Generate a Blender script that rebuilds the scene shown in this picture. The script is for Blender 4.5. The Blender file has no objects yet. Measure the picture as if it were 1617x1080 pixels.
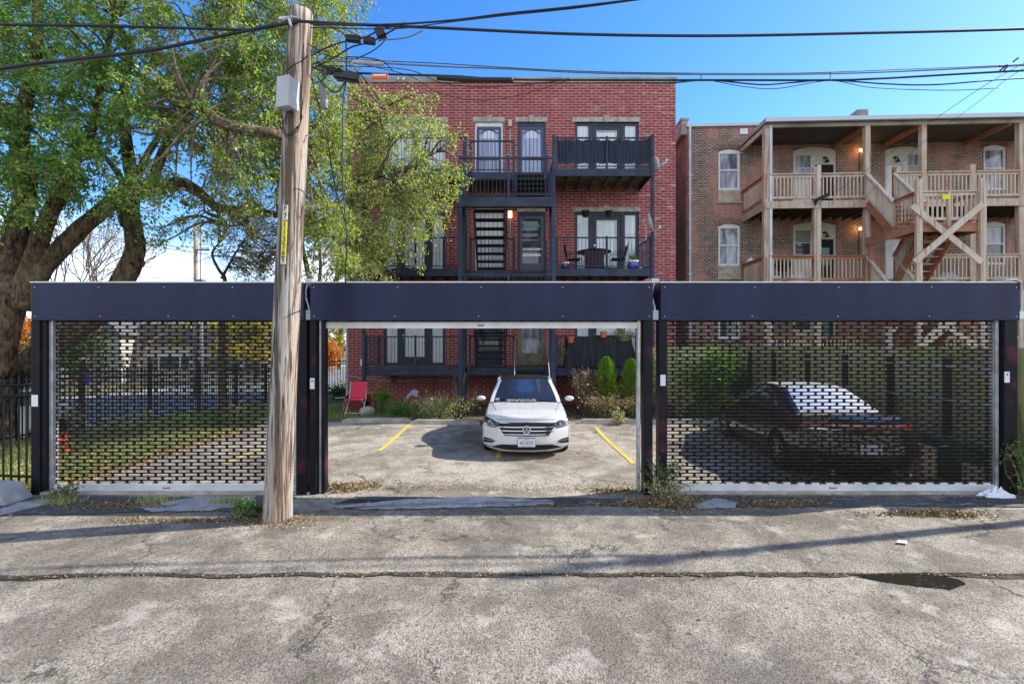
import bpy, bmesh, math, random
from mathutils import Vector, Matrix, noise
from mathutils.bvhtree import BVHTree
R = math.radians
rnd = random.Random(7)
S = bpy.context.scene
COL = S.collection

# ------------------------------------------------------------------ camera
CH = 2.28            # camera height
FPX, CX, CY = 719.0, 808.5, 542.0
cam_d = bpy.data.cameras.new('camera')
cam_d.sensor_width = 36.0
cam_d.lens = FPX / 1617 * 36
cam_d.shift_y = 2.0 / 1617
cam_d.clip_start = 0.05
cam_d.clip_end = 2000
cam = bpy.data.objects.new('camera', cam_d)
cam.location = (0, 0, CH)
cam.rotation_euler = (R(90), 0, 0)
COL.objects.link(cam)
S.camera = cam

def P(px, py, Y):
    return Vector(((px - CX) / FPX * Y, Y, CH - (py - CY) / FPX * Y))
def PX(px, Y): return (px - CX) / FPX * Y
def PZ(py, Y): return CH - (py - CY) / FPX * Y

# ------------------------------------------------------------------ light
SUN_EL, SUN_AZ = 37.0, 11.0      # azimuth from +X towards +Y
w = bpy.data.worlds.new('World')
S.world = w
w.use_nodes = True
nt = w.node_tree
nt.nodes.clear()
N = nt.nodes.new
wo = N('ShaderNodeOutputWorld'); bg = N('ShaderNodeBackground')
sky = N('ShaderNodeTexSky'); sky.sky_type = 'NISHITA'; sky.sun_disc = False
sky.sun_elevation = R(SUN_EL); sky.sun_rotation = R(90 - SUN_AZ)
sky.air_density = 1.0; sky.dust_density = 0.3; sky.ozone_density = 3.0
hsv = N('ShaderNodeHueSaturation'); hsv.inputs['Saturation'].default_value = 1.30; hsv.inputs['Value'].default_value = 0.66; hsv.inputs['Hue'].default_value = 0.508
tc = N('ShaderNodeTexCoord'); sep = N('ShaderNodeSeparateXYZ')
nz = N('ShaderNodeTexNoise'); nz.inputs['Scale'].default_value = 2.2; nz.inputs['Detail'].default_value = 7
mp = N('ShaderNodeMapping'); mp.inputs['Scale'].default_value = (1, 1, 3.2)
L = nt.links.new
L(tc.outputs['Generated'], sep.inputs[0]); L(tc.outputs['Generated'], mp.inputs[0]); L(mp.outputs[0], nz.inputs[0])
# low cloud bank: below about 18 degrees, plus a taller unseen part behind the camera, added as fill for the facades
thr = N('ShaderNodeMapRange'); thr.inputs[1].default_value = -0.9; thr.inputs[2].default_value = 0.35
thr.inputs[3].default_value = 0.95; thr.inputs[4].default_value = 0.20
L(sep.outputs[1], thr.inputs[0])
sub = N('ShaderNodeMath'); sub.operation = 'SUBTRACT'; L(thr.outputs[0], sub.inputs[0]); L(sep.outputs[2], sub.inputs[1])
nadd = N('ShaderNodeMath'); nadd.operation = 'MULTIPLY_ADD'; L(nz.outputs[0], nadd.inputs[0]); nadd.inputs[1].default_value = 0.62; nadd.inputs[2].default_value = -0.26
sm = N('ShaderNodeMath'); sm.operation = 'ADD'; L(sub.outputs[0], sm.inputs[0]); L(nadd.outputs[0], sm.inputs[1])
ms = N('ShaderNodeMapRange'); ms.interpolation_type = 'SMOOTHSTEP'; ms.inputs[1].default_value = 0.0; ms.inputs[2].default_value = 0.16
ms.inputs[4].default_value = 0.9
L(sm.outputs[0], ms.inputs[0])
mix = N('ShaderNodeMixRGB'); mix.inputs[2].default_value = (3.3, 3.5, 3.85, 1)
L(sky.outputs[0], hsv.inputs['Color']); L(hsv.outputs[0], mix.inputs[1]); L(ms.outputs[0], mix.inputs[0])
L(mix.outputs[0], bg.inputs[0]); bg.inputs[1].default_value = 0.15
L(bg.outputs[0], wo.inputs[0])
sd = bpy.data.lights.new('sun', 'SUN'); sd.energy = 2.6; sd.angle = R(0.5); sd.color = (1.0, 0.92, 0.82)
so = bpy.data.objects.new('sun', sd); COL.objects.link(so)
tosun = Vector((math.cos(R(SUN_AZ)) * math.cos(R(SUN_EL)), math.sin(R(SUN_AZ)) * math.cos(R(SUN_EL)), math.sin(R(SUN_EL))))
so.rotation_euler = tosun.to_track_quat('Z', 'Y').to_euler()
so.location = (30, 10, 30)
S.view_settings.view_transform = 'Standard'
S.view_settings.look = 'None'
S.view_settings.exposure = 1.72
S.view_settings.gamma = 1.0
S.cycles.use_denoising = True
S.cycles.max_bounces = 6
S.cycles.transparent_max_bounces = 6

# ------------------------------------------------------------------ materials
def new_mat(name):
    m = bpy.data.materials.new(name); m.use_nodes = True
    return m, m.node_tree, m.node_tree.nodes['Principled BSDF']
def mat(name, c, rough=0.6, metal=0.0, var=0.0, vscale=3.0, stretch=(1, 1, 1), c2=None, bump=0.0, bscale=30.0, ior=1.45, coat=0.0, emit=0.0, detail=5):
    """plain principled; c2 = second colour mixed in by noise of vscale (per metre), stretch = noise stretching"""
    m, t, b = new_mat(name)
    c = tuple(c) + (1,)
    b.inputs['Base Color'].default_value = c
    b.inputs['Roughness'].default_value = rough
    b.inputs['Metallic'].default_value = metal
    b.inputs['IOR'].default_value = ior
    b.inputs['Coat Weight'].default_value = coat
    if emit:
        b.inputs['Emission Color'].default_value = c; b.inputs['Emission Strength'].default_value = emit
    if var or c2 or bump:
        tcn = t.nodes.new('ShaderNodeTexCoord'); mpn = t.nodes.new('ShaderNodeMapping'); mpn.inputs['Scale'].default_value = stretch
        t.links.new(tcn.outputs['Object'], mpn.inputs[0])
        n = t.nodes.new('ShaderNodeTexNoise'); n.inputs['Scale'].default_value = vscale; n.inputs['Detail'].default_value = detail
        t.links.new(mpn.outputs[0], n.inputs[0])
        if c2 is None: c2 = tuple(x * (1 - var) for x in c[:3])
        mr = t.nodes.new('ShaderNodeMapRange'); mr.inputs[1].default_value = 0.38; mr.inputs[2].default_value = 0.62
        t.links.new(n.outputs[0], mr.inputs[0])
        mx = t.nodes.new('ShaderNodeMixRGB'); mx.inputs[1].default_value = c; mx.inputs[2].default_value = tuple(c2) + (1,)
        t.links.new(mr.outputs[0], mx.inputs[0]); t.links.new(mx.outputs[0], b.inputs['Base Color'])
        if bump:
            n2 = t.nodes.new('ShaderNodeTexNoise'); n2.inputs['Scale'].default_value = bscale; n2.inputs['Detail'].default_value = 4
            t.links.new(mpn.outputs[0], n2.inputs[0])
            bp = t.nodes.new('ShaderNodeBump'); bp.inputs['Strength'].default_value = bump; bp.inputs['Distance'].default_value = 0.02
            t.links.new(n2.outputs[0], bp.inputs['Height']); t.links.new(bp.outputs[0], b.inputs['Normal'])
    return m

class NT:
    """tiny node helper"""
    def __init__(s, m): s.t = m.node_tree; s.b = s.t.nodes['Principled BSDF']
    def n(s, typ, **kw):
        x = s.t.nodes.new('ShaderNode' + typ)
        for k, v in kw.items(): setattr(x, k, v)
        return x
    def l(s, a, b): s.t.links.new(a, b)
    def math(s, op, a, b=None, clamp=False):
        x = s.n('Math', operation=op); x.use_clamp = clamp
        for i, v in enumerate((a, b)):
            if v is None: continue
            if isinstance(v, (int, float)): x.inputs[i].default_value = v
            else: s.l(v, x.inputs[i])
        return x.outputs[0]
    def mr(s, v, a, b, c=0.0, d=1.0):
        x = s.n('MapRange'); s.l(v, x.inputs[0])
        for i, q in enumerate((a, b, c, d)): x.inputs[i + 1].default_value = q
        return x.outputs[0]
    def mix(s, f, a, b, mode='MIX'):
        x = s.n('MixRGB', blend_type=mode)
        for i, v in enumerate((f, a, b)):
            if isinstance(v, (int, float)): x.inputs[i].default_value = v
            elif isinstance(v, tuple): x.inputs[i].default_value = v + (1,)
            else: s.l(v, x.inputs[i])
        return x.outputs[0]
    def coord(s, scale=(1, 1, 1), loc=(0, 0, 0)):
        c = s.n('TexCoord'); m = s.n('Mapping'); m.inputs['Scale'].default_value = scale; m.inputs['Location'].default_value = loc
        s.l(c.outputs['Object'], m.inputs[0]); return m.outputs[0]
    def noise(s, v, scale, detail=5, rough=0.5, dist=0.0):
        x = s.n('TexNoise'); x.inputs['Scale'].default_value = scale; x.inputs['Detail'].default_value = detail
        x.inputs['Roughness'].default_value = rough; x.inputs['Distortion'].default_value = dist
        s.l(v, x.inputs['Vector']); return x.outputs[0]
    def bump(s, h, strength=0.5, dist=0.02):
        x = s.n('Bump'); x.inputs['Strength'].default_value = strength; x.inputs['Distance'].default_value = dist
        s.l(h, x.inputs['Height']); s.l(x.outputs[0], s.b.inputs['Normal'])

def brick_mat(name, c1, c2, mortar, bw, bh, ms, wash=None, patch=None, offset=0.5):
    m, t, b = new_mat(name); k = NT(m); b.inputs['Roughness'].default_value = 0.85
    c = k.n('TexCoord'); sp = k.n('SeparateXYZ'); k.l(c.outputs['Object'], sp.inputs[0])
    cb = k.n('CombineXYZ'); k.l(k.math('ADD', sp.outputs[0], sp.outputs[1]), cb.inputs[0]); k.l(sp.outputs[2], cb.inputs[1])
    br = k.n('TexBrick'); k.l(cb.outputs[0], br.inputs[0]); br.offset = offset
    br.inputs['Scale'].default_value = 1; br.inputs['Brick Width'].default_value = bw; br.inputs['Row Height'].default_value = bh
    br.inputs['Mortar Size'].default_value = ms; br.inputs['Mortar Smooth'].default_value = 0.1; br.inputs['Bias'].default_value = 0.0
    br.inputs['Color1'].default_value = c1 + (1,); br.inputs['Color2'].default_value = c2 + (1,); br.inputs['Mortar'].default_value = mortar + (1,)
    col = br.outputs[0]
    n1 = k.noise(c.outputs['Object'], 0.7, 6)
    if patch:   # a second tone in large patches
        col = k.mix(k.math('MULTIPLY', k.mr(n1, 0.42, 0.58), 0.62), col, patch, 'MIX')
    n2 = k.noise(c.outputs['Object'], 9, 4)
    col = k.mix(1.0, col, k.mix(k.mr(n2, 0.3, 0.7), (0.78, 0.78, 0.78), (1.15, 1.15, 1.15)), 'MULTIPLY')
    n5 = k.noise(k.coord((3.2, 3.2, .22)), 1.0, 5, 0.6)
    col = k.mix(k.mr(n5, 0.52, 0.70, 0, 0.45), col, tuple(q * .45 for q in c2))
    if wash:    # lime bloom: streaks, more of it towards the right-hand end
        n3 = k.noise(k.coord((1.3, 1.3, 5)), 1.6, 8, 0.7)
        f = k.math('MULTIPLY', k.mr(n3, 0.54, 0.68), k.mr(sp.outputs[0], 1.0, 6.0, 0.10, 0.95))
        col = k.mix(f, col, wash)
    k.l(col, b.inputs['Base Color'])
    k.bump(k.math('SUBTRACT', k.math('MULTIPLY', n2, 0.25), br.outputs[1]), 0.5, 0.01)
    return m

M = {}
M['brick_red'] = brick_mat('red_brick', (0.34, 0.052, 0.056), (0.255, 0.036, 0.040), (0.47, 0.35, 0.32), 0.30, 0.1016, 0.010, wash=(0.62, 0.5, 0.5))
M['brick_tan'] = brick_mat('common_brick', (0.45, 0.345, 0.275), (0.25, 0.21, 0.17), (0.04, 0.032, 0.028), 0.21, 0.078, 0.016, patch=(0.48, 0.235, 0.19))
M['brick_arch'] = mat('arch_brick', (0.26, 0.15, 0.11), 0.85, c2=(0.12, 0.08, 0.06), vscale=9)
M['stone'] = mat('limestone', (0.46, 0.42, 0.35), 0.8, var=0.35, vscale=4, bump=0.2)
M['coping'] = mat('coping_stone', (0.40, 0.37, 0.32), 0.8, var=0.4, vscale=1.2, bump=0.2)
M['navy'] = mat('navy_sheet_metal', (0.016, 0.022, 0.064), 0.40, 0.1, c2=(0.012, 0.016, 0.042), vscale=2.6, stretch=(1, 1, .12), detail=5, bump=0.25, bscale=1.6)
M['post'] = mat('weathered_black_steel', (0.010, 0.010, 0.014), 0.5, 0.1, c2=(0.085, 0.016, 0.038), vscale=3.2, stretch=(1, 1, .8), bump=0.15)
# stains only where the noise is high
k = NT(M['post']);
for nd in k.t.nodes:
    if nd.type == 'MAP_RANGE': nd.inputs[1].default_value = 0.56; nd.inputs[2].default_value = 0.72
M['galv'] = mat('galvanised_guide', (0.50, 0.51, 0.53), 0.4, 0.5, var=0.3, vscale=8)
M['grille'] = mat('dark_bronze_grille', (0.007, 0.0065, 0.007), 0.45, 0.1)
M['rod'] = mat('bronze_rod', (0.10, 0.085, 0.06), 0.35, 0.6)
M['white_bar'] = mat('white_aluminium', (0.66, 0.66, 0.65), 0.4, 0.1, var=0.18, vscale=3, bump=0.05)
M['iron'] = mat('blue_black_iron', (0.032, 0.045, 0.082), 0.42, 0.1, c2=(0.020, 0.026, 0.045), vscale=2.5)
M['black_iron'] = mat('black_iron', (0.012, 0.012, 0.014), 0.5, 0.2)
M['joist'] = mat('joist_wood', (0.16, 0.14, 0.08), 0.8, var=0.5, vscale=3)
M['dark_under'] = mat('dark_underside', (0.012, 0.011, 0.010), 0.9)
def wood(name, a, b_, dark, sc=1.0, axis=2, rough=0.8):
    m, t, b = new_mat(name); k = NT(m); b.inputs['Roughness'].default_value = rough
    st = [14, 14, 14]; st[axis] = 0.7
    v = k.coord(tuple(x * sc for x in st))
    n1 = k.noise(v, 1.0, 6, 0.6); n2 = k.noise(k.coord((1.2, 1.2, 1.2)), 1.3, 3)
    col = k.mix(k.mr(n2, 0.35, 0.65), a, b_)
    col = k.mix(k.mr(n1, 0.52, 0.70), col, dark)
    k.l(col, b.inputs['Base Color']); k.bump(n1, 0.35, 0.01)
    return m
M['porch_wood'] = wood('porch_lumber', (0.44, 0.31, 0.23), (0.50, 0.43, 0.36), (0.20, 0.11, 0.07))
M['porch_red'] = wood('stained_lumber', (0.30, 0.12, 0.065), (0.40, 0.20, 0.12), (0.12, 0.05, 0.03), axis=0)
M['porch_grey'] = wood('grey_lumber', (0.56, 0.50, 0.43), (0.50, 0.40, 0.32), (0.24, 0.16, 0.11))
M['fence_wood'] = wood('mossy_fence_boards', (0.34, 0.36, 0.11), (0.46, 0.42, 0.27), (0.05, 0.05, 0.02), 0.8)
M['white_paint'] = mat('white_paint', (0.70, 0.71, 0.72), 0.5, var=0.12, vscale=5)
M['offwhite'] = mat('cream_paint', (0.60, 0.58, 0.52), 0.5, var=0.12, vscale=5)
M['dark_frame'] = mat('slate_frame_paint', (0.045, 0.052, 0.075), 0.5, var=0.2, vscale=4)
M['blue_door'] = mat('blue_storm_door', (0.045, 0.055, 0.17), 0.4, var=0.15, vscale=3)
M['grey_door'] = mat('blue_grey_door', (0.085, 0.10, 0.15), 0.45, var=0.15, vscale=3)
M['tan_door'] = mat('faded_door', (0.26, 0.235, 0.14), 0.6, c2=(0.12, 0.115, 0.09), vscale=2)
M['curtain'] = mat('curtained_glass', (0.70, 0.74, 0.78), 0.12, ior=1.6, c2=(0.56, 0.62, 0.70), vscale=7, stretch=(1, 1, .12))
M['curtain_blue'] = mat('blue_curtained_glass', (0.36, 0.42, 0.62), 0.12, ior=1.6, c2=(0.24, 0.29, 0.46), vscale=9, stretch=(1, 1, .1))
M['dark_glass'] = mat('dark_window_glass', (0.03, 0.035, 0.045), 0.06, ior=1.7, c2=(0.10, 0.11, 0.13), vscale=2.5)
M['mid_glass'] = mat('pale_window_glass', (0.40, 0.43, 0.48), 0.08, ior=1.7, c2=(0.10, 0.12, 0.18), vscale=2.2, stretch=(2, 1, .5))
M['blinds'] = mat('blind_slats', (0.30, 0.31, 0.28), 0.4, c2=(0.16, 0.17, 0.15), vscale=25, stretch=(.05, 1, 1))
M['grey_pipe'] = mat('light_downspout', (0.50, 0.52, 0.56), 0.45, 0.2, var=0.2, vscale=3)
M['roof_edge'] = mat('aluminium_gutter', (0.40, 0.43, 0.48), 0.4, 0.4)
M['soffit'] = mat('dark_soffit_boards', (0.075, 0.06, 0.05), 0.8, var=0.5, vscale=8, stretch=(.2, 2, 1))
M['cable'] = mat('black_cable', (0.014, 0.014, 0.017), 0.5)
M['cable_grey'] = mat('grey_cable', (0.16, 0.17, 0.18), 0.5)
M['rubber'] = mat('tyre_rubber', (0.015, 0.015, 0.016), 0.8)
M['rim'] = mat('alloy_rim', (0.45, 0.45, 0.46), 0.3, 0.8)
M['car_white'] = mat('white_car_paint', (0.60, 0.61, 0.62), 0.22, coat=0.8, c2=(0.57, 0.58, 0.59), vscale=3)
M['car_black'] = mat('black_car_paint', (0.010, 0.009, 0.010), 0.12, coat=0.8)
M['car_glass'] = mat('windscreen_glass', (0.02, 0.03, 0.06), 0.04, ior=2.3)
M['car_glare'] = mat('painted_sky_glare', (0.82, 0.82, 0.82), 0.2, 0.4)  # sky reflection painted into the colour, for the black sedan's rear window and roof
M['trim'] = mat('black_plastic_trim', (0.012, 0.012, 0.013), 0.4)
M['chrome'] = mat('chrome', (0.7, 0.72, 0.75), 0.15, 0.95)
M['lamp_glass'] = mat('headlamp_lens', (0.26, 0.27, 0.28), 0.12, 0.3, ior=1.7, c2=(0.03, 0.03, 0.035), vscale=14)
M['tail_red'] = mat('tail_lamp_red', (0.42, 0.05, 0.09), 0.2, coat=.5)
M['yellow'] = mat('yellow_line_paint', (0.62, 0.50, 0.06), 0.7, c2=(0.42, 0.36, 0.12), vscale=9)
M['concrete'] = mat('pale_concrete', (0.46, 0.43, 0.37), 0.9, c2=(0.30, 0.28, 0.24), vscale=4, bump=0.3, bscale=50)
M['concrete_lt'] = mat('light_concrete', (0.42, 0.41, 0.40), 0.9, c2=(0.30, 0.29, 0.28), vscale=5, bump=0.3, bscale=60)
M['pink'] = mat('pink_fabric', (0.62, 0.035, 0.09), 0.7)
M['red'] = mat('red_plastic', (0.55, 0.02, 0.02), 0.5)
M['dark_red'] = mat('dull_red_metal', (0.25, 0.03, 0.025), 0.5)
M['black_cloth'] = mat('black_cloth', (0.020, 0.022, 0.030), 0.8, c2=(0.010, 0.011, 0.016), vscale=12, stretch=(1, 1, .1), bump=0.2, bscale=14)
M['navy_cloth'] = mat('navy_screen_fabric', (0.028, 0.036, 0.066), 0.75, c2=(0.016, 0.020, 0.038), vscale=9, stretch=(1, 1, .15), bump=0.3, bscale=9)
M['blue_glaze'] = mat('blue_glazed_ceramic', (0.04, 0.05, 0.32), 0.15, coat=.5)
M['terracotta'] = mat('terracotta', (0.50, 0.14, 0.06), 0.8)
M['brown_pot'] = mat('brown_planter', (0.14, 0.10, 0.07), 0.7)
M['orange'] = mat('orange_tag', (0.75, 0.10, 0.02), 0.6)
M['meter_grey'] = mat('grey_enclosure', (0.42, 0.45, 0.46), 0.5, var=0.1)
M['lamp_warm'] = mat('warm_lamp_glass', (1.0, 0.66, 0.34), 0.4, emit=1.1)
M['lamp_cream'] = mat('cream_lamp_body', (0.52, 0.46, 0.34), 0.5)
M['green_bin'] = mat('green_plastic_bin', (0.045, 0.13, 0.11), 0.4, var=0.3)
M['cardboard'] = mat('cardboard', (0.55, 0.42, 0.29), 0.8)
M['paper'] = mat('white_paper', (0.72, 0.76, 0.8), 0.8, var=.15)
M['sign_yellow'] = mat('yellow_tag_plate', (0.68, 0.62, 0.05), 0.6)
M['sign_cream'] = mat('cream_tag_plate', (0.62, 0.58, 0.45), 0.6)
M['ink'] = mat('black_ink', (0.012, 0.012, 0.012), 0.6)
M['ink_blue'] = mat('blue_ink', (0.02, 0.04, 0.20), 0.6)
M['plate_white'] = mat('number_plate_white', (0.62, 0.66, 0.74), 0.4)
M['sticker_red'] = mat('red_sticker', (0.30, 0.05, 0.07), 0.6)
M['wicker'] = mat('brown_wicker', (0.045, 0.025, 0.030), 0.8, var=.5, vscale=40)
M['stop_red'] = mat('stop_sign_red', (0.55, 0.015, 0.02), 0.4)
M['van_white'] = mat('white_van_paint', (0.68, 0.66, 0.62), 0.35, var=.08)
M['van_teal'] = mat('teal_glass', (0.10, 0.24, 0.20), 0.15, ior=1.7)
M['siding'] = mat('beige_siding', (0.55, 0.51, 0.44), 0.7, c2=(0.42, 0.40, 0.36), vscale=8, stretch=(.05, .05, 1))
M['roof_grey'] = mat('grey_shingle_roof', (0.16, 0.16, 0.17), 0.9, var=.4, vscale=6)

def pole_mat():
    m, t, b = new_mat('weathered_pole_wood'); k = NT(m); b.inputs['Roughness'].default_value = 0.85
    v = k.coord((16, 16, 0.55)); n1 = k.noise(v, 1.0, 8, 0.65)
    v2 = k.coord((3.5, 3.5, 0.45)); n2 = k.noise(v2, 1.0, 4)
    n3 = k.noise(k.coord((30, 30, 1.6)), 1.0, 3)
    col = k.mix(k.mr(n2, 0.44, 0.66), (0.37, 0.345, 0.315), (0.31, 0.215, 0.145))
    col = k.mix(k.mr(n1, 0.47, 0.55), col, (0.10, 0.068, 0.045))
    col = k.mix(k.mr(n3, 0.57, 0.64), col, (0.025, 0.018, 0.015))
    k.l(col, b.inputs['Base Color']); k.bump(k.math('SUBTRACT', 1.0, n1), 0.9, 0.03)
    return m
M['pole'] = pole_mat()
def bark_mat(name, a, b_, sc=1.0):
    m, t, b = new_mat(name); k = NT(m); b.inputs['Roughness'].default_value = 0.95
    v = k.coord((11 * sc, 11 * sc, 4.5 * sc)); n1 = k.noise(v, 1.0, 6, 0.6, 0.8); n2 = k.noise(k.coord(), 1.5, 3)
    col = k.mix(k.mr(n1, 0.36, 0.66), a, b_); col = k.mix(k.math('MULTIPLY', k.mr(n2, 0.55, 0.70), 0.3), col, (0.20, 0.19, 0.07))
    k.l(col, b.inputs['Base Color']); k.bump(n1, 1.0, 0.06)
    return m
M['bark'] = bark_mat('furrowed_bark', (0.03, 0.021, 0.016), (0.20, 0.148, 0.10))
M['twig'] = mat('twig_bark', (0.10, 0.075, 0.055), 0.9, c2=(0.22, 0.18, 0.13), vscale=5)

def leaf_mat(name, cols, trans=0.45):
    m, t, b = new_mat(name); k = NT(m)
    g = k.n('NewGeometry'); cr = k.n('ValToRGB'); cr.color_ramp.interpolation = 'LINEAR'
    el = cr.color_ramp.elements
    while len(el) < len(cols): el.new(0.5)
    for i, c in enumerate(cols):
        el[i].position = i / (len(cols) - 1); el[i].color = tuple(c) + (1,)
    k.l(g.outputs['Random Per Island'], cr.inputs[0])
    k.l(cr.outputs[0], b.inputs['Base Color']); b.inputs['Roughness'].default_value = 0.45
    tr = k.n('BsdfTranslucent'); k.l(k.mix(1.0, cr.outputs[0], (1.0, 1.3, 0.5), 'MULTIPLY'), tr.inputs[0])
    ms_ = k.n('MixShader'); ms_.inputs[0].default_value = trans
    k.l(b.outputs[0], ms_.inputs[1]); k.l(tr.outputs[0], ms_.inputs[2])
    k.l(ms_.outputs[0], t.nodes['Material Output'].inputs[0])
    return m
M['leaf_green'] = leaf_mat('green_elm_leaves', [(0.05, 0.16, 0.02), (0.09, 0.24, 0.03), (0.14, 0.31, 0.04), (0.24, 0.38, 0.06), (0.46, 0.44, 0.08)], 0.5)
M['leaf_lime'] = leaf_mat('yellow_green_leaves', [(0.12, 0.21, 0.03), (0.20, 0.30, 0.045), (0.32, 0.39, 0.08), (0.45, 0.45, 0.16), (0.55, 0.48, 0.10)], 0.5)
M['leaf_silver'] = leaf_mat('silvery_green_leaves', [(0.14, 0.23, 0.04), (0.27, 0.36, 0.07), (0.46, 0.54, 0.14), (0.62, 0.64, 0.26), (0.66, 0.58, 0.12)], 0.5)
M['leaf_olive'] = leaf_mat('olive_brown_leaves', [(0.08, 0.13, 0.03), (0.15, 0.18, 0.04), (0.24, 0.20, 0.06), (0.32, 0.20, 0.07)], 0.45)
M['leaf_yellow'] = leaf_mat('yellow_autumn_leaves', [(0.20, 0.20, 0.03), (0.38, 0.30, 0.04), (0.50, 0.33, 0.03), (0.30, 0.28, 0.05)])
M['leaf_orange'] = leaf_mat('orange_autumn_leaves', [(0.45, 0.12, 0.02), (0.60, 0.20, 0.03), (0.50, 0.25, 0.05)])
M['leaf_dark'] = leaf_mat('deep_green_leaves', [(0.02, 0.06, 0.012), (0.04, 0.10, 0.02), (0.07, 0.14, 0.03)], 0.3)
M['leaf_bright'] = leaf_mat('bright_shrub_leaves', [(0.05, 0.15, 0.02), (0.09, 0.22, 0.03), (0.20, 0.34, 0.06)], 0.4)
M['needle'] = leaf_mat('spruce_needles', [(0.03, 0.08, 0.01), (0.12, 0.24, 0.02), (0.18, 0.32, 0.03), (0.34, 0.46, 0.06)], 0.25)
M['leaf_mauve'] = leaf_mat('mauve_shrub_leaves', [(0.16, 0.07, 0.06), (0.30, 0.17, 0.13), (0.42, 0.33, 0.20), (0.12, 0.15, 0.04)], 0.3)
M['leaf_pale'] = leaf_mat('pale_seedhead_leaves', [(0.34, 0.33, 0.10), (0.50, 0.45, 0.24), (0.20, 0.26, 0.05), (0.55, 0.50, 0.34)], 0.3)
M['litter'] = leaf_mat('dead_leaf_litter', [(0.07, 0.045, 0.025), (0.16, 0.10, 0.05), (0.28, 0.18, 0.09), (0.40, 0.29, 0.15), (0.10, 0.10, 0.04)], 0.1)
M['fallen'] = leaf_mat('fallen_yellow_leaves', [(0.45, 0.30, 0.10), (0.55, 0.42, 0.20), (0.35, 0.14, 0.04), (0.22, 0.12, 0.06)], 0.1)
M['litter_pale'] = leaf_mat('pale_wind_blown_litter', [(0.6, 0.56, 0.5), (0.45, 0.4, 0.34), (0.7, 0.68, 0.64)], 0.1)
M['petal_red'] = leaf_mat('red_petals', [(0.55, 0.02, 0.02), (0.7, 0.05, 0.05)], 0.2)
M['grass_blade'] = leaf_mat('grass_blades', [(0.07, 0.15, 0.03), (0.15, 0.24, 0.05), (0.28, 0.33, 0.09), (0.46, 0.40, 0.17)], 0.3)

for _n, _s in (('grille', .12), ('post', .2), ('navy', .3), ('iron', .3), ('black_iron', .2), ('dark_frame', .3), ('trim', .3), ('bark', .1), ('rubber', .2)):
    M[_n].node_tree.nodes['Principled BSDF'].inputs['Specular IOR Level'].default_value = _s
def asphalt_mat(name, lo, hi, dark, chips=True, cracks=0.6, stain=0.5, seed=0.0):
    m, t, b = new_mat(name); k = NT(m); b.inputs['Roughness'].default_value = 0.9
    v = k.coord((1, 1, 1), (seed, seed, 0))
    big = k.noise(v, 0.55, 9, 0.62, 0.4); med = k.noise(v, 2.2, 8, 0.7, 0.5)
    col = k.mix(k.mr(k.math('ADD', k.math('MULTIPLY', big, 0.55), k.math('MULTIPLY', med, 0.45)), 0.44, 0.57), lo, hi)
    # aggregate: pale and dark chips between a dark binder
    vo = k.n('TexVoronoi', feature='F1'); vo.inputs['Scale'].default_value = 62.0; k.l(v, vo.inputs['Vector'])
    sp = k.n('SeparateColor'); k.l(vo.outputs['Color'], sp.inputs[0])
    fine = k.noise(v, 85, 3, 0.7)
    if chips:
        col = k.mix(1.0, col, k.mix(sp.outputs[0], (0.70, 0.69, 0.68), (1.20, 1.19, 1.17)), 'MULTIPLY')
        col = k.mix(k.mr(vo.outputs['Distance'], 0.50, 0.85, 0, 0.75), col, dark)
    col = k.mix(1.0, col, k.mix(k.mr(fine, 0.3, 0.7), (0.82, 0.82, 0.82), (1.16, 1.16, 1.16)), 'MULTIPLY')
    if chips:
        wn = k.noise(k.coord((1, 1, 1), (seed + 2, 9, 0)), 1.9, 9, 0.72)
        col = k.mix(k.mr(wn, 0.555, 0.63, 0, 0.5), col, (0.47, 0.435, 0.37))
        pit = k.noise(v, 34, 2, 0.6)
        col = k.mix(k.mr(pit, 0.62, 0.70, 0, 0.75), col, dark)
    st = k.noise(k.coord((1, 1, 1), (seed + 7, 3, 0)), 0.9, 8, 0.65, 1.0)
    col = k.mix(k.math('MULTIPLY', k.mr(st, 0.56, 0.68), stain), col, dark)
    # cracks: edges of big distorted cells, only in some areas
    dn = k.n('TexNoise'); dn.inputs['Scale'].default_value = 2.4; dn.inputs['Detail'].default_value = 7; dn.inputs['Roughness'].default_value = .7; k.l(v, dn.inputs['Vector'])
    vm = k.n('VectorMath', operation='MULTIPLY_ADD'); k.l(dn.outputs['Color'], vm.inputs[0]); vm.inputs[1].default_value = (0.8, 0.8, 0); k.l(v, vm.inputs[2])
    ve = k.n('TexVoronoi', feature='DISTANCE_TO_EDGE'); ve.inputs['Scale'].default_value = 0.5; k.l(vm.outputs[0], ve.inputs['Vector'])
    gate = k.mr(k.noise(v, 0.6, 3), 0.45, 0.52)
    ck = k.math('MULTIPLY', k.math('MULTIPLY', k.mr(ve.outputs['Distance'], 0.0, 0.008, 1.0, 0.0), gate), cracks)
    col = k.mix(ck, col, (0.03, 0.028, 0.026))
    k.l(col, b.inputs['Base Color'])
    h = k.math('SUBTRACT', k.math('ADD', k.math('MULTIPLY', fine, 0.5), k.math('MULTIPLY', vo.outputs['Distance'], -0.9)), k.math('MULTIPLY', ck, 2.0))
    k.bump(h, 0.6, 0.012)
    return m
M['alley'] = asphalt_mat('worn_alley_asphalt', (0.17, 0.15, 0.115), (0.335, 0.305, 0.245), (0.055, 0.05, 0.045), cracks=0.9, stain=0.3)
M['alley_edge'] = asphalt_mat('patched_asphalt', (0.155, 0.136, 0.105), (0.335, 0.30, 0.24), (0.05, 0.045, 0.04), cracks=.9, stain=0.35, seed=13.0)
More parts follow.
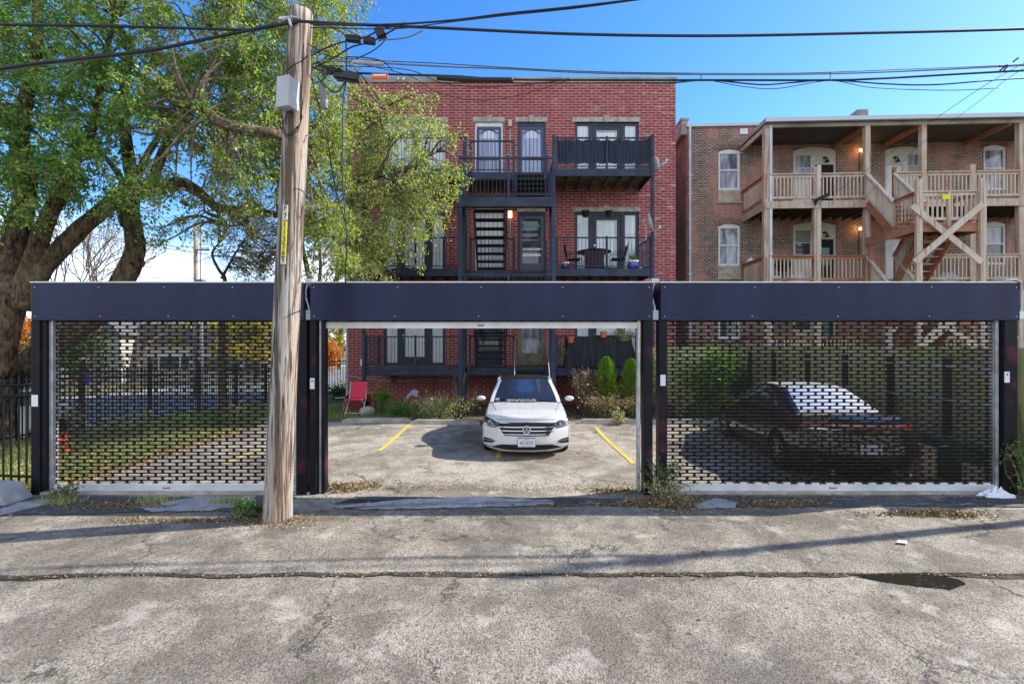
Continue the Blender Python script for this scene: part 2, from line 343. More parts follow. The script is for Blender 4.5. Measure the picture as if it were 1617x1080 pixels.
M['lot'] = asphalt_mat('lot_pavement', (0.21, 0.188, 0.15), (0.43, 0.395, 0.33), (0.10, 0.078, 0.05), cracks=0.9, stain=0.8, seed=31.0)
M['apron'] = asphalt_mat('dark_apron_asphalt', (0.085, 0.085, 0.09), (0.14, 0.14, 0.14), (0.045, 0.045, 0.045), stain=0.3, seed=51.0)
M['street'] = asphalt_mat('street_asphalt', (0.14, 0.14, 0.145), (0.20, 0.20, 0.20), (0.08, 0.08, 0.08), chips=False, cracks=0.2, stain=.1)
M['grass_ground'] = mat('lawn', (0.08, 0.12, 0.035), 0.95, c2=(0.20, 0.17, 0.09), vscale=3, bump=.5, bscale=40)
M['gutter_dirt'] = mat('gutter_dirt', (0.022, 0.018, 0.015), 0.95, c2=(0.07, 0.055, 0.04), vscale=14)
M['soil'] = mat('soil', (0.055, 0.042, 0.03), 0.95, c2=(0.12, 0.09, 0.06), vscale=6, bump=.5)
M['water'] = mat('puddle_water', (0.022, 0.020, 0.016), 0.03, ior=1.33)
M['moss'] = mat('moss', (0.05, 0.10, 0.03), 0.95, c2=(.1, .13, .06), vscale=12, bump=.5)
# ------------------------------------------------------------------ mesh helpers
def tag(o, label=None, cat=None, group=None, kind=None):
    if label: o['label'] = label
    if cat: o['category'] = cat
    if group: o['group'] = group
    if kind: o['kind'] = kind
    return o
ORG = {}
def thing(name, label, cat, loc=(0, 0, 0), group=None, rot=None):
    o = bpy.data.objects.new(name, None); COL.objects.link(o); o.location = loc
    o.empty_display_size = 0.3
    if rot: o.rotation_euler = rot
    ORG[o.name] = Vector(loc) if not rot else None      # rotated things take local coordinates
    return tag(o, label, cat, group)
class MB:
    def __init__(s): s.v = []; s.f = []; s.m = []
    def quad(s, a, b, c, d, mi=0):
        n = len(s.v); s.v += [tuple(a), tuple(b), tuple(c), tuple(d)]; s.f.append((n, n + 1, n + 2, n + 3)); s.m.append(mi)
    def tri(s, a, b, c, mi=0):
        n = len(s.v); s.v += [tuple(a), tuple(b), tuple(c)]; s.f.append((n, n + 1, n + 2)); s.m.append(mi)
    def box(s, x0, x1, y0, y1, z0, z1, mi=0, mtx=None):
        n = len(s.v)
        c = [Vector((x, y, z)) for z in (z0, z1) for y in (y0, y1) for x in (x0, x1)]
        if mtx: c = [mtx @ q for q in c]
        s.v += [tuple(q) for q in c]
        for f in ((0, 2, 3, 1), (4, 5, 7, 6), (0, 1, 5, 4), (2, 6, 7, 3), (0, 4, 6, 2), (1, 3, 7, 5)):
            s.f.append(tuple(n + i for i in f)); s.m.append(mi)
        return s
    def beam(s, a, b, wd, ht, mi=0, up=(0, 0, 1)):
        """box-section bar from a to b; wd across, ht along up"""
        a = Vector(a); b = Vector(b); d = (b - a); ln = d.length; d.normalize()
        up = Vector(up)
        if abs(d.dot(up)) > 0.98: up = Vector((0, 1, 0))
        sd_ = d.cross(up).normalized(); u2 = sd_.cross(d).normalized()
        m = Matrix(((sd_.x, d.x, u2.x, a.x), (sd_.y, d.y, u2.y, a.y), (sd_.z, d.z, u2.z, a.z), (0, 0, 0, 1)))
        return s.box(-wd / 2, wd / 2, 0, ln, -ht / 2, ht / 2, mi, m)
    def tube(s, pts, r, n=6, mi=0, cap=True):
        pts = [Vector(p) for p in pts]
        rs = r if isinstance(r, (list, tuple)) else [r] * len(pts)
        base = len(s.v); prev = None
        for i, p in enumerate(pts):
            d = (pts[min(i + 1, len(pts) - 1)] - pts[max(i - 1, 0)])
            if d.length < 1e-9: d = Vector((0, 0, 1))
            d.normalize()
            if prev is None:
                a = Vector((0, 0, 1)) if abs(d.z) < 0.9 else Vector((1, 0, 0))
                u = d.cross(a).normalized()
            else:
                u = (prev - d * prev.dot(d)).normalized()
            prev = u; w_ = d.cross(u)
            for j in range(n):
                an = 2 * math.pi * j / n
                s.v.append(tuple(p + (u * math.cos(an) + w_ * math.sin(an)) * rs[i]))
        for i in range(len(pts) - 1):
            for j in range(n):
                a = base + i * n + j; b = base + i * n + (j + 1) % n
                s.f.append((a, b, b + n, a + n)); s.m.append(mi)
        if cap:
            s.f.append(tuple(base + j for j in range(n))[::-1]); s.m.append(mi)
            e = base + (len(pts) - 1) * n
            s.f.append(tuple(e + j for j in range(n))); s.m.append(mi)
        return s
    def prism(s, poly, y0, y1, mi=0, mp=None):
        """polygon of (a,b) pairs extruded between y0 and y1; mp maps (a,y,b)->point"""
        mp = mp or (lambda a, y, b: (a, y, b)); n = len(s.v); k_ = len(poly)
        s.v += [tuple(mp(a, y0, b)) for a, b in poly] + [tuple(mp(a, y1, b)) for a, b in poly]
        s.f.append(tuple(range(n, n + k_))); s.m.append(mi)
        s.f.append(tuple(range(n + k_, n + 2 * k_))[::-1]); s.m.append(mi)
        for i in range(k_):
            j = (i + 1) % k_
            s.f.append((n + i, n + k_ + i, n + k_ + j, n + j)); s.m.append(mi)
        return s
    def lathe(s, prof, c, n=16, mi=0, axis=None):
        """prof = [(r,z)], c centre"""
        c = Vector(c); base = len(s.v)
        q = axis.to_track_quat('Z', 'Y') if axis else None
        for r, z in prof:
            for j in range(n):
                a = 2 * math.pi * j / n; p = Vector((r * math.cos(a), r * math.sin(a), z))
                if q: p = q @ p
                s.v.append(tuple(c + p))
        for i in range(len(prof) - 1):
            for j in range(n):
                a = base + i * n + j; b = base + i * n + (j + 1) % n
                s.f.append((a, b, b + n, a + n)); s.m.append(mi)
        s.f.append(tuple(base + j for j in range(n))[::-1]); s.m.append(mi)
        e = base + (len(prof) - 1) * n; s.f.append(tuple(e + j for j in range(n))); s.m.append(mi)
        return s
    def build(s, name, mats, parent=None, smooth=False, label=None, fix=True, autosmooth=None):
        me = bpy.data.meshes.new(name)
        off = Vector((0, 0, 0))
        if parent is not None and ORG.get(parent.name) is not None: off = ORG[parent.name]
        me.from_pydata([(x - off.x, y - off.y, z - off.z) for x, y, z in s.v], [], s.f)
        if not isinstance(mats, (list, tuple)): mats = [mats]
        for m in mats: me.materials.append(M[m] if isinstance(m, str) else m)
        if len(mats) > 1: me.polygons.foreach_set('material_index', s.m)
        if fix and len(s.f) < 60000:
            bm = bmesh.new(); bm.from_mesh(me); bmesh.ops.recalc_face_normals(bm, faces=bm.faces); bm.to_mesh(me); bm.free()
        if smooth or autosmooth:
            me.polygons.foreach_set('use_smooth', [True] * len(me.polygons))
            if autosmooth: me.set_sharp_from_angle(angle=R(autosmooth))
        me.update()
        o = bpy.data.objects.new(name, me); COL.objects.link(o)
        if parent is not None:
            o.parent = parent; ORG[o.name] = ORG.get(parent.name)
        if label: o['label'] = label
        return o
def bx(x0, x1, y0, y1, z0, z1): return MB().box(x0, x1, y0, y1, z0, z1)
def copy_tree(o, parent=None):
    c = o.copy(); COL.objects.link(c)
    if parent is not None: c.parent = parent; ORG[c.name] = ORG.get(parent.name)
    for ch in list(o.children): copy_tree(ch, c)
    return c
def text_mesh(txt, size, center, name, m, parent, normal=(0, -1, 0), up=(0, 0, 1), thick=0.002, xs=1.0, mtx=None):
    cu = bpy.data.curves.new('t', 'FONT'); cu.body = txt; cu.size = size; cu.align_x = 'CENTER'; cu.align_y = 'CENTER'; cu.extrude = thick; cu.resolution_u = 2
    o = bpy.data.objects.new('t', cu); COL.objects.link(o)
    bpy.context.view_layer.update()
    me = bpy.data.meshes.new_from_object(o.evaluated_get(bpy.context.evaluated_depsgraph_get()))
    bpy.data.objects.remove(o)
    n_ = Vector(normal).normalized(); u_ = Vector(up); r_ = u_.cross(n_).normalized(); u_ = n_.cross(r_)
    c_ = Vector(center); off = Vector((0, 0, 0))
    if parent is not None and ORG.get(parent.name) is not None: off = ORG[parent.name]
    for v in me.vertices:
        q = c_ + r_ * v.co.x * xs + u_ * v.co.y + n_ * v.co.z
        v.co = q - off
    me.materials.clear(); me.materials.append(M[m])
    ob = bpy.data.objects.new(name, me); COL.objects.link(ob); ob.parent = parent
    return ob

# ------------------------------------------------------------------ ground
def gz(X, Y):
    t = min(1, max(0, (-8.0 - X) / 3.3))
    return -0.05 * min(14, max(0, Y - 12)) * t
def edge_y(x):
    return 4.52 + 0.07 * math.cos((x - 0.5) / 4.2) + 0.035 * noise.noise(Vector((x * 1.6, 3.3, 0))) + 0.02 * noise.noise(Vector((x * 7, 1.3, 0)))
def fill_grid(name, xs, ys, mt, test, lift=0.0, parent=None):
    mb = MB()
    for i in range(len(xs) - 1):
        for j in range(len(ys) - 1):
            cx, cy = (xs[i] + xs[i + 1]) / 2, (ys[j] + ys[j + 1]) / 2
            if not test(cx, cy): continue
            mb.quad(*[(x, y, gz(x, y) + lift) for x, y in ((xs[i], ys[j]), (xs[i + 1], ys[j]), (xs[i + 1], ys[j + 1]), (xs[i], ys[j + 1]))])
    return mb.build(name, mt)
XS = [-900, -300, -120, -60, -44, -32, -26, -23.6, -22, -21.85, -13.2, -13.05, -11.9, -11.4, -10.5, -9.7, -8.9, -8.0, -7.25, 7.95, 9, 13, 20, 40, 120, 300, 900]
YS = [-900, -300, -60, -20, -6, 6.25, 7.0, 12, 13.35, 14, 17, 21, 23.5, 26, 33, 45, 70, 120, 300, 900, 1500]
def is_alley(x, y): return -6 < y < 6.25 and -60 < x < 40
def is_lot(x, y): return -7.25 < x < 7.95 and 6.25 < y < 13.35
def is_street(x, y): return (-21.85 < x < -13.2 and 6.25 < y) or (23.5 < y < 33 and -13.2 < x < -7.25)
def is_walk(x, y): return (-13.05 < x < -11.9 and 6.25 < y < 23.5) or (-23.6 < x < -22 and y > 6.25) or (-13.05 < x < -7.25 and 33 < y < 33.5)
def is_kerb(x, y): return (-13.2 < x < -13.05 and 6.25 < y < 23.5) or (-22 < x < -21.85 and y > 6.25)
def is_soil(x, y): return -7.25 < x < 40 and 13.35 < y < 21
tag(fill_grid('lawn', XS, YS, 'grass_ground', lambda x, y: not (is_alley(x, y) or is_lot(x, y) or is_street(x, y) or is_walk(x, y) or is_kerb(x, y) or is_soil(x, y))), kind='structure')
tag(fill_grid('street', XS, YS, 'street', is_street), kind='structure')
tag(fill_grid('sidewalk', XS, YS, 'concrete_lt', lambda x, y: is_walk(x, y) or is_kerb(x, y)), kind='structure')
tag(fill_grid('parking_lot_pavement', XS, YS, 'lot', is_lot), kind='structure')
tag(fill_grid('planting_soil', XS, YS, 'soil', is_soil), kind='structure')
# the alley: two slabs, the far one standing about 4 cm proud along the gutter crack
mb = MB(); n_ = 520; x0_, x1_ = -14.0, 14.0
ex = [x0_ + (x1_ - x0_) * i / n_ for i in range(n_ + 1)]
def far_z(x, y, e):   # worn rounded lip
    d = y - e
    return -0.022 * math.exp(-d / 0.05) + 0.012 * noise.noise(Vector((x * 0.6, y * 0.9, 0))) * min(1, d / 0.4) * (1 if y < 6.1 else 0)
rows = [0.0, 0.015, 0.05, 0.12, 0.3, 0.6, 1.0, 1.4]
grid = []
for x in ex:
    e = edge_y(x); grid.append([(x, e, -0.05)] + [(x, e + r, far_z(x, e + r, e)) for r in rows] + [(x, 6.25, 0)])
for i in range(n_):
    for j in range(len(grid[0]) - 1):
        mb.quad(grid[i][j], grid[i + 1][j], grid[i + 1][j + 1], grid[i][j + 1])
for a, b in ((-60, -14), (14, 40)):
    mb.quad((a, 4.5, 0), (b, 4.5, 0), (b, 6.25, 0), (a, 6.25, 0)); mb.quad((a, 4.5, -.05), (b, 4.5, -.05), (b, 4.5, 0), (a, 4.5, 0))
tag(mb.build('alley_far_pavement', 'alley_edge', smooth=False), kind='structure')
mb = MB()
for i in range(n_):
    xa, xb = ex[i], ex[i + 1]; ea, eb = edge_y(xa) + .01, edge_y(xb) + .01
    ys_ = [-6, 0.5, 2.0, 3.0, 3.8]
    ca = [(xa, y, -0.03) for y in ys_] + [(xa, ea - .15, -0.032), (xa, ea - .05, -0.045), (xa, ea, -0.052)]
    cb = [(xb, y, -0.03) for y in ys_] + [(xb, eb - .15, -0.032), (xb, eb - .05, -0.045), (xb, eb, -0.052)]
    for j in range(len(ca) - 1): mb.quad(ca[j], cb[j], cb[j + 1], ca[j + 1])
for a, b in ((-60, -14), (14, 40)): mb.quad((a, -6, -.03), (b, -6, -.03), (b, 4.5, -.03), (a, 4.5, -.03))
tag(mb.build('alley_near_pavement', 'alley'), kind='structure')

def blob(name, mt, pts, z, n=8, jit=0.03, seed=1, th=0.0):
    """irregular flat patch from a rough outline (list of x,y), edges roughened"""
    r_ = random.Random(seed); out = []
    k_ = len(pts)
    for i in range(k_):
        a = Vector(pts[i] + (0,)); b = Vector(pts[(i + 1) % k_] + (0,))
        for j in range(n):
            p = a.lerp(b, j / n)
            out.append((p.x + r_.uniform(-jit, jit), p.y + r_.uniform(-jit, jit)))
    cx = sum(p[0] for p in out) / len(out); cy = sum(p[1] for p in out) / len(out)
    m_ = MB(); nn = len(out)
    for i in range(nn):
        a, b = out[i], out[(i + 1) % nn]
        m_.tri((cx, cy, z), (a[0], a[1], z), (b[0], b[1], z))
        if th: m_.quad((a[0], a[1], z - th), (b[0], b[1], z - th), (b[0], b[1], z), (a[0], a[1], z))
    return tag(m_.build(name, mt, fix=False), kind='structure')
def G(px, py): Y = CH * FPX / (py - CY); return ((px - CX) / FPX * Y, Y)
def Gz(px, py, z=0.0): Y = (CH - z) * FPX / (py - CY); return ((px - CX) / FPX * Y, Y)
# darker asphalt apron strips under the gates, pale concrete remnants, stains
blob('asphalt_apron', 'apron', [(1.7, 6.32), (7.9, 6.35), (7.9, 6.72), (2.3, 6.80)], 0.014, 14, 0.03, 3)
blob('asphalt_apron', 'apron', [(-7.2, 6.0), (-3.2, 6.2), (-3.2, 6.75), (-7.2, 6.72)], 0.014, 14, 0.04, 4)
blob('asphalt_apron', 'apron', [(-2.5, 6.42), (1.6, 6.38), (1.6, 6.68), (-2.3, 6.72)], 0.014, 14, 0.04, 5)
blob('concrete_patch', 'concrete_lt', [G(512, 803), G(640, 790), G(760, 786), G(876, 792), G(875, 799), G(700, 804), G(600, 806)], 0.020, 10, 0.025, 6)
blob('concrete_patch', 'concrete_lt', [G(215, 803), G(300, 788), G(404, 784), G(400, 797), G(330, 808), G(240, 809)], 0.020, 10, 0.025, 8)
blob('concrete_patch', 'concrete_lt', [G(0, 806), G(30, 795), G(110, 788), G(60, 802), G(0, 815)], 0.020, 8, 0.02, 9)
blob('concrete_patch', 'concrete_lt', [G(1085, 797), G(1130, 788), G(1165, 795), G(1160, 803), G(1105, 805)], 0.020, 8, 0.02, 10)
mb = bx(-7.2, -3.05, 6.86, 7.02, -.02, 0.035); tag(mb.build('gate_sill', 'concrete'), kind='structure')
mb = bx(2.3, 7.5, 6.86, 7.02, -.02, 0.035); tag(mb.build('gate_sill', 'concrete'), kind='structure')
mb = MB()
for i in range(n_):
    xa, xb = ex[i], ex[i + 1]; ea, eb = edge_y(xa), edge_y(xb)
    wa, wb = [max(.012, .045 + .07 * noise.noise(Vector((x * .9, 8, 0))) + .03 * noise.noise(Vector((x * 6, 8, 0)))) for x in (xa, xb)]
    mb.quad((xa, ea - wa, -.034), (xb, eb - wb, -.034), (xb, eb + .012, -.042), (xa, ea + .012, -.042))
tag(mb.build('gutter_dirt', 'gutter_dirt', fix=False), kind='structure')
# puddle lying in the gutter
pts = [Gz(1352, 908, -.03), Gz(1400, 906, -.03), Gz(1470, 907, -.03), Gz(1512, 914, -.03), Gz(1526, 922, -.03), Gz(1500, 931, -.03), Gz(1450, 926, -.03), Gz(1390, 918, -.03)]
blob('puddle', 'water', pts, -0.0255, 6, 0.008, 21)
# yellow bay lines
for i, (x, ya, yb) in enumerate(((-5.4, 8.6, 12.9), (-2.83, 9.6, 12.9), (-0.30, 9.0, 12.6), (2.27, 8.6, 12.4), (4.95, 8.7, 12.2))):
    mb = MB(); r_ = random.Random(i); n = 30
    for j in range(n):
        a = ya + (yb - ya) * j / n; b = ya + (yb - ya) * (j + 1) / n
        off = lambda y: 0.03 * math.sin(y * 1.3 + i)
        mb.quad((x - .05 + off(a), a, .009), (x + .05 + off(a), a, .009), (x + .05 + off(b), b, .009), (x - .05 + off(b), b, .009))
    tag(mb.build('bay_line', 'yellow', fix=False), kind='structure')
# ------------------------------------------------------------------ roll-up gates
GY = 6.90
def gx(px): return PX(px, GY - .05)
ZP0, ZP1 = PZ(506, GY - .06), PZ(446.5, GY - .06)
def grille(x0, x1, z0, z1, y, th=0.006):
    """brick-bond rolling grille: every cell is a frame round a rounded slot"""
    cw, chh = 0.2183, 0.0538
    mb = MB(); rows_ = int((z1 - z0) / chh) + 1
    ow, oh, rr = 0.092, 0.0178, 0.015
    slot = []
    for sx, sz, a0 in ((1, 1, 0), (-1, 1, 90), (-1, -1, 180), (1, -1, 270)):
        for a in (0, 45, 90):
            an = R(a0 + a); slot.append((sx * (ow - rr) + rr * math.cos(an), sz * (oh - rr) + rr * math.sin(an)))
    for r_ in range(rows_):
        zc = z0 + (r_ + .5) * chh
        if zc + chh / 2 > z1 + .03: break
        xo = x0 - (cw / 2 if r_ % 2 else 0)
        for c_ in range(int((x1 - x0) / cw) + 2):
            xc = xo + (c_ + .5) * cw
            l_, r2 = xc - cw / 2, xc + cw / 2
            if r2 <= x0 + .01 or l_ >= x1 - .01: continue
            cl = lambda q: min(max(q, x0), x1)
            outer = []
            for (sx, sz) in slot:
                # outer ring: project slot vertex to the cell border
                fx, fz = sx / (cw / 2), sz / (chh / 2); m_ = max(abs(fx), abs(fz)); outer.append((sx / m_, sz / m_))
            cor = {2: (cw / 2, chh / 2)}
            n = len(mb.v); k_ = len(slot)
            for yy in (y - th / 2, y + th / 2):
                mb.v += [(cl(xc + a), yy, zc + b) for a, b in slot]
            corners = [(cw / 2, chh / 2), (-cw / 2, chh / 2), (-cw / 2, -chh / 2), (cw / 2, -chh / 2)]
            for yy, s_ in ((y - th / 2, 0), (y + th / 2, k_)):
                nc = len(mb.v); mb.v += [(cl(xc + a), yy, zc + b) for a, b in corners]
                for q in range(4):
                    a, b, c2 = n + s_ + 3 * q, n + s_ + 3 * q + 1, n + s_ + 3 * q + 2
                    mb.f += [(a, b, nc + q), (b, c2, nc + q), (c2, n + s_ + (3 * q + 3) % k_, nc + (q + 1) % 4, nc + q)]; mb.m += [0, 0, 0]
            for q in range(k_):
                mb.f.append((n + q, n + (q + 1) % k_, n + k_ + (q + 1) % k_, n + k_ + q)); mb.m.append(0)
    mb.v = [(x, y + .006 * noise.noise(Vector((x * 1.5, 1, z * 2.5))), z + .006 * noise.noise(Vector((x * .9, 5, z * 1.5)))) for x, y, z in mb.v]
    return mb
def rods(x0, x1, z0, z1, y):
    mb = MB(); chh = 0.0538; i = 0
    while z0 + i * chh < z1:
        z = z0 + i * chh; mb.beam((x0, y, z), (x1, y, z), 0.008, 0.004); i += 1
    return mb
def gate(label, xl, xr, posts, closed, guide):
    t = thing('rolling_gate', label, 'security gate', ((xl + xr) / 2, GY, 0), 'rolling gates of the parking lot')
    hd = MB(); hd.box(xl, xr, GY - .06, GY + .50, ZP0, ZP1); hb = hd.build('header_box', 'navy', t)
    b_ = hb.modifiers.new('b', 'BEVEL'); b_.width = .008; b_.segments = 2
    bx(xl - .01, xr + .01, GY - .07, GY + .52, ZP1 - .001, ZP1 + .018).build('top_flashing', 'white_bar', hb)
    sc_ = MB(); n = 4
    for i in range(n + 1):
        for z in (ZP0 + .06, ZP1 - .07):
            x = xl + .06 + (xr - xl - .12) * i / n + (0.0 if i in (0, n) else rnd.uniform(-.05, .05))
            sc_.lathe([(.008, 0), (.008, .005), (.004, .008)], (x, GY - .061, z), 8, 0, Vector((0, -1, 0)))
    sc_.build('rivets', 'white_bar', hb)
    for a, b in posts:
        p_ = bx(a, b, GY - .045, GY + .12, -.02, ZP0).build('post', 'post', t)
        q_ = p_.modifiers.new('b', 'BEVEL'); q_.width = .008; q_.segments = 2
    for a, b in guide:
        g_ = MB(); g_.box(a, b, GY + .02, GY + .11, .01, ZP0); g_.build('guide_rail', 'galv', t)
    cy = GY + .07
    x0, x1 = guide[0][1] - .005, guide[-1][0] + .005
    if closed:
        zb = 0.035
        bar = MB(); bar.box(x0 - .02, x1 + .02, cy - .03, cy + .03, zb, zb + .092); 
        x = x0 + .05
        while x < x1: bar.box(x, x + .108, cy - .012, cy + .012, zb + .092, zb + .114); x += .2183
        bo = bar.build('bottom_bar', 'white_bar', t)
        cu = grille(x0, x1, zb + .10, ZP0 + .03, cy); cu.build('grille_curtain', 'grille', t, fix=False)
        rods(x0, x1, zb + .127, ZP0, cy - .010).build('curtain_rods', 'rod', t)
        sx = PX(265, cy) if xl < -5 else PX(1313, cy)
        s_ = bx(sx - .055, sx + .055, cy - .033, cy - .030, zb + .028, zb + .062).build('warning_sticker', 'sticker_red', bo)
        bx(sx - .045, sx + .045, cy - .0345, cy - .033, zb + .047, zb + .056).build('sticker_stripe', 'paper', bo)
    else:
        zb = PZ(518.5, cy)
        bar = MB(); bar.box(x0 - .04, x1, cy - .03, cy + .03, zb, zb + .094)
        x = x0 + .02
        bo = bar.build('bottom_bar', 'white_bar', t)
        grille(x0, x1, zb + .098, zb + .098 + .08, cy).build('grille_curtain', 'grille', t, fix=False)
        sx = PX(759.5, cy)
        bx(sx - .05, sx + .05, cy - .033, cy - .030, zb + .030, zb + .066).build('warning_sticker', 'sticker_red', bo)
        bx(sx - .04, sx + .04, cy - .0345, cy - .033, zb + .05, zb + .060).build('sticker_stripe', 'paper', bo)
        for i in range(2): bx(PX(1004 if i else 503, cy) - .03, PX(1004 if i else 503, cy) + .03, GY + .11, GY + .19, zb + .05, 2.7).build('end_bracket', 'post', t)
    return t
g1 = gate('closed rolling grille gate with navy header left of the utility pole', gx(50), gx(480), [(gx(48), gx(62)), (gx(467), gx(484))], True, [(gx(70), gx(76)), (gx(462), gx(467))])
bx(gx(62), gx(70), GY - .02, GY + .12, -.02, ZP0).build('post', 'post', g1)
g2 = gate('open rolling gate with navy header and raised white bar in front of the white car', gx(490), gx(1031), [(gx(489), gx(499)), (gx(1017), gx(1031))], False, [(gx(501), gx(505)), (gx(1009), gx(1013))])
bx(gx(505), gx(511), GY + .0, GY + .12, -.02, ZP0).build('post', 'post', g2)
g3 = gate('closed rolling grille gate with navy header in front of the black sedan', gx(1043), gx(1610), [(gx(1041), gx(1054)), (gx(1587), gx(1608))], True, [(gx(1054), gx(1056)), (gx(1580), gx(1585))])
# little boxes and decals on the posts
for t_, px, py, wd, ht in ((g1, 54.5, 632, 10, 18), (g2, 493, 605, 7, 17), (g3, 1047, 600, 8, 17), (g3, 1590.5, 595, 8, 17)):
    x, z = gx(px), PZ(py, GY); a = wd / 104 / 2; b = ht / 104 / 2
    q = bx(x - a, x + a, GY - .05, GY - .044, z - b, z + b).build('post_sticker', 'paper', t_)
    if px in (493, 1590.5): MB().lathe([(.013, 0), (.013, .003)], (x, GY - .051, z + .04), 10, 0, Vector((0, -1, 0))).build('sticker_mark', 'ink_blue', t_)
# wall-mounted conduit and junction boxes standing between the gates
for px, lab in ((486, 'grey junction box and conduit between the left and middle gates'), (1036, 'grey junction box and conduit between the middle and right gates')):
    t = thing('conduit_run', lab, 'conduit', (gx(px), GY, 2.6))
    x = gx(px)
    bx(x - .055, x + .055, GY - .02, GY + .12, PZ(447, GY), PZ(440, GY)).build('conduit_body', 'galv', t)
    MB().tube([(x - .02, GY, PZ(447, GY)), (x - .045, GY - .01, PZ(458, GY)), (x - .05, GY, PZ(470, GY)), (x - .01, GY, PZ(484, GY)), (x + .0, GY, PZ(492, GY))], .016, 8).build('flexible_pipe', 'galv', t)
    q = bx(x - .05, x + .05, GY - .01, GY + .08, PZ(505, GY), PZ(490, GY)).build('junction_box', 'meter_grey', t)
    m_ = MB()
    for i in range(4): m_.lathe([(.006, 0), (.006, .006)], (x - .035, GY - .0105, PZ(492 + i * 3.6, GY)), 6, 0, Vector((0, -1, 0)))
    m_.build('bolts', 'white_bar', q)
c_ = [(gx(1585), GY - .08, ZP1 + .03), (gx(1600), GY - .09, ZP1 + .045), (gx(1609), GY - .08, ZP1 + .0), (gx(1612), GY - .06, PZ(470, GY)), (gx(1613), GY - .04, PZ(492, GY))]
t = thing('looped_conduit', 'pale flexible conduit looping over the end of the right gate header', 'conduit', (gx(1612), GY, 2.6))
MB().tube(c_, .011, 6).build('flexible_pipe', 'galv', t); bx(gx(1609), gx(1616), GY - .06, GY, PZ(504, GY), PZ(492, GY)).build('junction_box', 'paper', t)
c_ = [(gx(52), GY - .03, PZ(449, GY)), (gx(58), GY - .02, PZ(445.5, GY)), (gx(75), GY, PZ(445, GY)), (gx(86), GY + .02, PZ(446, GY))]
tag(MB().tube(c_, .007, 6).build('loose_wire', 'cable', None), 'short loose wire lying on the left end of the left gate header', 'wire')
# ------------------------------------------------------------------ utility pole
def pole_center(z):   # leans to the right
    f = z / 6.5
    return Vector((-3.05 + 0.30 * f, 5.92, z))
pt = thing('utility_pole', 'weathered leaning wooden utility pole with vertical number tag beside the left gate', 'utility pole', (-3.005, 5.92, 0))
m_ = MB(); seg, nn = 60, 28
for i in range(seg + 1):
    z = -.05 + 6.62 * i / seg; c_ = pole_center(z); r_ = .168 - .020 * (z / 6.5)
    if z < .25: r_ += .012 * (1 - z / .25)
    for j in range(nn):
        a = 2 * math.pi * j / nn
        q = r_ * (1 + .035 * noise.noise(Vector((math.cos(a) * 5, math.sin(a) * 5, z * .35))) - .05 * max(0, noise.noise(Vector((math.cos(a) * 9 + 5, math.sin(a) * 9, z * .22))) - .1) * 3)
        m_.v.append((c_.x + q * math.cos(a), c_.y + q * math.sin(a), z + (0.03 * noise.noise(Vector((a * 2, 0, 0))) if i == seg else 0)))
for i in range(seg):
    for j in range(nn):
        a = i * nn + j; b = i * nn + (j + 1) % nn; m_.f.append((a, b, b + nn, a + nn)); m_.m.append(0)
m_.f.append(tuple(seg * nn + j for j in range(nn))); m_.m.append(0)
m_.build('pole_shaft', 'pole', pt, smooth=True)
# number tag: eight plates
ty = [(330, 'F'), (342, '7'), (355.5, '1'), (367, '1'), (378.5, '3'), (389.5, '3'), (401, '8'), (411.5, '9')]
for i, (py, ch) in enumerate(ty):
    z = PZ(py, 5.745); x = PX(451.5 - (py - 330) * .047, 5.745); h_ = .047
    q = bx(x - .030, x + .030, 5.730, 5.738, z - h_, z + h_).build('number_plate', 'sign_cream' if i in (0, 1, 7) else 'sign_yellow', pt)
    text_mesh(ch, .098, (x, 5.7285, z), 'number', 'ink', q, xs=.86)
# meter enclosure
bxm = MB(); xa, xb = PX(439, 5.70), PX(468, 5.70)
mm = Matrix.Translation(Vector((PX(453, 5.68), 5.71, PZ(149, 5.70)))) @ Matrix.Rotation(R(-20), 4, 'Z') @ Matrix.Rotation(R(3), 4, 'Y')
bxm.box(-.098, .098, -.07, .08, -.18, .18, 0, mm); eb = bxm.build('enclosure_box', 'meter_grey', pt)
MB().box(-.102, .102, -.085, -.0701, -.185, .19, 0, mm).build('enclosure_lid', 'meter_grey', eb)
m_ = MB(); top = pole_center(6.35)
m_.tube([top + Vector((-.14, -.16, .0)), top + Vector((-.02, -.21, .02)), top + Vector((.10, -.18, .02))], .014, 6)
m_.tube([top + Vector((-.05, -.2, .02)), top + Vector((.0, -.24, -.12))], .018, 6)
m_.box(top.x - .18, top.x - .02, 5.74, 5.78, 6.36, 6.40); m_.build('cable_bracket', 'galv', pt)
def on_pole(px, py, dy=-.20):
    return P(px, py, 5.92 + dy)
m_ = MB()
for pts in ([(462, 172), (452, 190), (444, 205), (452, 216), (470, 208), (477, 185), (474, 165)], [(455, 176), (446, 196), (450, 212), (462, 214), (474, 196), (478, 160)],
            [(446, 118), (462, 104), (478, 96), (486, 88)], [(444, 174), (446, 198), (455, 214), (470, 200)], [(480, 70), (478, 100), (476, 150), (474, 190)]):
    m_.tube([on_pole(*p) for p in pts], .007, 5)
m_.build('pole_wiring', 'cable', pt)
for py, l_ in ((326, 20), (436, 12), (214, 12)):
    a = pole_center(PZ(py, 5.9)); MB().tube([a + Vector((.1, -.02, 0)), a + Vector((.1 + l_ / 121 + .08, -.02, 0)), a + Vector((.12 + l_ / 121 + .08, -.02, .03))], .008, 6).build('climbing_peg', 'galv', pt)
m_ = MB(); a = P(491, 22, 5.9)
m_.box(P(430, 608, 5.74).x - .02, P(430, 608, 5.74).x + .02, 5.70, 5.74, PZ(594, 5.74), PZ(589, 5.74)); 
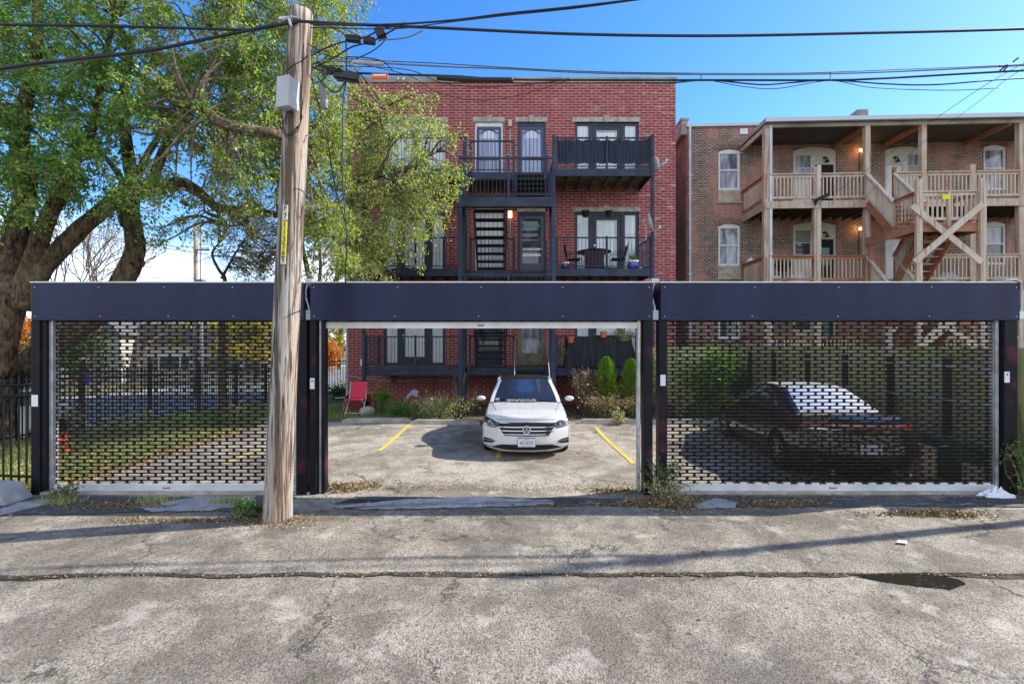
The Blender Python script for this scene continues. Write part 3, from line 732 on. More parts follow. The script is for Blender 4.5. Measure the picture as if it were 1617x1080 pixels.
# ------------------------------------------------------------------ cables
def cab(label, pts, r, mt='cable', name='overhead_cable', cat='cable', group='overhead cables'):
    """pts = (px,py,Y); smoothed by a Catmull-Rom curve"""
    v = [P(*p) for p in pts]; out = []
    for i in range(len(v) - 1):
        p0 = v[max(i - 1, 0)]; p1 = v[i]; p2 = v[i + 1]; p3 = v[min(i + 2, len(v) - 1)]
        for s_ in range(10):
            t_ = s_ / 10
            out.append(0.5 * ((2 * p1) + (p2 - p0) * t_ + (2 * p0 - 5 * p1 + 4 * p2 - p3) * t_ * t_ + (3 * p1 - p0 - 3 * p2 + p3) * t_ ** 3))
    out.append(v[-1])
    o = MB().tube(out, r * .82, 6).build(name, mt, None, smooth=True)
    return tag(o, label, cat, group)
Yp = 5.75
cab('thick cable from the pole top rising gently to the left edge', [(-400, 30, 5.6), (0, 39, 5.65), (150, 41, 5.7), (300, 45, 5.7), (400, 47, 5.72), (455, 36, Yp), (475, 34, Yp)], .020)
cab('thick cable sagging from the pole top down to the left edge', [(-400, 175, 5.5), (0, 109, 5.6), (120, 94, 5.65), (240, 79, 5.68), (340, 59, 5.7), (420, 43, 5.72), (470, 35, Yp)], .024)
cab('grey cable hung just below the sagging left cable', [(-400, 180, 5.55), (0, 112, 5.65), (120, 98, 5.7), (240, 83, 5.7), (310, 84, 5.7), (380, 60, 5.75), (440, 32, Yp), (470, 30, Yp)], .010, 'cable_grey')
cab('main cable from the pole top running level to the right edge', [(470, 34, Yp), (560, 39, Yp), (680, 44, 5.8), (900, 54, 5.9), (1120, 57, 6.0), (1350, 53, 6.2), (1617, 46, 6.35), (2000, 30, 6.5)], .021)
cab('cable rising from the right of the pole to the top edge', [(490, 38, Yp), (560, 40, 5.6), (640, 38, 5.5), (720, 32, 5.3), (800, 22, 5.1), (900, 12, 4.9), (1000, 0, 4.7), (1100, -16, 4.5)], .013)
cab('thin wire just under the rising top cable', [(490, 44, Yp), (620, 46, 5.5), (690, 38, 5.3), (790, 26, 5.1), (905, 14, 4.9), (1010, 0, 4.7), (1100, -12, 4.5)], .007)
cab('grey cable looping from the pole top under the main cable', [(495, 40, Yp), (540, 45, Yp), (575, 60, Yp), (612, 63, Yp), (645, 59, Yp), (668, 48, Yp)], .010, 'cable_grey')
cab('black bundled cable across the top of the red building', [(520, 117, Yp), (560, 116, Yp), (620, 118, Yp), (720, 121, 5.8), (800, 126, 5.9), (950, 127, 6.0), (1140, 127, 6.1), (1310, 127, 6.2), (1400, 124, 6.25), (1617, 112, 6.4), (2000, 95, 6.5)], .016)
cab('fat splice sleeve on the bundled cable above the red parapet', [(690, 123, 5.78), (740, 126, 5.8), (810, 127, 5.85)], .038, name='cable_sleeve', cat='cable splice', group='cable splices')
cab('grey upper telephone cable above the red parapet', [(500, 97, Yp), (560, 98, Yp), (690, 105, 5.8), (800, 109, 5.9), (950, 116, 6.0), (1140, 118, 6.1), (1300, 117, 6.2), (1450, 112, 6.3), (1617, 104, 6.4), (2000, 88, 6.5)], .012, 'cable_grey')
cab('thin twisted wire highest above the red parapet', [(500, 84, Yp), (560, 94, Yp), (700, 101, 5.8), (850, 110, 5.9), (1000, 115, 6.0), (1250, 116, 6.2), (1450, 109, 6.3), (1617, 102, 6.4), (2000, 84, 6.5)], .006)
cab('cable sagging lowest in scallops across the right sky', [(1020, 132, 6.0), (1065, 131, 6.05), (1120, 127, 6.1), (1200, 134, 6.15), (1250, 131, 6.2), (1310, 127, 6.2), (1400, 133, 6.25), (1480, 134, 6.3), (1617, 124, 6.4), (2000, 105, 6.5)], .011)
cab('thin cable sagging below the scalloped cable at the right', [(1120, 127, 6.1), (1180, 138, 6.15), (1230, 140, 6.2), (1310, 128, 6.2), (1380, 139, 6.25), (1500, 143, 6.3), (1582, 139, 6.38)], .006)
cab('thin drop wire curving low over the top of the red wall', [(520, 104, Yp), (640, 110, 5.8), (700, 132, 5.85), (770, 138, 5.9), (860, 131, 6.0), (900, 124, 6.05)], .006)
cab('thin drop wire dipping lowest over the top of the red wall', [(520, 92, Yp), (640, 118, 5.8), (690, 146, 5.85), (760, 159, 5.9), (830, 148, 6.0), (900, 126, 6.05)], .005)
cab('black wire hanging straight down beside the pole', [(546, 56, Yp), (547, 120, Yp), (542, 160, Yp), (541, 230, Yp), (542, 300, Yp), (548, 380, 5.8), (545, 436, 5.9), (547, 450, 6.8)], .011)
cab('wire bundle dropping from the pole hardware into the tree', [(492, 80, Yp), (494, 130, Yp), (503, 165, Yp), (512, 200, Yp), (520, 240, Yp), (530, 300, 6.2), (545, 350, 6.8)], .010)
cab('cable looping between the small splice boxes', [(500, 120, Yp), (515, 138, Yp), (532, 146, Yp), (545, 130, Yp)], .011)
for i, (lab, pts) in enumerate((
    ('upper of the curling black leads right of the pole', [(492, 88, Yp), (515, 76, Yp), (545, 66, Yp), (575, 60, Yp), (600, 48, Yp), (625, 41, Yp)]),
    ('lower of the curling black leads right of the pole', [(495, 108, Yp), (530, 90, Yp), (555, 75, Yp), (580, 68, Yp), (605, 57, Yp), (640, 36, 5.6)]),
    ('black lead swinging down from the cable splice', [(610, 52, Yp), (606, 66, Yp), (590, 80, Yp), (570, 90, Yp), (550, 98, Yp)]),
    ('black lead slanting down from the main cable near the pole', [(510, 42, Yp), (520, 62, Yp), (528, 78, Yp), (535, 86, Yp)]),
    ('black lead falling from the main cable to the splice boxes', [(520, 42, Yp), (540, 52, Yp), (548, 62, Yp), (560, 62, Yp)]),
    ('thin lead crossing under the splice boxes', [(545, 90, Yp), (580, 92, Yp), (605, 98, Yp), (620, 112, Yp)]),
    ('coiled lead hugging the right side of the pole', [(487, 70, Yp), (500, 78, Yp), (520, 84, Yp), (508, 96, Yp), (492, 104, Yp), (505, 112, Yp), (525, 116, Yp)]),
    ('looped lead below the pole hardware', [(488, 118, Yp), (496, 132, Yp), (510, 126, Yp), (522, 112, Yp)]))):
    cab(lab, pts, .008 if i > 1 else .011, group='leads at the pole top')
for i, (lab, px0, px1, py) in enumerate((('splice canister hanging at a slant right of the pole', 507, 514, 148), ('upper left splice box on the curling leads', 548, 569, 62), ('lower splice box on the curling leads', 575, 592, 65), ('square splice box nearest the rising cable', 592, 608, 53))):
    m_ = MB(); t = thing('splice_box', lab, 'cable splice', P((px0 + px1) / 2, py, Yp), 'cable splices')
    if i == 0: m_.tube([P(506, 134, Yp), P(508, 140, Yp), P(513, 164, Yp), P(514, 172, Yp)], [.02, .04, .045, .03], 10)
    elif i == 3: m_.beam(P(594, 56, Yp), P(607, 50, Yp), .10, .11)
    else: m_.beam(P(px0, py - 1, Yp), P(px1, py + 1, Yp), .07, .065)
    m_.build('splice_housing', 'cable_grey' if i == 0 else 'cable', t)
    MB().tube([P((px0 + px1) / 2, py, Yp), P((px0 + px1) / 2 + 1, py - 14 if i == 0 else py - 6, Yp)], .012, 6).build('hanger', 'cable', t)
t = thing('terminal_block', 'ribbed black terminal block with fanned leads beside the pole', 'cable splice', P(545, 120, Yp))
m_ = MB()
for i in range(9): m_.beam(P(528 + i * 4, 112 + i * .5, Yp), P(534 + i * 4, 128 + i * .3, Yp), .025, .03 + .01 * (i % 2))
m_.beam(P(528, 117, Yp), P(566, 123, Yp), .07, .09); m_.build('terminal_housing', 'cable', t)
m_ = MB()
for i in range(10): m_.tube([P(528 + i * 3.2, 114, Yp), P(520 + i * 2.0, 106 + (i % 3) * 3, Yp - .05), P(500 + i, 98 + i * 2.5, Yp)], .006, 5)
m_.build('fanned_leads', 'cable', t)
o = bx(P(587, 0, 5.68).x, P(613, 0, 5.68).x, 5.66, 5.68, PZ(126, 5.68), PZ(118, 5.68)).build('cable_tag', 'orange', None); tag(o, 'orange marker tag clipped to the bundled cable', 'tag')
ORG[o.name] = None
bx(P(590, 0, 5.68).x, P(610, 0, 5.68).x, 5.657, 5.66, PZ(122, 5.68), PZ(119.5, 5.68)).build('printed_strip', 'paper', o)
t = thing('cable_clamp', 'pale cylindrical clamp on the grey cable right of the pole', 'cable clamp', P(580, 99, Yp))
MB().tube([P(556, 98, Yp), P(560, 98, Yp), P(596, 101, Yp), P(606, 101.5, Yp)], [.015, .028, .028, .02], 10).build('clamp_body', 'galv', t)
for i, px in enumerate((1107, 1311, 887)):
    a, b = ((1107, 116), (1107, 127)) if i == 0 else (((1311, 114), (1311, 128)) if i == 1 else ((887, 112), (887, 125)))
    tag(MB().tube([P(a[0], a[1], 6.08), P(b[0], b[1], 6.08)], .006, 5).build('cable_hanger', 'cable', None), ('wire hanger joining cables just right of the red building', 'wire hanger joining cables above the wooden porch roof', 'wire hanger joining cables above the red parapet')[i], 'cable hanger', 'cable hangers')
cab('thin drop wire from the right edge down across the wooden porch to the brick windows', [(1900, -40, 6.9), (1617, 100, 7.5), (1500, 172, 9), (1425, 228, 11), (1370, 268, 13), (1280, 330, 16), (1200, 385, 18), (1135, 428, 19.2)], .006)
cab('second thin drop wire running parallel across the wooden porch', [(1900, -10, 6.9), (1640, 96, 7.5), (1540, 165, 9), (1450, 232, 11), (1400, 280, 13), (1340, 330, 16), (1260, 375, 17.6), (1210, 395, 19.0)], .005)
t = thing('line_clamps', 'small black clamps on the cables at the upper right edge', 'cable clamp', P(1590, 108, 6.35))
m_ = MB()
for a, b in (((1579, 112), (1590, 103)), ((1585, 112), (1592, 104)), ((1600, 98), (1608, 92)), ((1579, 105), (1586, 104))): m_.tube([P(a[0], a[1], 6.33), P(b[0], b[1], 6.33)], .011, 6)
m_.build('clamp_body', 'cable', t)
# off to the right stands the next pole of the line; its shadow falls along the alley
pt2 = thing('utility_pole', 'next wooden utility pole of the line along the alley to the right', 'utility pole', (11.3, 6.72, 0))
MB().tube([(11.3, 6.72, -.05), (11.32, 6.72, 4), (11.35, 6.72, 8.7)], [.10, .085, .07], 20).build('pole_shaft', 'pole', pt2, smooth=True)
MB().beam((11.1, 6.72, 7.9), (11.9, 6.72, 7.9), .08, .1).build('crossarm', 'pole', pt2)
# ------------------------------------------------------------------ fences
def picket_run(a, b, spacing, zb, zt, r, mb, ztf=None, zbf=None):
    a, b = Vector(a), Vector(b); n = int((b - a).length / spacing)
    for i in range(n + 1):
        p = a.lerp(b, i / n); g = gz(p.x, p.y)
        mb.beam((p.x, p.y, g + zb), (p.x, p.y, g + zt), r, r, 0, (0, 1, 0))
        mb.v += []; 
        # spear tip
        mb.tube([(p.x, p.y, g + zt), (p.x, p.y, g + zt + .03), (p.x, p.y, g + zt + .07)], [r * .4, r * .75, .001], 4)
def iron_fence(label, a, b, zt=1.62, sp=.125, post_sp=2.2, rails=(.16, 1.38, 1.52)):
    t = thing('iron_fence', label, 'fence', (a[0], a[1], 0), 'black iron picket fences')
    A, B = Vector((a[0], a[1], 0)), Vector((b[0], b[1], 0))
    m_ = MB(); picket_run(A, B, sp, .05, zt, .020, m_); q = m_.build('pickets', 'black_iron', t)
    n = max(1, round((B - A).length / post_sp))
    for z in rails:
        m2 = MB(); m2.tube([(p.x, p.y, gz(p.x, p.y) + z) for p in [A.lerp(B, i / n) for i in range(n + 1)]], .022, 4); m2.build('rail', 'black_iron', t)
    for i in range(n + 1):
        p = A.lerp(B, i / n); g = gz(p.x, p.y); m3 = MB()
        m3.box(p.x - .045, p.x + .045, p.y - .045, p.y + .045, g - .02, g + zt + .12); m3.tube([(p.x, p.y, g + zt + .12), (p.x, p.y, g + zt + .17), (p.x, p.y, g + zt + .20)], [.03, .045, .01], 8)
        m3.build('post', 'black_iron', t)
    return t
iron_fence('black iron picket fence along the side street behind the left gate', (-11.3, 7.5), (-11.3, 20.9))
iron_fence('black iron picket fence turning toward the red building corner under the stop sign', (-11.3, 20.9), (-6.4, 21.0), post_sp=2.4)
iron_fence('black iron picket fence at the left edge beside the big tree trunk', (-11.3, 7.5), (gx(47), 7.15), zt=1.70, sp=.135, rails=(.18, 1.45, 1.62), post_sp=2.0)
# right hand side: mossy board fence with a steel rail fence before it
def board_fence(label, a, b, zt, bw=.14, side=1, face=None):
    t = thing('board_fence', label, 'fence', (a[0], a[1], 0), 'mossy wooden board fences')
    A, B = Vector(a + (0,)), Vector(b + (0,)); d = (B - A).normalized(); nrm = Vector((-d.y, d.x, 0)) * side
    n = int((B - A).length / bw); m_ = MB()
    for i in range(n):
        p = A + d * (i * bw); z1 = zt + rnd.uniform(-.025, .02); g_ = rnd.uniform(0, .006)
        m_.beam(p + d * (bw / 2) + nrm * g_ + Vector((0, 0, .03)), p + d * (bw / 2) + nrm * g_ + Vector((rnd.uniform(-.004, .004), 0, z1)), bw - .008, .02, 0, nrm)
    m_.build('boards', 'fence_wood', t)
    for z in (.35, 1.1, zt - .22): MB().beam(A - nrm * .05 + Vector((0, 0, z)), B - nrm * .05 + Vector((0, 0, z)), .04, .09).build('rail', 'fence_wood', t)
    return t
board_fence('mossy green board fence along the right side behind the black sedan', (8.0, 6.6), (8.0, 16.6), 2.20, side=1)
board_fence('dark board fence across the far right corner below the brick windows', (5.3, 16.7), (8.0, 16.7), 2.16, side=-1)
board_fence('mossy board fence continuing right of the last gate post', (8.05, 7.05), (12.5, 7.05), 2.18, side=-1)
t = thing('steel_rail_fence', 'black steel post and rail barrier before the mossy board fence', 'fence', (7.62, 8, 0))
for z in (.63, 1.28, 1.86): MB().beam((7.62, 7.2, z + .02), (7.62, 15.6, z), .05, .04).build('rail', 'galv', t)
for Y in (8.0, 9.2, 10.46, 11.78, 13.3, 14.65): bx(7.60, 7.70, Y - .04, Y + .04, 0, 2.02).build('post', 'black_iron', t)
# wheel stops
def wheel_stop(x, y, ln=1.83, label='', rot=0.0):
    t = thing('wheel_stop', label, 'wheel stop', (x, y, 0), 'concrete wheel stops in front of the building')
    n = 24; m_ = MB(); pr = [(-.09, 0), (-.085, .04), (-.06, .125), (.06, .125), (.085, .04), (.09, 0)]
    for i in range(n + 1):
        u = -ln / 2 + ln * i / n; e = min(1, .55 + (min(i, n - i)) * .25)
        for a, b in pr:
            j_ = 1 + .04 * noise.noise(Vector((u * 5, a * 20, x)))
            m_.v.append((x + u, y + rot * u + a * j_, b * (e if b > .05 else 1) * j_))
    k_ = len(pr)
    for i in range(n):
        for j in range(k_ - 1):
            a = i * k_ + j; m_.f.append((a, a + 1, a + 1 + k_, a + k_)); m_.m.append(0)
    m_.f.append(tuple(range(k_))); m_.m.append(0); m_.f.append(tuple(range(n * k_, (n + 1) * k_))); m_.m.append(0)
    return m_.build('stop_block', 'concrete', t)
for x, y, lab in ((-6.35, 13.05, 'leftmost wheel stop beyond the left gate'), (-3.9, 13.15, 'wheel stop by the lawn in front of the pink folding chair'), (-1.88, 12.85, 'wheel stop beside the yellow weeds left of the white car'),
                  (.35, 13.3, 'wheel stop hidden behind the white car'), (2.85, 12.95, 'wheel stop right of the white car before the shrubs'), (4.85, 12.9, 'wheel stop behind the middle gate post by the green shrub'), (6.6, 13.0, 'wheel stop beside the black sedan')):
    wheel_stop(x, y, 1.95, lab, rnd.uniform(-.03, .03))
# concrete block at the left edge
t = thing('concrete_block', 'broken pale concrete block at the foot of the left gate post', 'concrete block', (PX(10, 6.5), 6.5, 0))
pr = [(-.7, 0), (-.7, .24), (-.25, .27), (.13, .25), (.28, .05), (.30, 0)]
m_ = MB(); xo = PX(5, 6.6)
m_.prism([(xo + a, b) for a, b in pr], 6.36, 6.75); q = m_.build('block', 'concrete_lt', t); b_ = q.modifiers.new('b', 'BEVEL'); b_.width = .03; b_.segments = 3
# ------------------------------------------------------------------ red brick building
WY = 17.1
def wx(px): return PX(px, WY)
def wz(py): return PZ(py, WY)
def holed_wall(mb, x0, x1, z0, z1, y, holes, depth=.12, mi=0, tr=None):
    tr = tr or (lambda p: p)
    xs = sorted({x0, x1, *[h[0] for h in holes], *[h[1] for h in holes]}); zs = sorted({z0, z1, *[h[2] for h in holes], *[h[3] for h in holes]})
    for i in range(len(xs) - 1):
        for j in range(len(zs) - 1):
            cx, cz = (xs[i] + xs[i + 1]) / 2, (zs[j] + zs[j + 1]) / 2
            if any(h[0] < cx < h[1] and h[2] < cz < h[3] for h in holes): continue
            mb.quad(tr((xs[i], y, zs[j])), tr((xs[i + 1], y, zs[j])), tr((xs[i + 1], y, zs[j + 1])), tr((xs[i], y, zs[j + 1])), mi)
    for a, b, c, d in holes:
        y2 = y + depth
        for q in (((a, y, c), (a, y2, c), (a, y2, d), (a, y, d)), ((b, y, c), (b, y, d), (b, y2, d), (b, y2, c)), ((a, y, d), (a, y2, d), (b, y2, d), (b, y, d)), ((a, y, c), (b, y, c), (b, y2, c), (a, y2, c))):
            mb.quad(*[tr(p) for p in q], mi)
rb = thing('brick_apartment_building', 'three storey red brick apartment building behind the open middle gate', 'building', (0, WY, 0))
X0, X1, ZT = wx(549), wx(1067), wz(131)
FL = [1.43, 4.80, 8.19]       # storey floors
LB = [3.83, 7.21, 10.58]      # underside of lintels
holes = []
for f in range(3):
    for a, b in ((606, 703), (908, 1009)): holes.append((wx(a), wx(b), FL[f] + .02, LB[f]))
    for a, b in ((750, 794), (818, 861)): holes.append((wx(a), wx(b), FL[f] + .02, LB[f]))
mb = MB(); holed_wall(mb, X0, X1, 0, ZT, WY, holes)
mb.quad((X0, WY, 0), (X0, WY, ZT), (X0, WY + 12, ZT), (X0, WY + 12, 0)); mb.quad((X1, WY, 0), (X1, WY, ZT), (X1, WY + 12, ZT), (X1, WY + 12, 0)); mb.quad((X0, WY + 12, 0), (X0, WY + 12, ZT), (X1, WY + 12, ZT), (X1, WY + 12, 0))
wall = mb.build('wall', 'brick_red', rb, fix=False)
bx(X0, X1, WY + .3, WY + 12, ZT - .4, ZT - .3).build('roof', 'roof_grey', rb)
bx(X0 - .03, X1 + .03, WY - .04, WY + .32, ZT - .002, ZT + .19).build('parapet_coping', 'coping', rb)
# dark rooms behind the openings
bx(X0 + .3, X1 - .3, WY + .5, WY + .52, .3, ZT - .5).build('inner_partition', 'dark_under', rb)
def lintel(px0, px1, f, right_tone='stone'):
    z = LB[f]; m_ = MB(); a, b = wx(px0), wx(px1); c = (a + b) / 2; h = .165
    m_.box(a, c - .09, WY - .025, WY + .1, z, z + h); m_.box(c + .09, b, WY - .025, WY + .1, z, z + h)
    m_.prism([(c - .075, z - .01), (c + .075, z - .01), (c + .105, z + h + .06), (c - .105, z + h + .06)], WY - .055, WY + .1)
    return m_.build('lintel', right_tone, rb)
def muntins(x0, x1, z0, z1, y, nx, nz, par, mt, r=.010):
    m_ = MB()
    for i in range(1, nx): x = x0 + (x1 - x0) * i / nx; m_.box(x - r, x + r, y - .008, y, z0, z1)
    for j in range(1, nz): z = z0 + (z1 - z0) * j / nz; m_.box(x0, x1, y - .010, y - .001, z - r, z + r)
    return m_.build('muntins', mt, par)
def frame_rects(m_, x0, x1, z0, z1, y0, y1, opens):
    """a slab with rectangular openings, built of butted boxes"""
    xs = sorted({x0, x1, *[o[0] for o in opens], *[o[1] for o in opens]})
    for i in range(len(xs) - 1):
        a, b = xs[i], xs[i + 1]; c = (a + b) / 2; o_ = [o for o in opens if o[0] < c < o[1]]
        if not o_: m_.box(a, b, y0, y1, z0, z1); continue
        o_ = sorted(o_, key=lambda q: q[2]); z = z0
        for o in o_:
            if o[2] > z: m_.box(a, b, y0, y1, z, o[2])
            z = o[3]
        if z < z1: m_.box(a, b, y0, y1, z, z1)
def french(px0, px1, f, white=False, glass='curtain', label=None):
    x0, x1 = wx(px0), wx(px1); z0, z1 = FL[f] + .02, LB[f]; W_ = x1 - x0; y = WY + .05
    t_ = x0 + W_ * .03, x0 + W_ * .215, x0 + W_ * .28, x0 + W_ * .72, x0 + W_ * .785, x0 + W_ * .965
    fr = MB(); fm = 'white_paint' if white else 'dark_frame'
    frame_rects(fr, x0, x1, z0, z1, y, y + .08, [(t_[0] + .02, t_[1], z0 + .10, z1 - .10), (t_[4], t_[5] - .02, z0 + .10, z1 - .10), (t_[2], t_[3], z0 + .02, z1 - .12)])
    F = fr.build('french_window', fm, rb, label=label)
    dm = MB(); dx0, dx1 = t_[2] + .01, t_[3] - .01; gx0, gx1 = dx0 + .14, dx1 - .14; gz0, gz1 = z0 + .32, z1 - .30
    frame_rects(dm, dx0, dx1, z0 + .03, z1 - .13, y + .02, y + .06, [(gx0, gx1, gz0, gz1)])
    dm.build('door_leaf', fm, F)
    tr_ = MB(); frame_rects(tr_, gx0, gx1, gz0, gz1, y + .012, y + .03, [(gx0 + .025, gx1 - .025, gz0 + .025, gz1 - .025)]); tr_.build('glazing_bead', 'white_paint', F)
    for a, b, c, d, nx in ((t_[0] + .02, t_[1], z0 + .10, z1 - .10, 2), (t_[4], t_[5] - .02, z0 + .10, z1 - .10, 2), (gx0 + .025, gx1 - .025, gz0 + .025, gz1 - .025, 3)):
        bx(a, b, y + .05, y + .06, c, d).build('pane', glass, F); muntins(a, b, c, d, y + .05, nx, 3 if nx == 2 else 4, F, 'meter_grey' if nx == 2 else 'white_paint', .008)
    h = MB(); h.lathe([(.03, 0), (.035, .03), (.012, .05)], (dx0 + .07, y + .02, z0 + 1.0), 8, 0, Vector((0, -1, 0))); h.lathe([(.025, 0), (.025, .02)], (dx0 + .07, y + .02, z0 + 1.14), 8, 0, Vector((0, -1, 0)))
    h.build('door_knob', 'chrome', F)
    return F
for f in range(3):
    lintel(602, 707, f); lintel(904, 1011, f); lintel(747, 797, f); lintel(814, 864, f)
    french(606, 703, f, white=(f == 2), glass='curtain')
    french(908, 1009, f, glass='curtain')
def storm_door(px0, px1, f, frame, leaf, glass, grille_=True, sill=False, lab=None):
    x0, x1 = wx(px0), wx(px1); z0, z1 = FL[f] + .02, LB[f]; y = WY + .03
    fr = MB(); e = .06; frame_rects(fr, x0, x1, z0, z1, y, y + .08, [(x0 + e, x1 - e, z0, z1 - .16)]); D = fr.build('door', frame, rb, label=lab)
    a, b, c, d = x0 + e, x1 - e, z0 + .01, z1 - .16; m_ = MB()
    frame_rects(m_, a, b, c, d, y + .01, y + .05, [(a + .10, b - .10, c + (.12 if grille_ else .45), d - .10)]); m_.build('door_leaf', leaf, D)
    bx(a + .10, b - .10, y + .04, y + .05, c + .12 if grille_ else c + .45, d - .10).build('pane', glass, D)
    if grille_:
        g = MB(); ga, gb = a + .10, b - .10
        for i in range(1, 5): xx = ga + (gb - ga) * i / 5; g.beam((xx, y + .02, c + .12), (xx, y + .02, d - .22 + .07 * math.sin(math.pi * i / 5)), .016, .016)
        for zz in (c + .98, c + 1.06): g.beam((ga, y + .018, zz), (gb, y + .018, zz), .02, .035)
        pts = [(ga + (gb - ga) * i / 12, y + .02, d - .26 + .16 * math.sin(math.pi * i / 12)) for i in range(13)]
        g.tube(pts, .012, 5); g.build('security_grille', leaf, D)
        fan = MB(); cx_ = (ga + gb) / 2
        fan.prism([(cx_ + .27 * math.cos(R(q)), d - .42 + .27 * math.sin(R(q))) for q in range(0, 181, 15)], y + .036, y + .039); fan.build('fanlight', 'curtain', D)
    kx = a + .07 if px0 < 800 else b - .07
    MB().lathe([(.02, 0), (.035, .03), (.02, .06)], (kx, y + .01, c + .98), 8, 0, Vector((0, -1, 0))).build('door_knob', 'chrome', D)
    return D
storm_door(750, 794, 2, 'white_paint', 'blue_door', 'curtain_blue', lab='white framed blue door with arched security grille')
storm_door(818, 861, 2, 'dark_frame', 'blue_door', 'curtain_blue', lab='dark framed blue door with arched security grille')
D = storm_door(818, 861, 1, 'dark_frame', 'grey_door', 'dark_glass', False, lab='blue grey storm door with strips of paper on its glass')
a, b = wx(818) + .16, wx(861) - .16; z = FL[1]
for i, zz in enumerate((z + 1.02, z + .80)): bx(a + .01, b - .01, WY + .062, WY + .066, zz - .045, zz + .045).build('paper_strip', 'curtain', D)
fan = MB(); fan.prism([(a + .02, z + 1.83), (b - .02, z + 1.83), (b - .08, z + 2.0), (a + .08, z + 2.0)], WY + .062, WY + .066); fan.build('fanlight', 'van_teal', D)
D = storm_door(818, 861, 0, 'tan_door', 'tan_door', 'mid_glass', False, lab='faded tan storm door')
bx(wx(818) + .2, wx(861) - .2, WY + .015, WY + .04, FL[0] + .12, FL[0] + .42).build('door_panel', 'tan_door', D)
D = storm_door(750, 794, 0, 'dark_frame', 'dark_frame', 'dark_glass', False, lab='black door behind the lowest metal stair')
# window behind the second storey stair
x0, x1, z0, z1 = wx(750), wx(794), FL[1] + .02, LB[1]; m_ = MB(); y = WY + .05
frame_rects(m_, x0, x1, z0, z1, y, y + .08, [(x0 + .05, x1 - .05, z0 + .05, z1 - .07)]); Wd = m_.build('window', 'white_paint', rb, label='white framed window seen between the stair treads')
bx(x0 + .05, x1 - .05, y + .04, y + .05, z0 + .05, z1 - .07).build('pane', 'curtain', Wd); muntins(x0 + .05, x1 - .05, z0 + .05, z1 - .07, y + .04, 6, 4, Wd, 'blinds', .012)
# wall lamps with their conduits
for f, lit in ((2, 0), (1, 1)):
    t = thing('wall_lamp', ('cream wall lamp between the third storey doors', 'lit cream wall lamp between the second storey openings')[lit], 'wall lamp', (wx(805.5), WY, LB[f]), 'wall lamps of the red building')
    x = wx(805.5); zz = wz(199 if f == 2 else 341)
    m_ = MB(); m_.box(x - .07, x + .07, WY - .16, WY - .03, zz - .08, zz + .13); m_.build('lamp_body', 'lamp_warm' if lit else 'lamp_cream', t)
    bx(x - .08, x + .08, WY - .17, WY - .002, zz + .131, zz + .16).build('lamp_cap', 'lamp_cream', t)
    MB().tube([(x, WY - .03, zz - .08), (x, WY - .03, FL[f] + .3)], .018, 6).build('conduit', 'lamp_cream', t)
x = wx(806); t = thing('wall_conduit', 'cream conduit running down beside the faded ground floor door', 'conduit', (x, WY, 2)); MB().tube([(x, WY - .03, 4.2), (x, WY - .03, 2.6)], .018, 6).build('pipe', 'lamp_cream', t)
o = bx(wx(549) - .06, wx(549) + .02, WY - .14, WY - .02, 1.2, 9); t = thing('downspout', 'white downspout on the far left corner of the red building', 'downspout', (wx(547), WY, 0))
MB().tube([(X0 - .05, WY + .1, 0.05), (X0 - .05, WY + .1, 11.5)], .05, 8).build('pipe', 'grey_pipe', t)
t = thing('meter_box', 'small pale meter box on the left end of the red wall', 'meter box', (wx(573), WY, 2.9)); bx(wx(571) - .02, wx(577), WY - .12, WY - .002, wz(577) , wz(567)).build('box', 'paper', t)
# ------------------------------------------------------------------ metal porch
DY0, DY1 = 15.5, WY - .005
LY0, LY1 = 13.8, 14.75
mp_ = thing('metal_porch', 'blue black metal balconies and open stairs on the back of the red building', 'metal porch', (0, 15.5, 0))
def dx(px, Y=DY0): return PX(px, Y)
XA, XB, XC, XD = dx(577), dx(735), dx(877), dx(1028)
def railing(name, pts, zf, h=1.07, sp=.115, sub=None, top=.045, mt='iron', posts=True, par=None, lab=None):
    """pts list of (x,y), floor zf (number or list)"""
    m_ = MB(); zs = zf if isinstance(zf, (list, tuple)) else [zf] * len(pts)
    for i in range(len(pts) - 1):
        a, b = Vector(pts[i] + (zs[i],)), Vector(pts[i + 1] + (zs[i + 1],)); n = max(1, int((b - a).length / sp)); up = Vector((0, 0, 1))
        m_.beam(a + up * h, b + up * h, .05, top); m_.beam(a + up * .10, b + up * .10, .03, .03)
        for j in range(1, n): p = a.lerp(b, j / n); m_.beam(p + up * .10, p + up * (h - .02), .014, .014, 0, (0, 1, 0))
    o = m_.build(name, mt, par or mp_, label=lab)
    if posts:
        m2 = MB()
        for (x, y), z in zip(pts, zs): m2.box(x - .035, x + .035, y - .035, y + .035, z - .0, z + h + .05)
        m2.build('rail_posts', mt, o)
    return o
def deck(x0, x1, y0, y1, zf, bh=.24, joists=True, name='balcony_deck'):
    o = MB().box(x0, x1, y0, y1, zf - .04, zf).build(name, 'joist', mp_)
    m_ = MB(); m_.box(x0 - .03, x1 + .03, y0 - .05, y0 - .001, zf - bh, zf + .015); m_.box(x0 - .03, x0 - .001, y0, y1, zf - bh, zf + .012); m_.box(x1 + .001, x1 + .03, y0, y1, zf - bh, zf + .012); m_.build('edge_beam', 'iron', o)
    if joists:
        j = MB(); n = int((x1 - x0) / .42)
        for i in range(1, n): x = x0 + (x1 - x0) * i / n; j.box(x - .02, x + .02, y0, y1, zf - bh + .02, zf - .045)
        j.build('joists', 'joist', o)
    return o
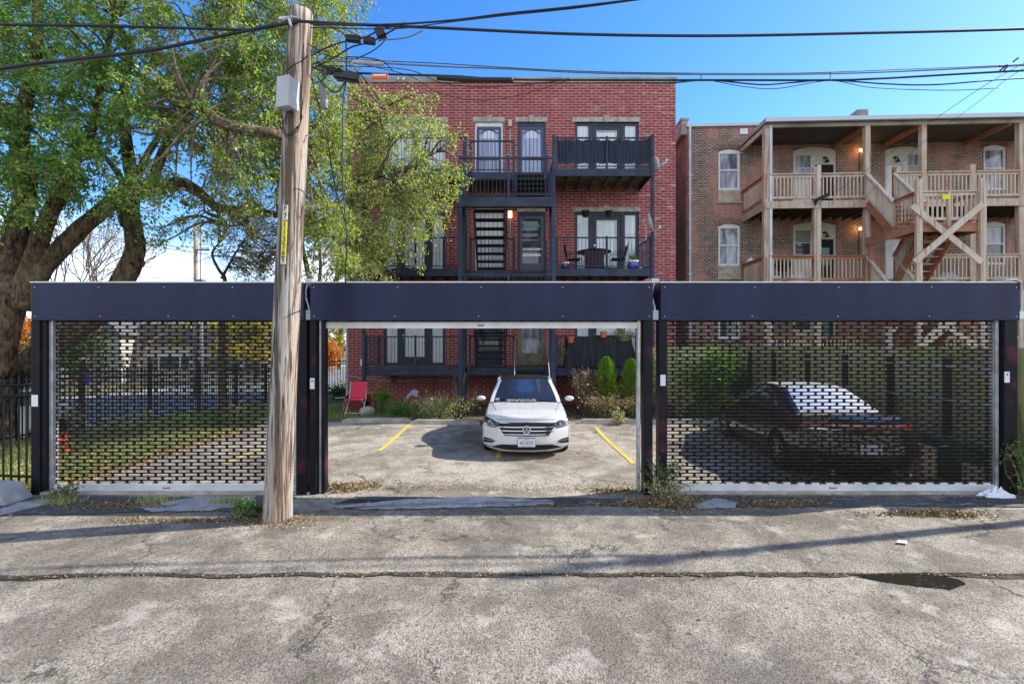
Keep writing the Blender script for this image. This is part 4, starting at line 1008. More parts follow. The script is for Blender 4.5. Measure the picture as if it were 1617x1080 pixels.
for f in range(3):
    zf = FL[f]
    deck(XA, XB - .01, DY0, DY1, zf); deck(XB, XC - .01, DY0 + .35 if f else DY0, DY1, zf + .003); deck(XC, XD, DY0, DY1, zf)
    rl = railing('balcony_railing', [(XA + .04, DY1 - .1), (XA + .04, DY0), ((XA + XB) / 2, DY0), (XB - .05, DY0)], zf)
    if f != 0 or True: rr = railing('balcony_railing', [(XC + .05, DY0), ((XC + XD) / 2 + .12, DY0), (XD - .04, DY0), (XD - .04, DY1 - .1)], zf)
bx(XD - .02, XD + .08, DY0 - .1, DY0 - .0, 0, FL[2] + 1.15).build('corner_post', 'iron', mp_)
bx(XA - .08, XA + .02, DY0 - .1, DY0 - .0, 0, FL[2] + 1.0).build('corner_post', 'iron', mp_)
SA0, SA1, SB0, SB1 = -1.22, -.24, .12, 1.12
LX0, LX1 = PX(724, LY0), PX(877, LY0)
def flight(x0, x1, ya, za, yb, zb, n, rail=None, name='stair_flight'):
    """from (ya,za) low to (yb,zb) high"""
    o = [MB().beam((x, ya, za - .05), (x, yb, zb - .08), .05, .24).build('stair_stringer', 'iron', mp_) for x in (x0, x1)][0]
    for i in range(n):
        u = (i + .6) / n; y = ya + (yb - ya) * u; z = za + (zb - za) * u
        bx(x0 + .03, x1 - .03, y - .14, y + .14, z - .05, z).build('tread', 'dark_under', o)
    return o
land = [3.16, 6.68]
for i, zl in enumerate(land):
    deck(LX0, LX1, LY0, LY1, zl, .27, False, 'stair_landing')
    flight(SA0, SA1, DY0 + .9 if i else DY0 + .4, FL[i], LY1 - .05, zl, 8 if i else 8)
    flight(SB0, SB1, LY1 - .05, zl, DY0 + .42, FL[i + 1], 7)
    railing('landing_railing', [(LX0 + .05, LY1), (LX0 + .05, LY0), ((LX0 + LX1) / 2 + .05, LY0), (LX1 - .05, LY0), (LX1 - .05, LY1)], zl, 1.2, .118)
    for x in (SB0 - .05, SB1 + .06):
        m_ = MB(); m_.beam((x, LY1, zl + 1.0), (x, DY0 + .3, FL[i + 1] + 1.0), .04, .05); m_.beam((x, LY1, zl + .45), (x, DY0 + .3, FL[i + 1] + .45), .02, .025)
        for q in range(8): u = q / 7; y = LY1 + (DY0 + .3 - LY1) * u; z = zl + (FL[i + 1] - zl) * u; m_.beam((x, y, z + .1), (x, y, z + 1.0), .014, .014, 0, (0, 1, 0))
        m_.build('stair_handrail', 'iron', mp_)
    yl = DY0 + (.9 if i else .4)
    for x in (SA0 - .05, SA1 + .05): MB().beam((x, yl, FL[i] + .95), (x, LY1, zl + .95), .04, .05).build('stair_handrail', 'iron', mp_)
for f in (1, 2): railing('opening_railing', [(PX(742, DY0), DY0 + .3), (PX(811, DY0), DY0 + .3)], FL[f] + .003, 1.09)
railing('opening_railing', [(PX(742, DY0), DY0), (PX(811, DY0), DY0)], FL[0] + .003, 1.09)
for x, yy in ((LX0 + .05, LY0 + .03), (LX1 - .05, LY0 + .03), (LX0 + .05, LY1 - .04), (LX1 - .05, LY1 - .04)): bx(x - .06, x + .06, yy - .06, yy + .06, 0, land[1] + (.0)).build('support_post', 'iron', mp_)
for x in (XB, XC - .06): bx(x - .05, x + .05, DY0 - .05, DY0 + .05, 0, FL[2] + 1.15).build('support_post', 'iron', mp_)
# steps to the ground behind the white car
flight(SB0, SB1, 13.95, .1, DY0, FL[0], 7)
for x in (SB0 - .04, SB1 + .05): MB().tube([(x, 13.9, .0), (x, 13.9, 1.0), (x, DY0 - .05, FL[0] + .95)], .015, 8).build('stair_handrail', 'galv', mp_)
# privacy screen on the top right balcony: wavy fabric tied inside the balusters
t = thing('privacy_screen', 'dark navy fabric privacy screen tied along the third storey balcony rail', 'privacy screen', (XC, DY0, FL[2]))
m_ = MB(); nx, nz_ = 120, 8; xa, xb = PX(877, DY0), PX(1027, DY0)
def scr(i, j):
    u = i / nx; v = j / nz_; x = xa + (xb - xa) * u
    z = FL[2] + .22 + .80 * v + (.02 * math.sin(u * 60) if j == nz_ else 0) + (.015 * math.sin(u * 47) if j == 0 else 0) - (.06 * (1 - u) * v * 0)
    return (x + (.10 * (1 - u) ** 8 * (1 - v)), DY0 + .05 + .018 * math.sin(u * 95) * (0.4 + .6 * math.sin(v * 3.1)) + .012 * noise.noise(Vector((u * 30, v * 3, 0))), z)
for i in range(nx):
    for j in range(nz_): m_.quad(scr(i, j), scr(i + 1, j), scr(i + 1, j + 1), scr(i, j + 1))
m_.build('fabric', 'navy_cloth', t, fix=False)
m_ = MB()
for i in range(12): x = xa + (xb - xa) * (i + .5) / 12; m_.tube([(x, DY0 + .03, FL[2] + 1.0), (x + .02, DY0 - .03, FL[2] + 1.08)], .006, 4)
m_.build('ties', 'paper', t)
# satellite dishes
def dish(label, c, rad, face, arm_to, pole_to):
    t = thing('satellite_dish', label, 'satellite dish', c, 'satellite dishes on the metal porch')
    f_ = Vector(face).normalized(); m_ = MB(); pr = [(rad * q / 6, .25 * rad * (q / 6) ** 2) for q in range(0, 7)]; pr[0] = (.001, 0)
    m_.lathe(pr, c, 20, 0, f_); o = m_.build('reflector', 'white_paint', t, smooth=True)
    sd_ = o.modifiers.new('s', 'SOLIDIFY'); sd_.thickness = .012
    lo = Vector(c) + Vector((0, 0, -rad * .9)); m2 = MB(); m2.tube([lo, Vector(arm_to)], .014, 6); m2.tube([Vector(arm_to) - f_ * .0, Vector(arm_to) + Vector((0, 0, .10))], .035, 8); m2.build('receiver_arm', 'meter_grey', t)
    m3 = MB(); m3.tube([Vector(c) - f_ * .03, Vector(c) - f_ * .10, Vector(pole_to)], .022, 7); m3.build('mast', 'meter_grey', t)
    return t
dish('lower satellite dish seen edge on beside the second storey balcony', P(1024.5, 353, 15.3), .33, (.93, -.25, .28), P(1042, 361, 15.1), P(1020, 380, 15.45))
dish('upper satellite dish behind the corner post at the third storey', P(1032, 260, 15.7), .26, (.9, .2, .25), P(1052, 256, 15.6), P(1028, 268, 15.6))
# flag-like small light by the right corner
t = thing('wall_camera', 'small white fixture on the brick beside the upper dish', 'fixture', P(1053, 256, 17.0)); MB().beam(P(1046, 260, 16.98), P(1053, 256, 16.9), .05, .07).build('housing', 'white_paint', t)
# hanging pots of the second storey
for i, px in enumerate((924.5, 962)):
    t = thing('hanging_pot', ('left black hanging pot under the second storey lintel', 'right black hanging pot with a bright side under the second storey lintel')[i], 'flower pot', P(px, 338, 16.2), 'hanging pots')
    c = P(px, 339, 16.2); c.z -= .09
    MB().lathe([(.09, 0), (.135, .17), (.155, .17), (.155, .21), (.13, .21), (.12, .12)], c, 16).build('pot', 'black_iron', t, smooth=False)
    MB().tube([c + Vector((-.12, 0, .2)), c + Vector((0, 0, .55))], .004, 4).tube([c + Vector((.12, 0, .2)), c + Vector((0, 0, .55)), c + Vector((0, .1, .95))], .004, 4).build('hanger', 'black_iron', t)
# second storey balcony furniture
zf = FL[1]
t = thing('patio_table', 'round glass topped patio table on the second storey balcony', 'table', (PX(938, 16.2), 16.2, zf))
c = Vector((PX(938, 16.2), 16.2, zf))
MB().lathe([(.60, .70), (.62, .715), (.60, .73), (.575, .725), (.575, .705)], c, 32).build('table_rim', 'black_iron', t)
MB().lathe([(.001, .712), (.575, .712), (.575, .720), (.001, .720)], c, 32).build('table_top', 'mid_glass', t)
for i in range(4): a = i * math.pi / 2 + .7; MB().tube([c + Vector((.5 * math.cos(a), .5 * math.sin(a), .70)), c + Vector((.3 * math.cos(a), .3 * math.sin(a), .35)), c + Vector((.42 * math.cos(a), .42 * math.sin(a), 0))], .014, 6).build('leg', 'black_iron', t)
def patio_chair(label, x, y, ang):
    t = thing('patio_chair', label, 'chair', (x, y, zf), 'patio chairs of the second storey balcony')
    c_, s_ = math.cos(ang), math.sin(ang); T = lambda a, b, z: (x + a * c_ - b * s_, y + a * s_ + b * c_, zf + z)
    m_ = MB()
    for a, b in ((0, 0),): 
        n0 = len(m_.v)
        pts = [(-.24, .22), (.24, .22), (.24, -.22), (-.24, -.22)]
        m_.v += [T(*p, .42) for p in pts] + [T(*p, .45) for p in pts]
        for f_ in ((0, 1, 2, 3), (7, 6, 5, 4), (0, 4, 5, 1), (1, 5, 6, 2), (2, 6, 7, 3), (3, 7, 4, 0)): m_.f.append(tuple(n0 + q for q in f_)); m_.m.append(0)
    m_.build('seat', 'black_cloth', t)
    m2 = MB()
    for j in range(5):
        z0_, z1_ = .50 + j * .09, .58 + j * .09; n0 = len(m2.v)
        yb = -.22 - j * .025
        m2.v += [T(-.21, yb, z0_), T(.21, yb, z0_), T(.21, yb - .02, z1_), T(-.21, yb - .02, z1_), T(-.21, yb - .012, z0_), T(.21, yb - .012, z0_), T(.21, yb - .032, z1_), T(-.21, yb - .032, z1_)]
        for f_ in ((0, 1, 2, 3), (7, 6, 5, 4), (0, 4, 5, 1), (1, 5, 6, 2), (2, 6, 7, 3), (3, 7, 4, 0)): m2.f.append(tuple(n0 + q for q in f_)); m2.m.append(0)
    m2.build('backrest', 'black_cloth', t)
    for sx in (-.25, .25):
        MB().tube([T(sx, .26, 0), T(sx, .24, .42), T(sx, .25, .60), T(sx, .16, .67), T(sx, -.1, .66), T(sx, -.23, .60)], .012, 6).build('arm_frame', 'black_iron', t)
        MB().tube([T(sx, -.30, 0), T(sx, -.22, .42), T(sx, -.34, .98)], .012, 6).build('back_leg', 'rod', t)
patio_chair('black patio chair left of the glass table', PX(906, 16.1), 16.1, R(-90)); patio_chair('black patio chair right of the glass table', PX(975, 16.1), 16.1, R(90))
t = thing('wicker_chair', 'dark wicker chair back in front of the glass table', 'chair', (PX(939, 15.75), 15.75, zf))
m_ = MB(); xa, xb = PX(924, 15.7), PX(953, 15.7)
n = 14
for i in range(n):
    for j in range(8):
        f_ = lambda i, j: (xa + (xb - xa) * i / n + (i / n - .5) * .08 * abs(j / 8 - .4), 15.68 - .06 * math.sin(math.pi * i / n) - .1 * j / 8 * 0, zf + .06 + .60 * j / 8)
        m_.quad(f_(i, j), f_(i + 1, j), f_(i + 1, j + 1), f_(i, j + 1))
q = m_.build('backrest', 'wicker', t); s_ = q.modifiers.new('s', 'SOLIDIFY'); s_.thickness = .04
bx(xa + .02, xb - .02, 15.70, 16.05, zf + .36, zf + .42).build('seat', 'wicker', t)
for x in (xa + .05, xb - .05):
    for y in (15.72, 16.0): bx(x - .02, x + .02, y - .02, y + .02, zf, zf + .36).build('leg', 'wicker', t)
for i, (px, r_, h_, mt, lab) in enumerate(((892.5, .15, .24, 'blue_glaze', 'squat blue glazed pot at the left end of the second storey balcony'), (999.5, .20, .30, 'blue_glaze', 'large blue glazed pot holding a plant on the second storey balcony'), (1011, .07, .12, 'sign_yellow', 'small yellow pot between the two blue pots'), (1018, .10, .13, 'blue_glaze', 'small blue pot by the balcony corner post'))):
    t = thing('glazed_pot', lab, 'flower pot', (PX(px, 15.65), 15.65, zf), 'glazed pots'); c = (PX(px, 15.65), 15.65, zf + .002)
    MB().lathe([(r_ * .6, 0), (r_ * .95, h_ * .3), (r_, h_ * .6), (r_ * .8, h_ * .85), (r_ * .9, h_), (r_ * .75, h_), (r_ * .65, h_ * .8)], c, 18).build('pot', mt, t, smooth=True)
    MB().lathe([(r_ * .88, h_ * .84), (r_ * .93, h_ * .86), (r_ * .95, h_ * 1.01), (r_ * .9, h_ * 1.01)], c, 18).build('rim', 'paper', t, smooth=True)
# ground floor balcony: tarp covered grill, planters, red can
zf = FL[0]
t = thing('covered_grill', 'large black cover draped over something on the ground floor balcony rail', 'cover', (PX(950, 15.45), 15.45, zf))
m_ = MB(); xa, xb = PX(897, 15.4), PX(997, 15.4); nx, nz_ = 60, 14
def tp(i, j, back=0):
    u, v = i / nx, j / nz_
    x = xa + (xb - xa) * u; z = zf + .05 + 1.08 * v
    if j == nz_ or v > .8: z -= .10 * math.exp(-((u - .25) / .13) ** 2) * v
    spread = (1 - v) ** 1.5
    x += spread * (.30 * max(0, (u - .8) / .2) - .10 * max(0, (.1 - u) / .1))
    y = DY0 - .06 - .05 * spread - .02 * math.sin(u * 55 + v * 2) * (1 - .5 * v) - .015 * noise.noise(Vector((u * 22, v * 3, 2)))
    return (x, y + back, z)
for i in range(nx):
    for j in range(nz_): m_.quad(tp(i, j), tp(i + 1, j), tp(i + 1, j + 1), tp(i, j + 1))
for i in range(nx): m_.quad(tp(i, nz_), tp(i + 1, nz_), (tp(i + 1, nz_)[0], DY0 + .75, zf + 1.08), (tp(i, nz_)[0], DY0 + .75, zf + 1.08))
for i in (0, nx):
    for j in range(nz_): a, b = tp(i, j), tp(i, j + 1); m_.quad(a, b, (b[0], DY0 + .75, b[2]), (a[0], DY0 + .75, a[2]))
m_.build('cover', 'black_cloth', t, smooth=True)
t = thing('planter_pot', 'brown planter with a leafy yellow green plant at the left of the ground floor balcony', 'planter', (PX(884, 15.6), 15.6, zf)); c = (PX(884, 15.75), 15.75, zf + .002)
MB().lathe([(.15, 0), (.22, .15), (.235, .32), (.20, .44), (.17, .44), (.17, .38)], c, 18).build('pot', 'brown_pot', t, smooth=True); planter_c = Vector(c); planter_t = t
t = thing('fuel_can', 'small red plastic can beside the brown planter', 'can', (PX(897, 15.5), 15.5, zf)); x = PX(897, 15.6)
q = bx(x - .10, x + .10, 15.55, 15.72, zf + .002, zf + .20).build('can_body', 'red', t); b_ = q.modifiers.new('b', 'BEVEL'); b_.width = .03; b_.segments = 3
MB().tube([(x - .06, 15.63, zf + .20), (x - .06, 15.63, zf + .26), (x + .05, 15.63, zf + .26), (x + .07, 15.63, zf + .20)], .015, 6).build('handle', 'red', t)
for i, (px, py, lab) in enumerate(((901, 537, 'orange flower pot hung on the left of the ground floor rail'), (953, 529, 'orange flower pot hung at the middle of the ground floor rail'))):
    t = thing('rail_pot', lab, 'flower pot', P(px, py, 15.4), 'orange rail pots'); c = P(px, py, 15.38); c.z -= .09
    MB().lathe([(.08, 0), (.12, .17), (.135, .17), (.135, .21), (.11, .21)], c, 14).build('pot', 'terracotta', t); MB().tube([c + Vector((0, .06, .19)), c + Vector((0, .14, .23)), c + Vector((0, .14, .12))], .008, 5).build('hook', 'black_iron', t)
t = thing('pot_tray_row', 'row of low pale trays along the ground floor balcony edge', 'plant trays', (PX(940, 15.5), 15.5, zf))
for px in (914, 925, 943, 975): bx(PX(px - 4, 15.56), PX(px + 4, 15.56), 15.52, 15.68, zf + .002, zf + .07).build('tray', 'brown_pot', t)
# ------------------------------------------------------------------ right: common brick building with a lumber porch
OB = Vector((7.46, 19.4, 0)); AB = R(-2.4)
CB, SB_ = math.cos(AB), math.sin(AB)
def Lp(px, py, yl=0.0):
    """point of the photograph on the local plane y = yl of the right-hand building -> local (x,z)"""
    d = Vector(((px - CX) / FPX, 1, -(py - CY) / FPX)); o = Vector((0, 0, CH)) - OB
    ox, oy = CB * o.x + SB_ * o.y, -SB_ * o.x + CB * o.y; ddx, ddy = CB * d.x + SB_ * d.y, -SB_ * d.x + CB * d.y
    t = (yl - oy) / ddy
    return ox + ddx * t, o.z + d.z * t
def lx(px, yl=0.0): return Lp(px, 500, yl)[0]
def lz(px, py, yl=0.0): return Lp(px, py, yl)[1]
cb = thing('common_brick_building', 'tan common brick building with white arched windows behind the lumber porch', 'building', tuple(OB), rot=(0, 0, AB))
ZW = lz(1130, 201)
XL = lx(1084); XR = lx(1700) + 3
warch = [(1134.5, 1169, 235, 300), (1134.5, 1169, 353, 420), (1134.5, 1169, 471, 535), (1553.5, 1590, 229, 300), (1553.5, 1590, 350, 418), (1553.5, 1590, 470, 535)]
dgrp = [(1252.5, 1321, 232, 322), (1252.5, 1321, 350, 441), (1252.5, 1321, 468, 560), (1398, 1463, 231, 322), (1398, 1463, 349, 441), (1398, 1463, 467, 560)]
holes = []; 
for a, b, c, d in warch + dgrp: 
    cx = (a + b) / 2; holes.append((lx(a), lx(b), lz(cx, d), lz(cx, c)))
mb = MB(); holed_wall(mb, XL, XR, 0, ZW, 0, holes, .14)
mb.quad((XL, 0, 0), (XL, 0, ZW), (XL, 14, ZW), (XL, 14, 0)); mb.quad((XR, 0, 0), (XR, 14, 0), (XR, 14, ZW), (XR, 0, ZW)); mb.quad((XL, 14, 0), (XL, 14, ZW), (XR, 14, ZW), (XR, 14, 0))
mb.build('wall', 'brick_tan', cb, fix=False)
bx(XL + .2, XR, .2, 14, ZW - .3, ZW - .2).build('roof', 'roof_grey', cb)
m_ = MB(); m_.box(XL - .02, XR, -.10, .1, ZW - .002, ZW + .12); m_.build('gutter', 'roof_edge', cb)
m_ = MB(); m_.box(XL - .22, XL + .06, -.02, 14, ZW - 1.6 + 1.3, ZW + .30); m_.box(XL - .26, XL + .10, -.05, 14, ZW + .301, ZW + .40); m_.build('parapet', 'coping', cb)
m_ = MB(); m_.tube([(XL + .12, -.07, ZW), (XL + .12, -.07, 2.5)], .06, 10); q = m_.build('downspout', 'grey_pipe', cb)
m_ = MB(); [m_.box(XL + .03, XL + .21, -.14, -.002, z - .02, z + .02) for z in (9.4, 8.6, 7.5, 6.3, 5.2)]; m_.build('pipe_bracket', 'roof_edge', q)
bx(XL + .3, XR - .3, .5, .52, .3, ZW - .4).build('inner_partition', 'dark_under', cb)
bx(lx(1168), lx(1180), -.05, -.002, lz(1174, 213), lz(1174, 204)).build('patch_panel', 'white_paint', cb)
t = thing('roof_vent', 'white box vent on the roof above the porch', 'roof vent', tuple(OB), rot=(0, 0, AB))
a = Lp(1340, 188, 4)[0]; b = Lp(1371, 188, 4)[0]; z0 = ZW - .2; z1 = lz(1360, 173, 4)
MB().prism([(a, z0), (b, z0), (b, z1), (a + (b - a) * .45, z1)], 4, 5).build('vent_hood', 'coping', t)
def arch_pts(x0, x1, zt, rise, n=10): return [(x0 + (x1 - x0) * i / n, zt - rise + rise * (1 - (2 * i / n - 1) ** 2)) for i in range(n + 1)]
def arch_fill(x0, x1, zt, rise, par, arch_row=True):
    """brick left above the segmental head, plus the ring of header bricks"""
    ap = arch_pts(x0, x1, zt, rise); m_ = MB()
    for i in range(len(ap) - 1):
        (a, za), (b, zb) = ap[i], ap[i + 1]
        if min(za, zb) < zt - .003: m_.prism([(a, za), (b, zb), (b, zt), (a, zt)], .001, .138)
    m_.build('arch_infill', 'brick_arch', par)
    if arch_row:
        m_ = MB(); w_ = x1 - x0; cx = (x0 + x1) / 2; rad = (w_ * w_ / 4 + rise * rise) / (2 * rise); cz = zt - rad; an = math.asin(w_ / 2 / rad) * 1.12; n = int(w_ / .075)
        for row in (0, 1):
            for i in range(n + 1):
                a = -an + 2 * an * i / n; r0 = rad + .015 + row * .125; r1 = r0 + .11
                m_.beam((cx + r0 * math.sin(a), -.004, cz + r0 * math.cos(a)), (cx + r1 * math.sin(a), -.004, cz + r1 * math.cos(a)), .052, .02, 0, (0, 1, 0))
        m_.build('header_arch', 'brick_arch', par)
glz = ['mid_glass', 'mid_glass', 'dark_glass', 'mid_glass', 'mid_glass', 'dark_glass']
for i, (a, b, c, d) in enumerate(warch):
    cx = (a + b) / 2; x0, x1, z0, z1 = lx(a), lx(b), lz(cx, d), lz(cx, c); rise = .10
    W_ = None; fr = MB(); f_ = .09; y = .05
    ap = arch_pts(x0, x1, z1, rise)
    fr.box(x0, x0 + f_, y, y + .08, z0, z1 - rise); fr.box(x1 - f_, x1, y, y + .08, z0, z1 - rise); fr.box(x0 + f_, x1 - f_, y, y + .08, z0, z0 + f_)
    fr.prism([(x0, z1 - rise - .001)] + [(x0, z1 - rise - .10), (x1, z1 - rise - .10), (x1, z1 - rise - .001)] + ap[::-1], y + .001, y + .079)
    mid = (z0 + z1) / 2 - .02
    fr.box(x0 + f_, x1 - f_, y + .01, y + .07, mid - .03, mid + .03)
    W_ = fr.build('window', 'white_paint', cb)
    bx(x0 + f_, x1 - f_, y + .05, y + .06, mid + .03, z1 - rise - .09).build('upper_sash', 'mid_glass' if i % 3 != 2 else 'dark_glass', W_)
    bx(x0 + f_, x1 - f_, y + .055, y + .065, z0 + f_, mid - .03).build('lower_sash', 'dark_glass' if i in (2, 4, 5) else 'mid_glass', W_)
    arch_fill(x0, x1, z1, rise, cb)
    if i in (0, 1):
        bx(x0 - .02, x1 + .02, -.02, .02, z0 - .50, z0 - .01).build('panel', 'stone', cb); bx(x0 - .08, x1 + .08, -.06, .02, z0 - .58, z0 - .501).build('sill', 'stone', cb)
for i, (a, b, c, d) in enumerate(dgrp):
    cx = (a + b) / 2; x0, x1, z0, z1 = lx(a), lx(b), lz(cx, d), lz(cx, c); rise = .16; y = .04
    left_window = i < 3; wd = x1 - x0
    split = x0 + wd * (.47 if left_window else .50)
    ap = arch_pts(x0, x1, z1, rise, 14); fr = MB()
    fr.prism([(x0, z1 - rise - .10), (x1, z1 - rise - .10)] + ap[::-1], y + .001, y + .079)
    zt = z1 - rise - .10
    wxa, wxb, dxa, dxb = (x0, split, split, x1) if left_window else (split, x1, x0, split)
    trz = zt - .48
    zs_ = z0 + (1.15 if not left_window else 1.05)
    frame_rects(fr, x0, x1, z0, zt, y, y + .08, [(wxa + .12, wxb - .10, zs_, zt - .08), (dxa + .09, dxb - .09, z0, trz)])
    W_ = fr.build('door_and_window_unit', 'offwhite', cb)
    mid = (zs_ + zt - .08) / 2
    bx(wxa + .12, wxb - .10, y + .05, y + .06, mid, zt - .08).build('upper_sash', 'mid_glass' if i in (0,) else ('blinds' if i in (1, 2) else 'mid_glass'), W_)
    bx(wxa + .12, wxb - .10, y + .055, y + .065, zs_, mid - .03).build('lower_sash', 'curtain_blue' if i == 0 else 'dark_glass', W_); bx(wxa + .12, wxb - .10, y + .03, y + .06, mid - .03, mid).build('meeting_rail', 'white_paint', W_)
    dm = 'black_iron' if i in (0, 1, 2) else 'white_paint'
    D = bx(dxa + .09, dxb - .09, y + .04, y + .08, z0 + .02, trz - .01).build('door_leaf', dm, W_)
    if i in (0,):
        g = MB(); [g.box(dxa + .14 + q * .11, dxa + .155 + q * .11, y + .03, y + .039, z0 + .2, trz - .1) for q in range(6)]; g.build('door_bars', 'dark_frame', D)
    elif i in (1, 2): bx(dxa + .15, dxb - .25, y + .030, y + .039, z0 + .6, trz - .35).build('pane', 'van_teal', D)
    else: bx(dxa + .2, dxb - .2, y + .03, y + .039, z0 + 1.1, trz - .2).build('pane', 'curtain', D)
    arch_fill(x0, x1, z1, rise, cb, arch_row=False)
    lt = thing('door_lamp', ('black lamp over the dark third storey door', 'black lamp over the second storey door with a pale curtain', 'black lamp over the ground floor door of the brick building', 'black lamp over the white third storey door', 'black lamp over the white second storey door', 'black lamp over the white ground floor door')[i], 'wall lamp', tuple(OB), 'lamps over the porch doors', rot=(0, 0, AB))
    lx_, lz_ = (dxa + dxb) / 2, trz + .27; MB().lathe([(.07, 0), (.05, .06)], (lx_, y - .002, lz_), 10, 0, Vector((0, -1, 0))).build('lamp_mount', 'dark_frame', lt)
    MB().lathe([(.09, -.20), (.02, -.06), (.02, 0)], (lx_ + .05, y - .10, lz_), 10).build('lamp_shade', 'dark_frame', lt)
for i, (px, py) in enumerate(((1358.5, 362), (1359, 238), (1364, 241))):
    x, z = Lp(px, py, -.1); t = thing('porch_lamp', ('lit porch lamp on the brick at the second storey', 'upper left lit lamp of the third storey pair', 'lower right lit lamp of the third storey pair')[i], 'wall lamp', tuple(OB), 'lit porch lamps', rot=(0, 0, AB))
    MB().lathe([(.03, -.05), (.06, 0), (.05, .06), (.01, .08)], (x, -.1, z), 12).build('lamp_globe', 'lamp_warm', t, smooth=True)
    MB().tube([(x, -.1, z - .05), (x, -.03, z - .12), (x, -.02, z - 1.3)], .016, 6).build('conduit', 'dark_frame', t)
    if i < 2:
        pd = bpy.data.lights.new('porch_light', 'POINT'); pd.energy = 1.6; pd.color = (1, .45, .15); pd.shadow_soft_size = .06
        po = bpy.data.objects.new('porch_light', pd); COL.objects.link(po); po.parent = t; po.location = (x - .04, -.22, z + .02)
# ---- porch
wp = thing('wooden_porch', 'three storey lumber back porch with stairs and crossed braces on the tan brick building', 'wooden porch', tuple(OB), rot=(0, 0, AB))
DF = -1.95
XP = [lx(p, DF) for p in (1211, 1290, 1371, 1460, 1537, 1614)]
FB = [lz(1250, 574, DF) , lz(1250, 445, DF) + .04, lz(1250, 318, DF)]
FB[1] = (FB[0] + FB[2]) / 2 - .02
ZR = lz(1400, 193, DF)
XPR = lx(1700, DF)
def lum(m_, a, b, w_=.09, h_=.09): m_.beam(a, b, w_, h_)
for i, x in enumerate(XP + [XPR]):
    top = ZR if i in (0, 2, 3, 5, 6) else FB[2] + 1.30
    w_ = .095
    bx(x - w_, x + w_ * .9, DF - .0, DF + .17, 0, top).build('porch_post', 'porch_wood', wp)
bx(XP[0] + .09, XP[0] + .19, DF - .03, DF + .06, 0, ZR).build('downspout', 'grey_pipe', wp)
bx(XP[1] + .0, XP[1] + .14, DF - .03, DF - .002, 0, FB[2] + 1.35).build('post_board', 'porch_grey', wp)
def wrail(a, b, za, zb, par, mt='porch_wood', h=1.02, sp=.135, red=False):
    m_ = MB(); A, B = Vector((a[0], a[1], za)), Vector((b[0], b[1], zb)); n = max(2, int((B - A).length / sp)); up = Vector((0, 0, 1))
    lum(m_, A + up * h, B + up * h, .14, .045); lum(m_, A + up * (h - .08), B + up * (h - .08), .04, .09); lum(m_, A + up * .14, B + up * .14, .045, .09); m_.beam(A + up * .10, A + up * (h - .02), .04, .04, 0, (0, 1, 0)); m_.beam(B + up * .10, B + up * (h - .02), .04, .04, 0, (0, 1, 0))
    o = m_.build('railing', mt, par); m2 = MB()
    for i in range(1, n): p = A.lerp(B, i / n); m2.beam(p + up * .10, p + up * (h - .04), .038, .038, 0, (0, 1, 0))
    m2.build('balusters', 'porch_grey' if not red else 'porch_wood', o); return o
for f in range(3):
    z = FB[f]
    o = MB().box(XP[0] + .02, XPR, DF + .03, -.01, z - .04, z).build('porch_deck', 'porch_wood', wp)
    m_ = MB(); m_.box(XP[0] - .02, XPR, DF - .045, DF - .005, z - .28, z - .005); m_.box(XP[0] - .06, XP[0] - .021, DF - .04, -.01, z - .28, z - .005); m_.build('rim_beam', 'porch_wood' if f == 2 else 'porch_red', o)
    j = MB(); x = XP[0] + .3
    while x < XPR: j.box(x - .02, x + .02, DF + .0, -.02, z - .24, z - .045); x += .42
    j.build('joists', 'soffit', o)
    wrail((XP[0] - .03, -.05), (XP[0] - .03, DF), z, z, wp, 'porch_red', red=True)
    wrail((XP[0] + .1, DF + .02), (XP[1] - .1, DF + .02), z, z, wp, 'porch_wood' if f == 2 else 'porch_red'); wrail((XP[1] + .1, DF + .02), (XP[2] - .1, DF + .02), z, z, wp, 'porch_wood' if f == 2 else 'porch_red')
    wrail((lx(1414, DF), DF + .02), (XP[3] - .1, DF + .02), z, z, wp); 
    if f == 2: wrail((XP[3] + .1, DF + .02), (XP[4] - .1, DF + .02), z, z, wp)
    else: wrail((XP[3] + .1, DF + .02), (XP[4] - .1, DF + .02), z, z, wp)
    wrail((XP[4] + .1, DF + .02), (XP[5] - .1, DF + .02), z, z, wp); wrail((XP[5] + .1, DF + .02), (XPR, DF + .02), z, z, wp)
bx(lx(1413, DF) - .05, lx(1413, DF) + .05, DF - .02, DF + .08, FB[2], FB[2] + 1.25).build('newel_post', 'porch_red', wp)
# porch roof
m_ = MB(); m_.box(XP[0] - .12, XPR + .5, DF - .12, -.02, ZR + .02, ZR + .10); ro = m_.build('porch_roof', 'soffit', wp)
bx(XP[0] - .16, XPR + .5, DF - .24, DF - .121, ZR + .0, ZR + .15).build('gutter', 'roof_edge', ro)
bx(XP[0] - .05, XPR + .5, DF - .02, DF + .06, ZR - .12, ZR + .019).build('fascia', 'coping', ro)
bx(XP[0] - .16, XP[0] - .121, DF - .12, -.02, ZR - .02, ZR + .14).build('gable_board', 'coping', ro)
bx(XP[0] - .08, XP[0] - .02, DF, -.02, ZR - .22, ZR - .04).build('roof_beam', 'porch_grey', ro)
for x in (XP[2], XP[3], lx(1600, DF)): bx(x - .04, x + .04, DF + .1, -.02, ZR - .16, ZR + .018).build('roof_beam', 'porch_red', ro)
